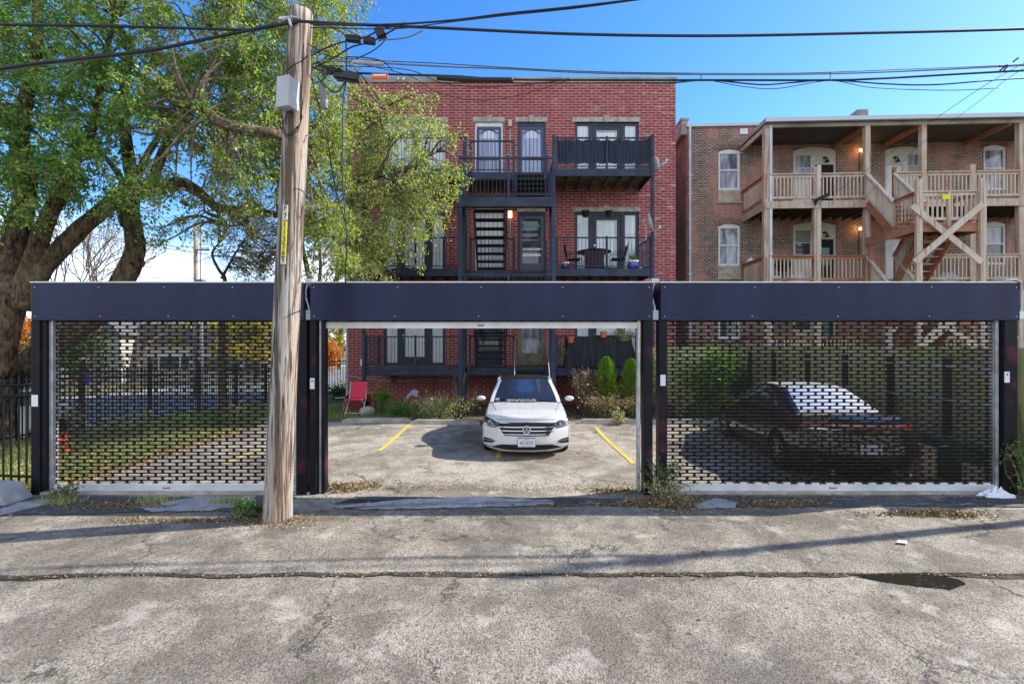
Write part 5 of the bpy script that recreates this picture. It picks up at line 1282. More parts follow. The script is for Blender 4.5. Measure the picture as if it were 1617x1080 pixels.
# landings, stairs
LYf, LYb = DF - 2.25, DF - 1.35
xl0, xl1 = lx(1447, LYf), lx(1547, LYf)
for f in (0, 1):
    zl = (FB[f] + FB[f + 1]) / 2 + .10
    o = MB().box(xl0, xl1, LYf, LYb, zl - .04, zl).build('stair_landing', 'porch_wood', wp)
    m_ = MB(); m_.box(xl0 - .04, xl1 + .04, LYf - .04, LYf - .001, zl - .30, zl - .005); m_.box(xl0 - .08, xl0 - .041, LYf - .04, DF - .05, zl - .30, zl - .005); m_.box(xl1 + .041, xl1 + .08, LYf - .04, DF - .05, zl - .30, zl - .005); m_.box(xl0 - .04, xl1 + .04, LYb, LYb + .04, zl - .30, zl - .005)
    m_.build('landing_beams', 'porch_red', o)
    j = MB(); x = xl0 + .3
    while x < xl1: j.box(x - .02, x + .02, LYf, LYb, zl - .25, zl - .045); x += .4
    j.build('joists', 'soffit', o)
    wrail((xl0 + .08, LYf + .03), ((xl0 + xl1) / 2, LYf + .03), zl, zl, wp, 'porch_grey'); wrail(((xl0 + xl1) / 2, LYf + .03), (xl1 - .08, LYf + .03), zl, zl, wp, 'porch_grey')
    bx((xl0 + xl1) / 2 - .05, (xl0 + xl1) / 2 + .05, LYf - .06, LYf - .001 + .0, zl - .30, zl + .98).build('mid_post', 'porch_wood', wp)
    wrail((xl0 + .02, LYf + .05), (xl0 + .02, LYb), zl, zl, wp, 'porch_red', red=True); wrail((xl1 - .02, LYf + .05), (xl1 - .02, LYb), zl, zl, wp, 'porch_red', red=True)
    # up flight on the left, down flight on the right
    for (a, b, ya, za, yb, zb, mt) in ((xl0 + .0, xl0 + 1.0, LYb, zl, DF - .05, FB[f + 1], 'porch_red'), (xl1 - 1.0, xl1 - .02, LYb, zl, DF - .05, FB[f], 'porch_red')):
        fo = [MB().beam((x, ya, za - .14), (x, yb, zb - .14), .045, .28).build('stair_stringer', mt, wp) for x in (a, b)][0]
        for i in range(7): u = (i + .5) / 7; y = ya + (yb - ya) * u; z = za + (zb - za) * u; bx(a + .03, b - .03, y - .15, y + .15, z - .04, z).build('tread', 'porch_wood', fo)
        for x in (a, b): wrail((x, ya + .02), (x, yb), za, zb, wp, 'porch_grey' if zb > za else 'porch_red', h=.98, red=zb < za)
for px in (1447, 1547):
    x = lx(px, LYf); bx(x - .10, x - .005, LYf - .14, LYf - .045, 0, FB[2] - .05).build('landing_post', 'porch_wood', wp); bx(x - .0, x + .085, LYf - .14, LYf - .05, 0, FB[2] - .05 ).build('landing_post', 'porch_grey', wp)
for yy in (DF - .25,):
    for x in (xl0 + .05, xl1 - .05): bx(x - .07, x + .07, yy, yy + .14, 0, FB[2] - 1.6).build('landing_post', 'porch_red', wp)
yb_ = LYf - .19
def brace(p, q, y): m_ = MB(); (a, za), (b, zb) = Lp(*p, y), Lp(*q, y); m_.beam((a, y, za), (b, y, zb), .04, .19, 0, (0, 0, 1)); return m_.build('cross_brace', 'porch_grey', wp)
brace((1440, 325), (1550, 414), yb_ + .02); brace((1552, 322), (1444, 414), yb_ - .025)
brace((1440, 470), (1550, 556), yb_ + .02); brace((1552, 470), (1444, 556), yb_ - .025)
brace((1500, 500), (1440, 560), yb_ - .03)
t = thing('notice_board', 'small yellow notice tied to the wooden stair landing rail', 'notice', tuple(OB), rot=(0, 0, AB)); (a, za), (b, zb) = Lp(1488, 315, LYf - .08), Lp(1501, 307, LYf - .08); bx(a, b, LYf - .09, LYf - .07, za, zb).build('notice_sheet', 'sign_yellow', t)
MB().tube([(a + .03, LYf - .07, zb), (a + .03, LYf + .0, zb + .03)], .006, 4).build('tie', 'ink', t)
t = thing('floodlight', 'black floodlight on the lumber post at the third storey beam', 'floodlight', tuple(OB), rot=(0, 0, AB)); (a, za) = Lp(1298, 312, DF - .3)
MB().beam((a - .22, DF - .15, za - .10), (a + .14, DF - .45, za + .06), .22, .07).build('lamp_head', 'trim', t); MB().tube([(a - .1, DF - .05, za - .2), (a - .1, DF - .2, za - .05)], .03, 8).build('bracket', 'trim', t)
for i, (px, py, ylc, s_, lab) in enumerate(((1242, 419, DF + .7, .30, 'black round grill behind the second storey railing'),)):
    (a, za) = Lp(px, py, ylc); t = thing('kettle_grill', lab, 'grill', tuple(OB), rot=(0, 0, AB)); c = (a - .15, ylc, za)
    MB().lathe([(.02, -.28), (.2, -.2), (.3, 0), (.26, .16), (.12, .27), (.02, .3)], c, 18).build('bowl', 'trim', t, smooth=True)
    for k_ in range(3): an = k_ * 2.1; MB().tube([(c[0] + .15 * math.cos(an), c[1] + .15 * math.sin(an), c[2] - .2), (c[0] + .3 * math.cos(an), c[1] + .3 * math.sin(an), FB[1])], .015, 6).build('leg', 'trim', t)
for i, (px, py, wd, ht, lab) in enumerate(((1225, 433, .5, .35, 'pile of white bags behind the left second storey railing'), (1262, 428, .9, .5, 'white covered bundle behind the second storey railing'), (1497, 428, .8, .45, 'white covered bundle behind the railing under the crossed braces'), (1577, 432, .5, .3, 'small pale bundle behind the far right second storey railing'))):
    a, za = Lp(px, 440, DF + .6); t = thing('wrapped_bundle', lab, 'bundle', tuple(OB), 'pale bundles on the second storey porch', rot=(0, 0, AB)); m_ = MB()
    n1, n2 = 12, 7; zf_ = FB[1] + .01
    for q in range(n2):
        for p_ in range(n1):
            f_ = lambda p_, q: (a + wd / 2 * math.cos(2 * math.pi * p_ / n1) * math.cos(q / n2 * 1.5) * (1 + .2 * noise.noise(Vector((p_ % n1, q, i)))), DF + .6 + .25 * math.sin(2 * math.pi * p_ / n1) * math.cos(q / n2 * 1.5), zf_ + ht * math.sin(q / n2 * 1.57) * (1 + .25 * noise.noise(Vector((p_ % n1 * .7, q * .5, i * 3)))))
            m_.quad(f_(p_, q), f_(p_ + 1, q), f_(p_ + 1, q + 1), f_(p_, q + 1))
    m_.build('wrapping', 'paper', t)
a, za = Lp(1180, 415, -.3); t = thing('wall_bag', 'white bag hung on the left end of the second storey porch rail', 'bag', tuple(OB), rot=(0, 0, AB)); MB().lathe([(.03, -.2), (.15, -.12), (.17, .05), (.08, .16), (.02, .2)], (a + .1, -.35, za), 10).build('bag_body', 'paper', t, smooth=True)
MB().tube([(a + .1, -.35, za + .18), (a + .16, -.35, za + .28)], .01, 5).build('bag_tie', 'paper', t)
# ------------------------------------------------------------------ cars
def interp(tab, x):
    if x <= tab[0][0]: return tab[0][1]
    for (a, b), (c, d) in zip(tab, tab[1:]):
        if x <= c:
            u = (x - a) / (c - a); u = u * u * (3 - 2 * u) * .5 + u * .5
            return b + (d - b) * u
    return tab[-1][1]
class Car:
    def __init__(s, root, L_, HW, top, belt_edge, bottom, front, rear, gh, paint, arches, wheel_r, tr, roofmat, glass_rear, spokes=10):
        s.root = root; s.L = L_; s.HW = HW; s.paint = paint
        nu, nv, nw = 64, 22, 14
        def pt(u, v, w_):
            # w_: 0 bottom .. 1 top ; v -1..1
            xf = front(abs(v), w_); xr = L_ - rear(abs(v), w_); l = xf + (xr - xf) * u
            av = abs(v)
            zt = interp(top, l) - belt_edge * av ** 4; zb = interp(bottom, l) + .05 * av ** 6
            z = zb + (zt - zb) * w_
            hw = HW * interp([(0, .93), (.12, .975), (.35, 1.0), (.62, .995), (.80, .975), (1, .90)], w_)
            hw *= interp([(0, .93), (.35, .985), (.8, 1), (L_ - .9, 1), (L_ - .3, .97), (L_, .91)], l)
            # side crease
            hw += .010 * math.exp(-((w_ - .72) / .06) ** 2)
            return (v * hw, l, z)
        vs = []; fs = []; idx = {}
        def V_(i, j, k_):
            key = (i, j, k_)
            if key not in idx: idx[key] = len(vs); vs.append(pt(i / nu, -1 + 2 * j / nv, k_ / nw))
            return idx[key]
        for i in range(nu):
            for j in range(nv):
                fs.append((V_(i, j, nw), V_(i + 1, j, nw), V_(i + 1, j + 1, nw), V_(i, j + 1, nw))); fs.append((V_(i, j, 0), V_(i, j + 1, 0), V_(i + 1, j + 1, 0), V_(i + 1, j, 0)))
            for k_ in range(nw):
                fs.append((V_(i, 0, k_), V_(i + 1, 0, k_), V_(i + 1, 0, k_ + 1), V_(i, 0, k_ + 1))); fs.append((V_(i, nv, k_), V_(i, nv, k_ + 1), V_(i + 1, nv, k_ + 1), V_(i + 1, nv, k_)))
        for j in range(nv):
            for k_ in range(nw):
                fs.append((V_(0, j, k_), V_(0, j, k_ + 1), V_(0, j + 1, k_ + 1), V_(0, j + 1, k_))); fs.append((V_(nu, j, k_), V_(nu, j + 1, k_), V_(nu, j + 1, k_ + 1), V_(nu, j, k_ + 1)))
        me = bpy.data.meshes.new('body'); me.from_pydata(vs, [], fs)
        bm = bmesh.new(); bm.from_mesh(me); bmesh.ops.recalc_face_normals(bm, faces=bm.faces); bm.to_mesh(me); bm.free()
        s.bvh = BVHTree.FromPolygons([Vector(v) for v in vs], fs)
        o = bpy.data.objects.new('body', me); COL.objects.link(o); o.parent = root; ORG[o.name] = None; me.materials.append(M[paint]); me.materials.append(M['trim'])
        # wheel arches by boolean
        cut = MB()
        for y in arches: cut.tube([(-HW - .2, y, wheel_r), (-HW + .30, y, wheel_r)], wheel_r + .045, 40); cut.tube([(HW - .30, y, wheel_r), (HW + .2, y, wheel_r)], wheel_r + .045, 40)
        co = cut.build('cut', 'trim', None)
        co.parent = root
        b = o.modifiers.new('b', 'BOOLEAN'); b.operation = 'DIFFERENCE'; b.object = co; b.solver = 'EXACT'; b.material_mode = 'TRANSFER' if hasattr(b, 'material_mode') else 'INDEX'
        bpy.context.view_layer.update()
        me2 = bpy.data.meshes.new_from_object(o.evaluated_get(bpy.context.evaluated_depsgraph_get())); o.modifiers.clear(); o.data = me2
        bpy.data.objects.remove(co)
        me2.polygons.foreach_set('use_smooth', [True] * len(me2.polygons)); me2.set_sharp_from_angle(angle=R(38))
        s.body = o
        # greenhouse
        zb = gh['zb']; f0, f1, r0, r1, hb, ht = gh['f0'], gh['f1'], gh['r0'], gh['r1'], gh['hb'], gh['ht']; roof = gh['roof']
        nu2, nv2, nw2 = 44, 20, 12
        def gp(u, v, w_):
            av = abs(v); fx = f0 + (f1 - f0) * (w_ ** .92) + gh.get('fc', .14) * av ** 2.2 * (1 - .4 * w_); rx = r0 + (r1 - r0) * (w_ ** 1.05) - .14 * av ** 2.2 * (1 - .4 * w_)
            l = fx + (rx - fx) * u; zt = interp(roof, l) - .035 * av ** 3; z0 = interp(top, l) - belt_edge - .03 if False else zb - .02
            z = z0 + (zt - z0) * w_; hw = hb + (ht - hb) * w_ ** 1.35
            hw *= 1 - .06 * (2 * u - 1) ** 4
            return (v * hw, l, z)
        parts = {'roof': MB(), 'windshield': MB(), 'rear_window': MB(), 'side_window': MB(), 'pillars': MB()}
        def q_(name, a, b, c, d): parts[name].quad(gp(*a), gp(*b), gp(*c), gp(*d))
        for i in range(nu2):
            for j in range(nv2):
                u0, u1, v0, v1 = i / nu2, (i + 1) / nu2, -1 + 2 * j / nv2, -1 + 2 * (j + 1) / nv2
                vm = abs(v0 + v1) / 2
                q_('roof' if vm < .88 else 'pillars', (u0, v0, 1), (u1, v0, 1), (u1, v1, 1), (u0, v1, 1))
            for k_ in range(nw2):
                w0, w1 = k_ / nw2, (k_ + 1) / nw2; um = (i + .5) / nu2; wm = (w0 + w1) / 2
                bp = abs(um - .46) < .02; edge = um < .07 or um > .93 or wm > .90 or abs(um - .80) < .015
                for sv in (-1, 1): q_('pillars' if edge or bp else 'side_window', (i / nu2, sv, w0), ((i + 1) / nu2, sv, w0), ((i + 1) / nu2, sv, w1), (i / nu2, sv, w1))
        for j in range(nv2):
            for k_ in range(nw2):
                v0, v1, w0, w1 = -1 + 2 * j / nv2, -1 + 2 * (j + 1) / nv2, k_ / nw2, (k_ + 1) / nw2; vm = abs(v0 + v1) / 2; wm = (w0 + w1) / 2
                q_('pillars' if vm > .90 else 'windshield', (0, v0, w0), (0, v0, w1), (0, v1, w1), (0, v1, w0))
                q_('pillars' if vm > .90 or wm > .96 else 'rear_window', (1, v0, w0), (1, v1, w0), (1, v1, w1), (1, v0, w1))
        mts = {'roof': roofmat, 'windshield': 'car_glass', 'rear_window': glass_rear, 'side_window': 'car_glass', 'pillars': paint}
        for n_, mb_ in parts.items():
            ob = mb_.build(n_, mts[n_], root, fix=False)
            bm = bmesh.new(); bm.from_mesh(ob.data); bmesh.ops.remove_doubles(bm, verts=bm.verts, dist=.0005); bmesh.ops.recalc_face_normals(bm, faces=bm.faces); bm.to_mesh(ob.data); bm.free()
            ob.data.polygons.foreach_set('use_smooth', [True] * len(ob.data.polygons)); ob.data.set_sharp_from_angle(angle=R(40))
        s.gp = gp
        bx(-hb + .05, hb - .05, f0 + .4, r0 - .4, zb - .3, zb - .04).build('cabin_floor', 'trim', root)
        # wheels
        for y in arches:
            for sx in (-1, 1):
                xo = sx * (HW - .015); xi = sx * (HW - .235)
                wh = thing('wheel', None, None, (0, 0, 0)); wh.parent = root; ORG[wh.name] = None
                m_ = MB(); m_.lathe([(wheel_r * .62, 0), (wheel_r * .95, .0), (wheel_r, .03), (wheel_r, .19), (wheel_r * .95, .22), (wheel_r * .62, .22)], (xi if sx > 0 else xo, y, wheel_r), 32, 0, Vector((1, 0, 0))); m_.build('tyre', 'rubber', wh, smooth=False)
                m_ = MB(); rr_ = wheel_r * .64
                m_.lathe([(rr_, 0), (rr_, .02), (rr_ * .93, .02), (rr_ * .90, 0)], (xo - (.0 if sx < 0 else .02), y, wheel_r), 32, 0, Vector((1, 0, 0)))
                for k_ in range(spokes): a = 2 * math.pi * k_ / spokes; m_.beam((xo - sx * .01, y + .04 * math.cos(a), wheel_r + .04 * math.sin(a)), (xo - sx * .012, y + rr_ * .93 * math.cos(a), wheel_r + rr_ * .93 * math.sin(a)), .020, .030, 0, (1, 0, 0))
                m_.lathe([(.06, 0), (.05, .015)], (xo - .01, y, wheel_r), 14, 0, Vector((1, 0, 0))); m_.build('rim', 'rim', wh)
                bx(xo - sx * .05 - .01, xo - sx * .05 + .01, y - rr_ * .8, y + rr_ * .8, wheel_r - rr_ * .5, wheel_r + rr_ * .5).build('brake_disc', 'trim', wh)
    def hit(s, x, z, front=True):
        h = s.bvh.ray_cast(Vector((x, -2 if front else s.L + 2, z)), Vector((0, 1 if front else -1, 0)))
        return h[0].y if h[0] is not None else None
    def patch(s, name, topl, botl, mt, off=.006, front=True, mirror=False, n=24, m=6, par=None):
        """surface piece between two polylines (x,z) laid on the nose or tail"""
        def res(pl, u):
            ls = [math.dist(a, b) for a, b in zip(pl, pl[1:])]; t = u * sum(ls)
            for (a, b), l_ in zip(zip(pl, pl[1:]), ls):
                if t <= l_ + 1e-9: f_ = t / l_ if l_ else 0; return (a[0] + (b[0] - a[0]) * f_, a[1] + (b[1] - a[1]) * f_)
                t -= l_
            return pl[-1]
        out = []
        for sg in ((1, -1) if mirror else (1,)):
            mb_ = MB(); G_ = []
            for i in range(n + 1):
                a, b = res(topl, i / n), res(botl, i / n); col = []
                for j in range(m + 1):
                    x = sg * (a[0] + (b[0] - a[0]) * j / m); z = a[1] + (b[1] - a[1]) * j / m; y = s.hit(x, z, front)
                    col.append([x, y, z])
                G_.append(col)
            flat = [q[1] for c in G_ for q in c if q[1] is not None]; av = (max(flat) if front else min(flat))
            for c in G_:
                for q in c:
                    if q[1] is None: q[1] = av
            d = -off if front else off
            F_ = [[(q[0], q[1] + d, q[2]) for q in c] for c in G_]; B_ = [[(q[0], q[1] - d * .6, q[2]) for q in c] for c in G_]
            for i in range(n):
                for j in range(m): mb_.quad(F_[i][j], F_[i + 1][j], F_[i + 1][j + 1], F_[i][j + 1])
                mb_.quad(F_[i][0], F_[i + 1][0], B_[i + 1][0], B_[i][0]); mb_.quad(F_[i][m], F_[i + 1][m], B_[i + 1][m], B_[i][m])
            for j in range(m): mb_.quad(F_[0][j], F_[0][j + 1], B_[0][j + 1], B_[0][j]); mb_.quad(F_[n][j], F_[n][j + 1], B_[n][j + 1], B_[n][j])
            out.append(mb_.build(name, mt, par or s.root, smooth=False))
        return out
# ---- white sedan facing the alley
wc = thing('parked_car', 'white compact sedan with black roof facing out of the middle bay', 'car', (.285, 8.92, 0), 'cars parked in the lot', rot=(0, 0, R(-.6)))
wcar = Car(wc, 4.70, .90,
    [(0, .735), (.10, .795), (.25, .85), (.6, .92), (1.0, .965), (1.35, 1.00), (2.2, .99), (3.6, 1.03), (4.0, 1.08), (4.5, 1.07), (4.7, 1.0)], .055,
    [(0, .125), (.5, .13), (1.0, .17), (4.2, .19), (4.7, .30)],
    lambda v, w_: .30 * v ** 2.6 + (.10 if False else 0) + interp([(0, .10), (.10, .02), (.30, .0), (.55, .015), (.8, .06), (1, .13)], w_),
    lambda v, w_: .22 * v ** 2.8 + interp([(0, .12), (.3, .0), (.7, .03), (1, .10)], w_),
    dict(zb=.99, f0=1.12, f1=2.02, r0=4.12, r1=3.35, hb=.835, ht=.665, roof=[(1.0, 1.40), (2.0, 1.415), (2.6, 1.455), (3.2, 1.44), (4.2, 1.38)]),
    'car_white', (.88, 3.57), .325, None, 'trim', 'car_glass')
C_ = wcar
C_.patch('grille_panel', [(-.60, .69), (0, .71), (.60, .69)], [(-.44, .462), (0, .452), (.44, .462)], 'trim', .010)
for nm, t_, b_ in (('grille_bar', [(-.60, .705), (0, .728), (.60, .705)], [(-.585, .690), (0, .710), (.585, .690)]), ('grille_bar', [(-.60, .625), (0, .634), (.60, .625)], [(-.60, .614), (0, .623), (.60, .614)]),
                   ('grille_bar', [(-.56, .556), (0, .562), (.56, .556)], [(-.555, .546), (0, .552), (.555, .546)]), ('grille_bar', [(-.46, .492), (0, .492), (.46, .492)], [(-.455, .484), (0, .484), (.455, .484)])):
    C_.patch(nm, t_, b_, 'chrome', .016)
hl = C_.patch('headlight', [(.515, .672), (.66, .735), (.80, .785), (.872, .80)], [(.53, .645), (.62, .600), (.75, .612), (.868, .635)], 'trim', .012, mirror=True)
for o_, sg in zip(hl, (1, -1)):
    f2 = lambda pl: [(sg * x, z) for x, z in pl]
    C_.patch('headlight_lens', f2([(.555, .672), (.68, .722), (.80, .765), (.852, .780)]), f2([(.57, .652), (.64, .626), (.75, .636), (.848, .656)]), 'lamp_glass', .018, par=o_)
    C_.patch('running_light', f2([(.60, .632), (.75, .636), (.85, .662)]), f2([(.60, .622), (.75, .626), (.85, .652)]), 'chrome', .021, par=o_)
    C_.patch('projector_lens', f2([(.66, .685), (.70, .69)]), f2([(.66, .655), (.70, .655)]), 'chrome', .022, par=o_, n=4, m=3)
C_.patch('bumper_vent', [(.62, .345), (.70, .375), (.86, .395)], [(.625, .335), (.68, .30), (.86, .285)], 'trim', .008, mirror=True)
C_.patch('vent_fin', [(.64, .352), (.72, .352), (.86, .352)], [(.64, .342), (.72, .342), (.86, .342)], 'rim', .014, mirror=True)
C_.patch('lower_intake', [(-.70, .215), (-.50, .285), (0, .298), (.50, .285), (.70, .215)], [(-.66, .205), (-.4, .185), (0, .180), (.4, .185), (.66, .205)], 'trim', .022, n=36)
C_.patch('intake_trim', [(-.84, .245), (-.6, .226), (0, .20), (.6, .226), (.84, .245)], [(-.84, .234), (-.6, .214), (0, .188), (.6, .214), (.84, .234)], 'chrome', .012, n=36)
pb = C_.patch('plate_bracket', [(-.175, .425), (.175, .425)], [(-.175, .25), (.175, .25)], 'trim', .012, n=8)[0]
yb = C_.hit(0, .34) - .03
q = bx(-.17, .17, yb - .006, yb, .258, .418).build('number_plate', 'plate_white', wc)
text_mesh('BZ 56725', .092, (0, yb - .0075, .332), 'plate_number', 'ink_blue', q, xs=.70)
text_mesh('ILLINOIS', .026, (0, yb - .0075, .402), 'plate_state', 'ink_blue', q, xs=.9)
m_ = MB(); [m_.box(-.10 + i * .03, -.08 + i * .03, yb - .0075, yb - .0065, .268, .276) for i in range(7)]; m_.build('plate_strip', 'sticker_red', q)
# round badge: ring with a V over a W
yl = C_.hit(0, .577) - .035; cz = .577
m_ = MB(); n = 28; rr = .074
for k_ in range(n): a, b = 2 * math.pi * k_ / n, 2 * math.pi * (k_ + 1) / n; m_.beam((rr * math.cos(a), yl, cz + rr * math.sin(a)), (rr * math.cos(b), yl, cz + rr * math.sin(b)), .014, .014, 0, (0, 1, 0))
for a, b in (((-.030, .064), (0, .012)), ((.030, .064), (0, .012)), ((-.062, .030), (-.030, -.050)), ((-.030, -.050), (0, .004)), ((0, .004), (.030, -.050)), ((.030, -.050), (.062, .030))):
    m_.beam((a[0], yl, cz + a[1]), (b[0], yl, cz + b[1]), .013, .013, 0, (0, 1, 0))
bd = m_.build('front_badge', 'white_bar', wc); MB().lathe([(.078, 0), (.078, .02)], (0, yl + .03, cz), 24, 0, Vector((0, -1, 0))).build('badge_back', 'trim', bd)
for sg in (-1, 1):
    m_ = MB(); c = Vector((sg * .995, 1.42, 1.035)); n1, n2 = 14, 10
    for i in range(n1):
        for j in range(n2):
            f_ = lambda i, j: c + Vector((.098 * math.cos(2 * math.pi * i / n1) * math.sin(math.pi * j / n2) * (1.15 if sg * math.cos(2 * math.pi * i / n1) > 0 else 1), .09 * math.cos(math.pi * j / n2), .060 * math.sin(2 * math.pi * i / n1) * math.sin(math.pi * j / n2)))
            m_.quad(f_(i, j), f_(i + 1, j), f_(i + 1, j + 1), f_(i, j + 1))
    mo = m_.build('wing_mirror', 'car_white', wc, smooth=True); MB().beam((sg * .76, 1.52, .985), (sg * .98, 1.44, 1.0), .09, .05).build('mirror_arm', 'trim', mo)
# hood creases, wipers, litter on the cowl, windscreen sticker
m_ = MB()
for sg in (-1, 1):
    pts = [(sg * (.50 + .10 * u), .30 + .80 * u, None) for u in [i / 8 for i in range(9)]]; q_ = []
    for x, y, _ in pts:
        h = C_.bvh.ray_cast(Vector((x, y, 3)), Vector((0, 0, -1))); q_.append((x, y, h[0].z + .0005))
    m_.tube(q_, .003, 5)
    pts = [(sg * (.14 + .03 * u), .30 + .8 * u) for u in [i / 8 for i in range(9)]]; q_ = []
    for x, y in pts: h = C_.bvh.ray_cast(Vector((x, y, 3)), Vector((0, 0, -1))); q_.append((x, y, h[0].z - .001))
    m_.tube(q_, .005, 5)
m_.build('hood_crease', 'car_white', wc, smooth=True)
gp_ = []
for i in range(-12, 13):
    x = i / 12 * .60; z = .752 + .012 * (1 - (i / 12) ** 2); gp_.append((x, C_.hit(x, z) - .001, z))
side = []
for u in range(1, 12):
    x = .60 + .16 * u / 11; y = .42 + .92 * u / 11; h = C_.bvh.ray_cast(Vector((x, y, 3)), Vector((0, 0, -1))); side.append((x, y, h[0].z))
m_ = MB(); m_.tube([(-x, y, z) for x, y, z in side[::-1]] + gp_ + side, .0045, 4); m_.build('hood_gap', 'trim', wc)
for sg in (-1, 1):
    q_ = [(C_.hit(sg * .86, z) , z) for z in (.62, .56, .50, .44, .40)]
    MB().tube([(sg * .862, y - .001, z) for y, z in q_], .003, 4).build('bumper_gap', 'trim', wc)
m_ = MB()
for x0_, x1_ in ((-.55, .02), (.05, .55)): a = Vector(C_.gp(0, x0_ / .75, .10)); b = Vector(C_.gp(0, x1_ / .75, .03)); m_.tube([a + Vector((0, -.012, .012)), b + Vector((0, -.012, .012))], .011, 5)
m_.build('wiper', 'trim', wc)
bx(-.02, .02, 0, 0.001, 0, .001)  # placeholder shape, never linked
a = C_.gp(0, -.80, .10); bx(a[0] - .045, a[0] + .045, a[1] - .03, a[1] - .026, a[2], a[2] + .04).build('screen_sticker', 'paper', wc)
m_ = MB(); a = [Vector(C_.gp(0, v, w_)) + Vector((0, -.008, .008)) for v, w_ in ((-.55, .60), (-.35, .62), (.35, .62), (.45, .60), (.45, .88), (-.55, .88))]
# ---- black sedan seen from behind
yaw = 7.0
Lb = 4.9
h_ = Vector((math.sin(R(yaw)), math.cos(R(yaw)), 0)); tail = Vector((5.62, 7.13, 0)); nose = tail + h_ * Lb
bc = thing('parked_car', 'black sedan parked nose in behind the right grille gate', 'car', tuple(nose), 'cars parked in the lot', rot=(0, 0, R(180 - yaw)))
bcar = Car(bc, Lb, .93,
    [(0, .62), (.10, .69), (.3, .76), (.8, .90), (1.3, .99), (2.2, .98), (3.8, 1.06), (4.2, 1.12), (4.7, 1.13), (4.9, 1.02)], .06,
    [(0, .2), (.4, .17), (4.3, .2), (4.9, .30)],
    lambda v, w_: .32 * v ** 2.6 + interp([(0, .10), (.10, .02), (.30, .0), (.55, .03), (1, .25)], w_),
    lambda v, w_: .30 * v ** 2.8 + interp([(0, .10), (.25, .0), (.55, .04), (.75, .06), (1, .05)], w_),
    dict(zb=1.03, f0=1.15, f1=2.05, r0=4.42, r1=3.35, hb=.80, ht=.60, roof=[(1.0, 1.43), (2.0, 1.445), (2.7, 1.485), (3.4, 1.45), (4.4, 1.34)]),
    'car_black', (.95, 3.82), .345, None, 'car_glare', 'car_glare', 12)  # roof and rear window both wear the painted sky glare
C_ = bcar
C_.patch('tail_light_bar', [(-.84, .99), (0, 1.00), (.84, .99)], [(-.84, .925), (0, .935), (.84, .925)], 'tail_red', .010, front=False, n=40)
C_.patch('light_bar_glass', [(-.5, .985), (0, .99), (.5, .985)], [(-.5, .95), (0, .955), (.5, .95)], 'chrome', .014, front=False, n=30)
C_.patch('rear_lip', [(-.78, .905), (0, .91), (.78, .905)], [(-.78, .885), (0, .89), (.78, .885)], 'chrome', .008, front=False, n=30)
C_.patch('reflector', [(.60, .40), (.74, .41)], [(.60, .375), (.74, .385)], 'tail_red', .010, front=False, mirror=True, n=6, m=2)
C_.patch('lower_valance', [(-.75, .36), (0, .33), (.75, .36)], [(-.70, .24), (0, .22), (.70, .24)], 'trim', .010, front=False, n=30)
yb = C_.hit(0, .55, False) + .02
q = bx(-.155, .155, yb, yb + .006, .545, .695).build('number_plate', 'plate_white', bc)
text_mesh('AC 27110', .085, (0, yb + .0075, .615), 'plate_number', 'ink_blue', q, normal=(0, 1, 0), xs=.70)
for sg in (-1, 1):
    MB().tube([(sg * .55, Lb - .08, .24), (sg * .55, Lb + .0, .24)], .04, 12).build('exhaust_tip', 'chrome', bc)
    mo = MB().beam((sg * .86, 1.52, 1.06), (sg * 1.03, 1.50, 1.07), .10, .13).build('wing_mirror', 'car_black', bc)
C_.patch('boot_badge', [(-.08, .86), (.08, .86)], [(-.08, .845), (.08, .845)], 'chrome', .010, front=False, n=4, m=2)
# ---- white trailer end by the big trunk
YT = 11.0
vn = thing('cargo_trailer', 'white trailer end with teal cover beside the big trunk behind the left fence', 'trailer', (PX(50, YT), YT, 0))
pp = [(17, 697), (20, 642), (84, 640), (84, 662), (52, 672), (39, 690)]
MB().prism([(PX(a, YT), PZ(b, YT)) for a, b in pp], YT, YT + .5).build('body_panel', 'van_white', vn)
MB().prism([(PX(a, YT), PZ(b, YT)) for a, b in ((19, 641), (19, 626), (24, 619), (31, 619), (36, 628), (36, 641))], YT + .05, YT + .45).build('teal_cover', 'van_teal', vn)
bx(PX(20, YT), PX(30, YT), YT - .03, YT + .04, PZ(643, YT), PZ(632, YT)).build('black_latch', 'trim', vn)
text_mesh('20', .17, (PX(27, YT), YT - .004, PZ(685, YT)), 'lettering', 'ink', vn)
MB().lathe([(.2, 0), (.27, .0), (.28, .16), (.2, .16)], (PX(66, YT), YT + .25, .28), 20, 0, Vector((1, 0, 0))).build('wheel', 'rubber', vn)
# ------------------------------------------------------------------ yard things
t = thing('folding_chair', 'pink fabric folding chair with white frame standing on the lawn', 'chair', (PX(563, 15.0), 14.6, 0))
x0, x1, yy = PX(553, 14.6), PX(577, 14.6), 14.6
m_ = MB(); n = 10
for i in range(n):
    for j in range(8):
        f_ = lambda i, j: (x0 + (x1 - x0) * i / n + (.03 * (j / 8)), yy + .12 * j / 8 + .02 * math.sin(math.pi * i / n), PZ(628, yy) + (PZ(603, yy) - PZ(628, yy)) * j / 8)
        m_.quad(f_(i, j), f_(i + 1, j), f_(i + 1, j + 1), f_(i, j + 1))
q = m_.build('backrest', 'pink', t); s_ = q.modifiers.new('s', 'SOLIDIFY'); s_.thickness = .015
zs = PZ(628, yy); bx(x0, x1, yy - .40, yy, zs - .03, zs - .01).build('seat', 'pink', t)
for x in (x0 - .03, x1 + .01):
    MB().tube([(x, yy - .42, 0), (x, yy + .02, zs - .02), (x, yy + .14, PZ(603, yy))], .013, 6).build('side_frame', 'white_bar', t); MB().tube([(x, yy + .12, 0), (x, yy - .38, zs)], .013, 6).build('rear_leg', 'white_bar', t)
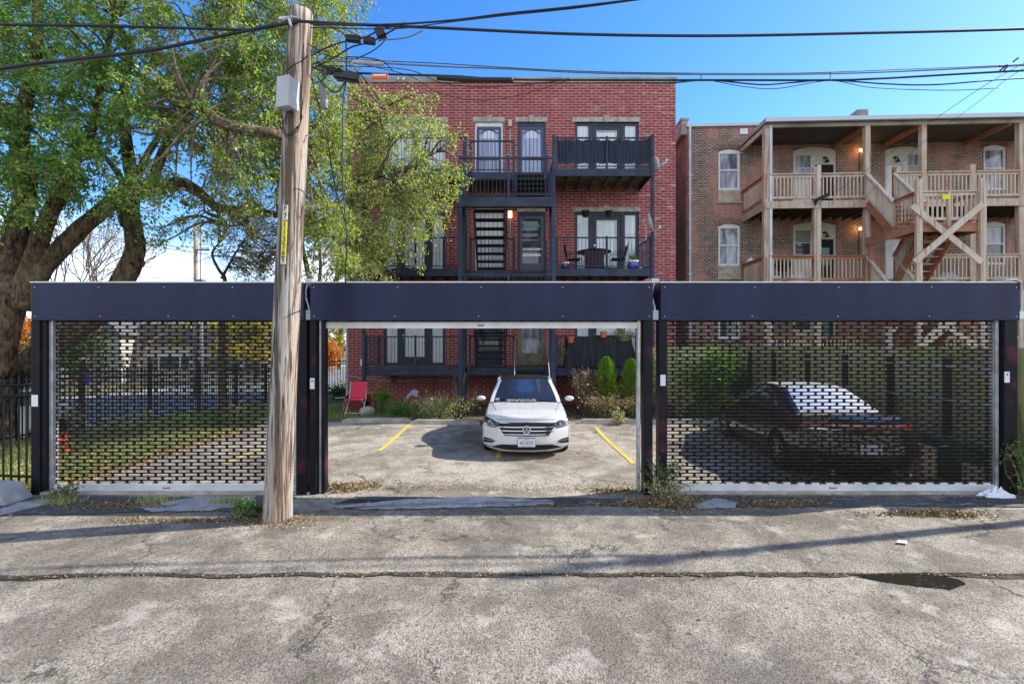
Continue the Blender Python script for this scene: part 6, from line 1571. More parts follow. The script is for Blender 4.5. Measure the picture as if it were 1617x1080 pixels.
MB().tube([(x0 - .03, yy - .38, .10), (x1 + .01, yy - .38, .10)], .012, 6).build('cross_rung', 'white_bar', t)
t = thing('garden_cart', 'dull red metal wheelbarrow tub tipped behind the pink chair', 'wheelbarrow', (PX(556, 15.6), 15.6, 0))
xc = PX(557, 15.6); m_ = MB(); m_.lathe([(.08, 0), (.30, .10), (.42, .38), (.45, .40), (.42, .42), (.30, .14)], (xc + .2, 15.5, .12), 14, 0, Vector((.3, -.8, .5))); m_.build('tub', 'dark_red', t, smooth=False)
MB().tube([(xc - .45, 15.2, .45), (xc + .1, 15.3, .47), (xc + .4, 15.5, .30)], .015, 6).tube([(xc - .2, 15.25, 0), (xc - .1, 15.3, .44)], .013, 6).build('handle', 'white_bar', t)
MB().lathe([(.16, 0), (.16, .06)], (xc + .5, 15.4, .16), 14, 0, Vector((1, 0, 0))).build('wheel', 'rubber', t)
t = thing('scrap_board', 'bent pale blue plastic sheet lying in the weeds under the left balcony', 'scrap', (PX(648, 15.4), 15.4, 0))
m_ = MB()
for i in range(10):
    f_ = lambda i: (PX(636, 15) + (PX(660, 15) - PX(636, 15)) * i / 10, 15.0 - .02 * i, .25 + .38 * math.sin(i / 10 * 2.2) * .9)
    a, b = f_(i), f_(i + 1); m_.quad(a, b, (b[0], b[1] + .3, b[2] + .14), (a[0], a[1] + .3, a[2] + .14))
q = m_.build('sheet', 'grey_pipe', t); s_ = q.modifiers.new('s', 'SOLIDIFY'); s_.thickness = .02
t = thing('scrap_block', 'small pale block in the yellow weeds left of the white car', 'block', (PX(693, 14.3), 14.3, 0)); q = bx(PX(690, 14.3), PX(698, 14.3), 14.25, 14.5, 0, .34).build('block', 'grey_pipe', t); b_ = q.modifiers.new('b', 'BEVEL'); b_.width = .02
t = thing('rock', 'grey rock at the foot of the left balcony post', 'rock', (PX(580, 14.6), 14.6, 0)); m_ = MB(); c = Vector((PX(580, 14.6), 14.6, .10)); 
for i in range(12):
    for j in range(7):
        f_ = lambda i, j: c + Vector((.26 * math.cos(i % 12 * math.pi / 6) * math.sin(j * math.pi / 7), .2 * math.sin(i % 12 * math.pi / 6) * math.sin(j * math.pi / 7), .17 * math.cos(j * math.pi / 7))) * (1 + .2 * noise.noise(Vector((i % 12, j if 0 < j < 7 else 0, 3))))
        m_.quad(f_(i, j), f_(i + 1, j), f_(i + 1, j + 1), f_(i, j + 1))
m_.build('stone', 'concrete', t)
t = thing('water_hose', 'pale hose running along the brick under the left balcony', 'hose', (PX(560, 17), 17, 0))
MB().tube([P(545, 592, 16.95), P(575, 598, 16.9), P(620, 602, 16.9), P(680, 599, 16.9), P(715, 601, 16.95)], .018, 6).build('hose_line', 'grey_pipe', t)
# storage totes and boxes by the right gate
t = thing('storage_tote', 'green plastic storage tote with tilted lid against the fence behind the right gate', 'storage box', (7.0, 7.9, 0)); m_ = MB()
x0, x1 = PX(1478, 7.9), PX(1545, 7.6); m_.prism([(x0 + .05, .02), (x1 - .10, .02), (x1, .44), (x0, .60)], 7.55, 8.2); m_.build('tub', 'green_bin', t)
MB().beam((x0 - .04, 7.88, .64), (x1 + .08, 7.88, .45), .72, .05).build('lid', 'green_bin', t)
t = thing('cardboard_box', 'torn open cardboard box beside the green storage tote', 'box', (PX(1462, 7.9), 7.9, 0)); x0, x1 = PX(1447, 7.8), PX(1471, 7.8); q = bx(x0, x1, 7.7, 8.1, 0, .52).build('box_body', 'cardboard', t)
MB().beam((x0, 7.9, .53), (x0 - .10, 7.9, .60), .4, .012).beam((x1 - .02, 7.7, .53), (x1 + .02, 7.55, .58), .2, .012).build('flap', 'cardboard', q)
t = thing('cardboard_box', 'flattened pale cardboard carton in the corner by the right gate rail', 'box', (PX(1560, 7.2), 7.2, 0)); MB().prism([(PX(1537, 7.2), .0), (PX(1581, 7.2), .0), (PX(1581, 7.2), .20), (PX(1566, 7.2), .24), (PX(1539, 7.2), .36)], 7.15, 7.4).build('carton_body', 'cardboard', t)
t = thing('plastic_bag', 'crumpled white plastic bag at the foot of the right gate post', 'bag', (PX(1572, 6.8), 6.75, 0)); m_ = MB(); c = Vector((PX(1573, 6.72), 6.74, 0.02))
n1, n2 = 26, 10
def bg_(i, j):
    a = 2 * math.pi * (i % n1) / n1; r_ = j / n2; q = 1 + .45 * noise.noise(Vector((math.cos(a) * 2, math.sin(a) * 2, 1))); h = .11 * (1 - r_ ** 1.5) * (1 + .9 * noise.noise(Vector((math.cos(a) * r_ * 5, math.sin(a) * r_ * 5, 4))))
    return c + Vector((.27 * r_ * math.cos(a) * q + .05 * r_, .10 * r_ * math.sin(a) * q, max(0, h) * (1 if j < n2 else 0)))
for i in range(n1):
    for j in range(n2): m_.quad(bg_(i, j), bg_(i + 1, j), bg_(i + 1, j + 1), bg_(i, j + 1))
m_.build('bag_film', 'paper', t)
p_ = G(1425, 858); t = thing('paper_scrap', 'small white scrap of paper lying on the alley', 'paper', (p_[0], p_[1], 0)); m_ = MB(); m_.prism([(p_[0] - .07, p_[1]), (p_[0], p_[1] + .05), (p_[0] + .08, p_[1] + .03), (p_[0] + .03, p_[1] - .03)], .012, .018, 0, lambda a, y, b: (a, b, y)); m_.build('scrap', 'paper', t)
# ------------------------------------------------------------------ across the side street
def sgz(Y): return gz(-30, Y)
st = thing('stop_sign', 'red octagonal stop sign beyond the iron fence', 'road sign', (PX(538, 45), 45, sgz(45)))
c = P(538, 558, 45); r_ = .40; text_z = c.z
MB().prism([(c.x + r_ * math.cos(R(22.5 + 45 * i)), c.z + r_ * math.sin(R(22.5 + 45 * i))) for i in range(8)], 44.98, 45.0).build('sign_face', 'stop_red', st)
m_ = MB(); k8 = [(c.x + r_ * math.cos(R(22.5 + 45 * i)), c.z + r_ * math.sin(R(22.5 + 45 * i))) for i in range(9)]
for i in range(8): m_.beam((k8[i][0], 44.975, k8[i][1]), (k8[i + 1][0], 44.975, k8[i + 1][1]), .03, .01, 0, (0, 1, 0))
m_.build('sign_border', 'paper', st)
text_mesh('STOP', .30, (c.x, 44.97, c.z), 'sign_lettering', 'paper', st, xs=.85)
bx(c.x - .04, c.x + .04, 45.0, 45.06, sgz(45), c.z + .4).build('sign_post', 'galv', st)
def house(label, x0, x1, y, h, depth, wins, wall='siding', roofh=1.6, group='houses across the side street'):
    g = sgz(y); t = thing('house', label, 'house', ((x0 + x1) / 2, y, g), group)
    bx(x0, x1, y, y + depth, g, g + h).build('wall', wall, t)
    MB().prism([(x0 - .4, g + h), (x1 + .4, g + h), (x1 - 1.2, g + h + roofh), (x0 + 1.2, g + h + roofh)], y - .4, y + depth + .4).build('roof', 'roof_grey', t)
    for a, b, c_, d in wins:
        F = bx(a - .08, b + .08, y - .06, y - .01, g + c_ - .08, g + d + .08).build('window', 'white_paint', t); bx(a, b, y - .08, y - .061, g + c_, g + d).build('pane', 'dark_glass', F)
    return t
def hx(px, Y): return PX(px, Y)
house('long low pale building with wide dark windows across the side street', hx(205, 36), hx(425, 36), 36, 2.9, 8, [(hx(a, 36), hx(b, 36), .9, 1.95) for a, b in ((234, 250), (253, 284), (287, 300), (322, 345), (350, 380), (386, 410))])
house('small beige house seen behind the leaning trunk', hx(60, 34), hx(190, 34), 34, 3.6, 8, [(hx(a, 34), hx(b, 34), 1.2, 2.4) for a, b in ((95, 108), (150, 165))])
house('white house at the far left edge beyond the trunk', -48, hx(44, 40), 40, 3.4, 9, [(-44, -43, 1.2, 2.4)], 'siding')
def street_pole(label, x, y, h, r0, mt='pole', arm=True, group='distant utility poles'):
    g = gz(x, y); t = thing('utility_pole', label, 'utility pole', (x, y, g), group)
    MB().tube([(x, y, g), (x, y, g + h)], [r0, r0 * .7], 12).build('pole_shaft', mt, t, smooth=True)
    if arm:
        bx(x + .2, x + .55, y - .3, y - .0, g + h - 3.6, g + h - 3.1).build('transformer', 'roof_grey', t); MB().beam((x - .1, y, g + h - 1.5), (x + .75, y, g + h - 1.5), .08, .09).build('crossarm', mt, t)
    return t
street_pole('sunlit wooden utility pole behind the left grille gate', PX(309, 24), 24, 9.3, .125, 'pole', True)
street_pole('thin pale pole far beyond the left gate', PX(172, 40), 40, 5.4, .12, 'galv', False)
street_pole('slim dark lamp pole beside the sunlit one', PX(318, 27), 27, 10.0, .10, 'galv', False)
q = thing('recycling_bin', 'small blue bin on the grass across the side street', 'bin', (PX(135, 33), 33, sgz(33))); bx(PX(129, 33), PX(141, 33), 33, 33.6, sgz(33), sgz(33) + .75).build('bin_body', 'blue_glaze', q); bx(PX(128, 33), PX(142, 33), 32.95, 33.65, sgz(33) + .751, sgz(33) + .82).build('lid', 'ink_blue', q)
for i, (lab, a, b) in enumerate((('upper thin wire low in the left sky', P(110, 360, 26), P(330, 392, 24)), ('lower thin wire low in the left sky', P(60, 418, 26), P(330, 440, 24)), ('middle thin wire low in the left sky', P(-60, 330, 30), P(330, 402, 24)))):
    mid = (a + b) / 2 - Vector((0, 0, .25)); tag(MB().tube([a, (a + mid) / 2 - Vector((0, 0, .06)), mid, (b + mid) / 2 - Vector((0, 0, .06)), b], .018, 5).build('overhead_cable', 'cable_grey', None), lab, 'cable', 'distant wires')
# ------------------------------------------------------------------ vegetation
class Leaves:
    """leaf-shaped quads gathered into one mesh"""
    def __init__(s, seed): s.v = []; s.f = []; s.r = random.Random(seed)
    def leaf(s, p, d, l_, w_):
        r = s.r; d = Vector(d); n = Vector((r.gauss(0, 1), r.gauss(0, 1), r.gauss(.7, 1))); sd_ = d.cross(n)
        if sd_.length < 1e-4: return
        sd_.normalize(); d.normalize(); up = sd_.cross(d) * (w_ * .18)
        k = len(s.v); a = p; c = p + d * l_; m_ = p + d * (l_ * .45)
        s.v += [tuple(a), tuple(m_ + sd_ * (w_ / 2) + up), tuple(c), tuple(m_ - sd_ * (w_ / 2) + up)]
        s.f.append((k, k + 1, k + 2, k + 3))
    def build(s, name, mt, parent):
        me = bpy.data.meshes.new(name); off = ORG.get(parent.name) if parent is not None else None; off = off or Vector((0, 0, 0))
        me.from_pydata([(x - off.x, y - off.y, z - off.z) for x, y, z in s.v], [], s.f); me.materials.append(M[mt])
        o = bpy.data.objects.new(name, me); COL.objects.link(o)
        if parent is not None: o.parent = parent; ORG[o.name] = ORG.get(parent.name)
        return o
def rv(r, s_=1.0): return Vector((r.gauss(0, s_), r.gauss(0, s_), r.gauss(0, s_)))
def clump(lv, tw, c, rad, nleaf, r, ll=.075, lw=.040, droop=.35, ntw=10):
    """sprays radiating from c; leaves along every spray"""
    per = max(3, int(nleaf / ntw))
    for i in range(ntw):
        d = rv(r).normalized(); d.z = d.z * .7; ln = rad * r.uniform(.6, 1.25); st_ = c + rv(r, rad * .22)
        pts = []
        for q in range(5):
            u = q / 4; pts.append(st_ + d * (ln * u) + Vector((0, 0, -droop * ln * u * u)))
        if tw is not None: tw.tube(pts, [.009, .007, .006, .004, .003], 3, cap=False)
        for q in range(per):
            u = r.uniform(.08, 1.0) * 4; k = min(3, int(u)); p = pts[k].lerp(pts[k + 1], u - k) + rv(r, .028 + rad * .03)
            dd = (d * .5 + rv(r, .6) + Vector((0, 0, -.45)))
            lv.leaf(p, dd, ll * r.uniform(.7, 1.25), lw * r.uniform(.7, 1.2))
def in_poly(x, y, poly):
    c = False; j = len(poly) - 1
    for i in range(len(poly)):
        xi, yi = poly[i]; xj, yj = poly[j]
        if (yi > y) != (yj > y) and x < (xj - xi) * (y - yi) / (yj - yi) + xi: c = not c
        j = i
    return c
def smooth_pts(v, per=5):
    out = []
    for i in range(len(v) - 1):
        p0 = v[max(i - 1, 0)]; p1 = v[i]; p2 = v[i + 1]; p3 = v[min(i + 2, len(v) - 1)]
        for s_ in range(per):
            t_ = s_ / per; out.append(0.5 * ((2 * p1) + (p2 - p0) * t_ + (2 * p0 - 5 * p1 + 4 * p2 - p3) * t_ * t_ + (3 * p1 - p0 - 3 * p2 + p3) * t_ ** 3))
    out.append(v[-1]); return out
def limb(mb_, spec, n=12, seed=0):
    """spec = [(px,py,Y,radius)...]"""
    v = [P(a, b, c) for a, b, c, d in spec]; rs = [d for a, b, c, d in spec]; pts = smooth_pts(v, 6); rr = []
    for i in range(len(pts)):
        u = i / (len(pts) - 1) * (len(rs) - 1); k = min(len(rs) - 2, int(u)); rr.append(rs[k] + (rs[k + 1] - rs[k]) * (u - k))
    base = len(mb_.v); mb_.tube(pts, rr, n)
    for q in range(base, len(mb_.v)):   # gnarled surface
        p = Vector(mb_.v[q]); i = (q - base) // n; fk = min(1, rr[min(i, len(rr) - 1)] / .2)
        if i < len(pts):
            c = pts[i]; d = p - c; mb_.v[q] = tuple(c + d * (1 + fk * (.09 * noise.noise(p * 3.1 + Vector((seed, 0, 0))) + .07 * noise.noise(p * 9))))
    return pts
def branch_to(tw, pts, c, r, r0=.03):
    """curved branch from the nearest limb point to c"""
    best = min(pts, key=lambda q: (q - c).length); L_ = (c - best).length
    if L_ < .25 or L_ > 2.0: return
    m1 = best.lerp(c, .35) + rv(r, L_ * .07) + Vector((0, 0, .08 * L_)); m2 = best.lerp(c, .7) + rv(r, L_ * .06) + Vector((0, 0, .06 * L_))
    rr = min(.05, .012 + .018 * L_); tw.tube(smooth_pts([best, m1, m2, c], 4), [rr + (.005 - rr) * i / 12 for i in range(13)], 5, cap=False)
def crown(poly, n, r, ylo, yhi, mind=20, ysh=None):
    out = []; xs = [p[0] for p in poly]; ys = [p[1] for p in poly]; tries = 0
    while len(out) < n and tries < n * 60:
        tries += 1; x, y = r.uniform(min(xs), max(xs)), r.uniform(min(ys), max(ys))
        if not in_poly(x, y, poly): continue
        Y = r.uniform(ylo, yhi); Y = Y + (ysh(x, y) if ysh else 0)
        out.append((x, y, Y))
    return out
# --- the big tree at the left: trunk forks behind the gate's left end
r = random.Random(11)
bt = thing('tree', 'big rough barked tree with two main limbs at the left edge', 'tree', (PX(8, 10.3), 10.3, 0), 'trees of the lot edge')
m_ = MB(); A = []
A += limb(m_, [(-2, 712, 10.3, .36), (-3, 660, 10.3, .30), (-2, 590, 10.3, .27), (4, 530, 10.3, .28), (13, 480, 10.3, .30), (20, 455, 10.3, .29), (25, 435, 10.3, .20)], 18)
A += limb(m_, [(14, 470, 10.3, .26), (16, 420, 10.3, .24), (26, 370, 10.3, .23), (36, 330, 10.2, .20), (40, 290, 10.1, .20), (30, 220, 10, .16), (45, 140, 10, .12), (60, 60, 10, .09), (50, -60, 10, .05)], 14, 3)
A += limb(m_, [(34, 465, 10.3, .21), (56, 400, 10.3, .18), (74, 348, 10.3, .16), (98, 300, 10.4, .15), (120, 250, 10.5, .12), (150, 190, 10.5, .09), (160, 120, 10.5, .07), (180, 30, 10.5, .04)], 12, 5)
A += limb(m_, [(30, 485, 10.3, .24), (66, 426, 10.4, .20), (110, 378, 10.6, .185), (150, 342, 10.8, .17), (190, 312, 11, .17), (225, 300, 11.2, .16), (262, 298, 11.4, .145)], 14, 7)
B_pts = limb(m_, [(262, 298, 11.4, .145), (285, 288, 11.5, .13), (310, 300, 11.6, .12), (345, 328, 11.8, .11), (390, 332, 12, .10), (440, 340, 12.2, .08), (500, 352, 12.5, .06), (560, 362, 12.8, .04)], 12, 9)
A += B_pts
A += limb(m_, [(240, 290, 11.3, .12), (262, 230, 10.8, .10), (300, 168, 9.6, .085), (350, 194, 9.0, .10), (400, 208, 8.9, .10), (448, 214, 9.2, .09), (510, 235, 11.4, .08), (560, 283, 11.9, .06), (600, 285, 12.2, .05), (640, 268, 12.6, .04), (690, 240, 13.2, .02)], 12, 13)
A += limb(m_, [(300, 172, 11.2, .09), (255, 150, 11.1, .08), (215, 110, 11, .06), (180, 20, 11, .04)], 10, 15)
A += limb(m_, [(345, 190, 11, .06), (360, 130, 11, .05), (340, 70, 11, .04), (345, -10, 11, .03)], 8, 16)
A += limb(m_, [(590, 285, 12.2, .05), (615, 235, 12.4, .04), (600, 180, 12.5, .03), (650, 150, 12.6, .02)], 8, 17)
A += limb(m_, [(285, 290, 11.5, .05), (340, 330, 11.6, .04), (352, 355, 11.6, .035), (385, 355, 11.7, .02)], 8, 18)
for s_ in ([(296, 325, 11.6, .05), (288, 318, 11.55, .06)], [(195, 360, 10.9, .03), (198, 340, 10.9, .045), (190, 320, 11, .05)]): limb(m_, s_, 8, 21)
m_.build('trunk', 'bark', bt, smooth=True)
lt = thing('tree', 'dark leaning trunk tree curving up between the big tree and the sunlit pole', 'tree', (PX(20, 10.9), 10.9, 0), 'trees of the lot edge')
m_ = MB(); Bt = []
Bt += limb(m_, [(-12, 640, 10.9, .34), (15, 600, 10.9, .31), (50, 570, 11, .28), (90, 540, 11.1, .27), (135, 510, 11.2, .26), (175, 472, 11.3, .25), (200, 432, 11.35, .24), (212, 400, 11.4, .215), (212, 368, 11.4, .20), (206, 335, 11.4, .19), (210, 290, 11.4, .16), (200, 230, 11.4, .13), (195, 150, 11.3, .10), (210, 60, 11.2, .06)], 16, 4)
limb(m_, [(214, 385, 11.35, .12), (222, 380, 11.3, .13), (228, 388, 11.28, .03)], 10, 31); limb(m_, [(212, 415, 11.35, .10), (222, 417, 11.3, .09), (229, 414, 11.3, .02)], 10, 32); limb(m_, [(197, 316, 11.3, .05), (188, 324, 11.2, .06), (190, 348, 11.2, .05), (193, 358, 11.2, .03)], 8, 33)
Bt += limb(m_, [(206, 330, 11.4, .09), (186, 310, 11.3, .07), (192, 285, 11.2, .06), (160, 240, 11.1, .05)], 10, 34)
Bt += limb(m_, [(208, 300, 11.4, .10), (230, 250, 11.5, .08), (255, 200, 11.5, .06), (250, 120, 11.5, .04)], 10, 35)
m_.build('trunk', 'bark', lt, smooth=True)
# crowns: outlines of the leafy masses, filled with sprays at varied depth
T_A = MB(); LA = Leaves(1); LB_ = Leaves(2); LC = Leaves(3)
polyL = [(-120, -90), (255, -90), (262, 0), (275, 50), (300, 70), (318, 40), (330, -90), (400, -90), (440, 10), (440, 210), (410, 300), (340, 295), (300, 262), (272, 300), (230, 330), (175, 322), (150, 330), (105, 318), (85, 345), (50, 360), (30, 330), (-120, 400)]
for x, y, Y in crown(polyL, 640, r, 8.8, 11.6):
    c = P(x, y, Y)
    low = y > 260
    clump(LA if x < 230 or r.random() < .3 else LB_, T_A, c, r.uniform(.30, .52), 105 if not low else 80, r, .088, .046)
    if r.random() < .5: branch_to(T_A, A if x > 120 or r.random() < .5 else Bt, c, r)
polyM = [(400, -90), (545, -90), (568, 0), (560, 30), (520, 55), (540, 95), (515, 120), (530, 170), (548, 300), (560, 400), (540, 435), (495, 400), (470, 360), (440, 330), (420, 300), (440, 150), (430, 30)]
for x, y, Y in crown(polyM, 270, r, 9.8, 12.2):
    c = P(x, y, Y); clump(LB_, T_A, c, r.uniform(.26, .46), 92, r, .082, .042)
    if r.random() < .5: branch_to(T_A, A, c, r)
polyH = [(255, 60), (440, 30), (440, 330), (400, 335), (345, 300), (300, 255), (262, 240)]
for x, y, Y in crown(polyH, 120, r, 9.6, 12.4):
    c = P(x, y, Y); clump(LB_ if r.random() < .75 else LA, T_A, c, r.uniform(.28, .5), 90, r, .082, .042, droop=.5)
    if r.random() < .35: branch_to(T_A, A, c, r)
polyG = [(488, 40), (560, 110), (566, 200), (560, 300), (565, 430), (490, 436), (486, 300), (492, 150)]
for x, y, Y in crown(polyG, 85, r, 10.6, 12.8):
    c = P(x, y, Y); clump(LB_ if r.random() < .6 else LC, T_A, c, r.uniform(.26, .46), 84, r, .08, .04, droop=.55)
    if r.random() < .5: branch_to(T_A, A, c, r)
polyR = [(540, 150), (560, 168), (590, 165), (600, 150), (640, 128), (665, 135), (676, 175), (700, 195), (718, 215), (700, 240), (722, 262), (728, 290), (712, 310), (700, 340), (670, 372), (655, 400), (640, 388), (618, 402), (600, 430), (575, 440), (552, 400), (545, 300)]
for x, y, Y in crown(polyR, 205, r, 11.6, 13.4):
    c = P(x, y, Y); clump(LC, T_A, c, r.uniform(.26, .52), 78, r, .078, .036, droop=.6)
    if r.random() < .55: branch_to(T_A, A, c, r)
for x, y, Y in ((735, 260, 13.2), (728, 210, 13.2), (650, 405, 12.5), (664, 420, 12.5), (568, 150, 12.5), (586, 148, 12.5), (690, 155, 13), (610, 440, 12.5), (740, 285, 13.2)):
    c = P(x, y, Y); clump(LC, T_A, c, .22, 36, r, .08, .04); branch_to(T_A, A, c, r)
polyS = [(150, 320), (215, 325), (300, 275), (440, 290), (440, 350), (390, 345), (330, 372), (300, 372), (240, 395), (215, 360), (160, 350)]
for x, y, Y in crown(polyS, 34, r, 9.4, 11.4):
    c = P(x, y, Y); clump(LA if x < 300 else LB_, T_A, c, r.uniform(.20, .34), 44, r, .084, .044, droop=.7); branch_to(T_A, A, c, r)
for i in range(26):   # bare silvery twigs reaching over the red wall
    a = P(r.uniform(640, 680), r.uniform(150, 230), 12.9); b = a + Vector((r.uniform(.1, .9), r.uniform(-.2, .3), r.uniform(-.3, .8)))
    T_A.tube(smooth_pts([a, a.lerp(b, .5) + rv(r, .07), b], 3), [.010, .008, .007, .006, .005, .004, .003], 4, cap=False)
T_A.build('branches', 'twig', bt, fix=False); LA.build('crown', 'leaf_green', bt); LC.build('crown_right', 'leaf_silver', bt).name = 'crown'
LB_.build('crown', 'leaf_lime', lt)
# --- smaller tree behind the middle gate with olive leaves
def small_tree(label, stems, poly, n, ylo, yhi, mt, seed, name='tree', group='small trees behind the gates', ll=.07, per=60, rad=(.25, .45), base=None):
    r = random.Random(seed); b0 = stems[0][0]; t = thing(name, label, 'tree', tuple(P(b0[0], b0[1], b0[2])), group); m_ = MB(); pts = []
    for s_ in stems: pts += limb(m_, s_, 9, seed)
    m_.build('trunk', 'bark', t, smooth=True); tw = MB(); lv = Leaves(seed)
    for x, y, Y in crown(poly, n, r, ylo, yhi):
        c = P(x, y, Y); clump(lv, tw, c, r.uniform(*rad), per, r, ll, ll * .52)
        branch_to(tw, pts, c, r)
    tw.build('branches', 'twig', t, fix=False); lv.build('crown', mt, t); return t
small_tree('slim multi stemmed tree with olive leaves right of the leaning pole', [[(496, 660, 14.5, .12), (494, 560, 14.5, .10), (494, 470, 14.5, .09), (484, 420, 14.5, .08), (478, 380, 14.5, .05), (490, 330, 14.4, .03)], [(495, 540, 14.5, .09), (520, 470, 14.5, .08), (540, 420, 14.4, .07), (548, 405, 14.4, .06), (560, 380, 14.3, .03)], [(500, 470, 14.5, .06), (506, 420, 14.5, .05), (500, 360, 14.4, .03)]],
    [(440, 320), (560, 330), (620, 380), (640, 420), (608, 438), (560, 446), (520, 400), (500, 436), (460, 400), (400, 430), (370, 440), (380, 380)], 110, 13.6, 15.2, 'leaf_olive', 5)
small_tree('crooked small tree with sparse brown leaves left of the leaning pole', [[(352, 655, 15.5, .14), (350, 560, 15.5, .12), (352, 470, 15.5, .08), (355, 440, 15.5, .06), (345, 425, 15.4, .05), (335, 400, 15.4, .035), (350, 380, 15.3, .02)], [(350, 440, 15.5, .05), (372, 400, 15.4, .03), (392, 370, 15.3, .02)]],
    [(330, 335), (440, 330), (440, 440), (410, 446), (372, 436), (360, 400), (345, 395), (325, 380)], 80, 14.8, 16.2, 'leaf_olive', 6, per=44, rad=(.3, .6))
def bare_tree(label, x, y, h, seed, n=60):
    r = random.Random(seed); g = gz(x, y); t = thing('bare_tree', label, 'tree', (x, y, g), 'bare trees beyond the side street'); m_ = MB(); m_.tube([(x, y, g), (x + .1, y, g + h * .3)], [.14, .10], 8)
    def rec(p, d, l_, rad, dep):
        q = p + d * l_; m_.tube([p, p.lerp(q, .5) + rv(r, l_ * .04), q], [rad, rad * .8, rad * .6], 4, cap=False)
        if dep:
            for _ in range(3): rec(q if _ else p.lerp(q, .7), (d + rv(r, .33) + Vector((0, 0, .12))).normalized(), l_ * .72, rad * .6, dep - 1)
    for _ in range(4): rec(Vector((x + .1, y, g + h * .3)), (Vector((0, 0, 1)) + rv(r, .35)).normalized(), h * .26, .07, 4)
    m_.build('branches', 'twig', t, fix=False); return t
bare_tree('bare spreading tree behind the left header', PX(85, 24), 24, 10.5, 3); bare_tree('bare fine twigged tree left of the leaning trunk', PX(150, 26), 26, 10.5, 4)
bare_tree('bare shrubby tree in front of the long low building', PX(215, 27), 27, 6.0, 8)
def far_tree(label, px, Y, h, w_, mt, seed, n=70, per=60, ll=.22, zlow=.35):
    r = random.Random(seed); x = PX(px, Y); g = gz(x, Y); t = thing('tree', label, 'tree', (x, Y, g), 'autumn trees across the side street'); m_ = MB(); m_.tube([(x, Y, g), (x + .1, Y, g + h * .4), (x, Y, g + h * .7)], [.2, .16, .08], 8); tw = m_; lv = Leaves(seed)
    for _ in range(n):
        a, b = r.uniform(0, 6.28), r.random() ** .5; zz = r.uniform(zlow, 1.0); wr = w_ * math.sin(math.pi * min(1, max(.08, (zz - zlow + .12) / (1.15 - zlow)))) ** .6
        c = Vector((x + wr * b * math.cos(a), Y + wr * b * math.sin(a), g + h * zz)); clump(lv, None, c, r.uniform(.5, .9), per, r, ll, ll * .6)
        tw.tube([Vector((x, Y, g + h * max(.3, zz - .25))), c], [.05, .015], 4, cap=False)
    m_.build('trunk', 'bark', t); lv.build('crown', mt, t); return t
for i, (lab, px, Y, h, w_, mt) in enumerate((('orange leaved tree behind the left grille gate', 160, 40, 5.0, 2.6, 'leaf_orange'), ('green tree low behind the leaning trunk', 118, 31, 4.2, 2.1, 'leaf_dark'), ('yellow tree at the left end of the long low building', 222, 42, 5.6, 3.2, 'leaf_yellow'),
    ('yellow green tree over the middle of the long low building', 268, 46, 6.0, 3.4, 'leaf_yellow'), ('broad yellow tree over the right end of the long low building', 350, 38, 6.0, 3.8, 'leaf_yellow'), ('olive yellow tree just left of the wooden pole', 405, 34, 5.4, 3.2, 'leaf_yellow'),
    ('golden tree seen between the middle gate posts', 500, 50, 6.2, 3.0, 'leaf_yellow'), ('small orange shrub tree beside the stop sign', 512, 42, 3.0, 1.3, 'leaf_orange'), ('red orange tree at the far left edge behind the trunk', 38, 38, 5.0, 2.6, 'leaf_orange'), ('tall golden tree beyond the stop sign', 536, 52, 6.6, 3.0, 'leaf_yellow'), ('yellow tree left of the long low building', 80, 48, 5.0, 3.2, 'leaf_yellow'))):
    far_tree(lab, px, Y, h, w_, mt, 40 + i)
# --- shrubs and weeds
def shrub(label, c, rx, rz, n, mt, seed, ll=.05, name='shrub', cat='shrub', stems=10, group=None, ry=None, lean=0.0, th=.5):
    r = random.Random(seed); c = Vector(c); ry = ry or rx; t = thing(name, label, cat, tuple(c), group); tw = MB(); lv = Leaves(seed)
    for i in range(stems):
        a = r.uniform(0, 6.28); top_ = c + Vector((rx * r.uniform(.2, 1) * math.cos(a) + lean, ry * r.uniform(.2, 1) * math.sin(a), rz * r.uniform(.6, 1)))
        pts = smooth_pts([c + rv(r, .04) * 1, c.lerp(top_, .5) + rv(r, .06) + Vector((0, 0, rz * .12)), top_], 5); pts[0].z = c.z
        tw.tube(pts, [.010 * (1 - .7 * k / (len(pts) - 1)) for k in range(len(pts))], 4, cap=False)
        for q in range(int(n / stems)):
            u = r.uniform(.15, 1) * (len(pts) - 1); k = min(len(pts) - 2, int(u)); p = pts[k].lerp(pts[k + 1], u - k) + rv(r, rx * .13)
            if p.z < c.z + .01: p.z = c.z + .01
            lv.leaf(p, rv(r, .7) + Vector((0, 0, .2)), ll * r.uniform(.6, 1.3), ll * .5 * r.uniform(.7, 1.2))
    tw.build('stems', 'twig', t, fix=False); lv.build('leaves', mt, t); return t
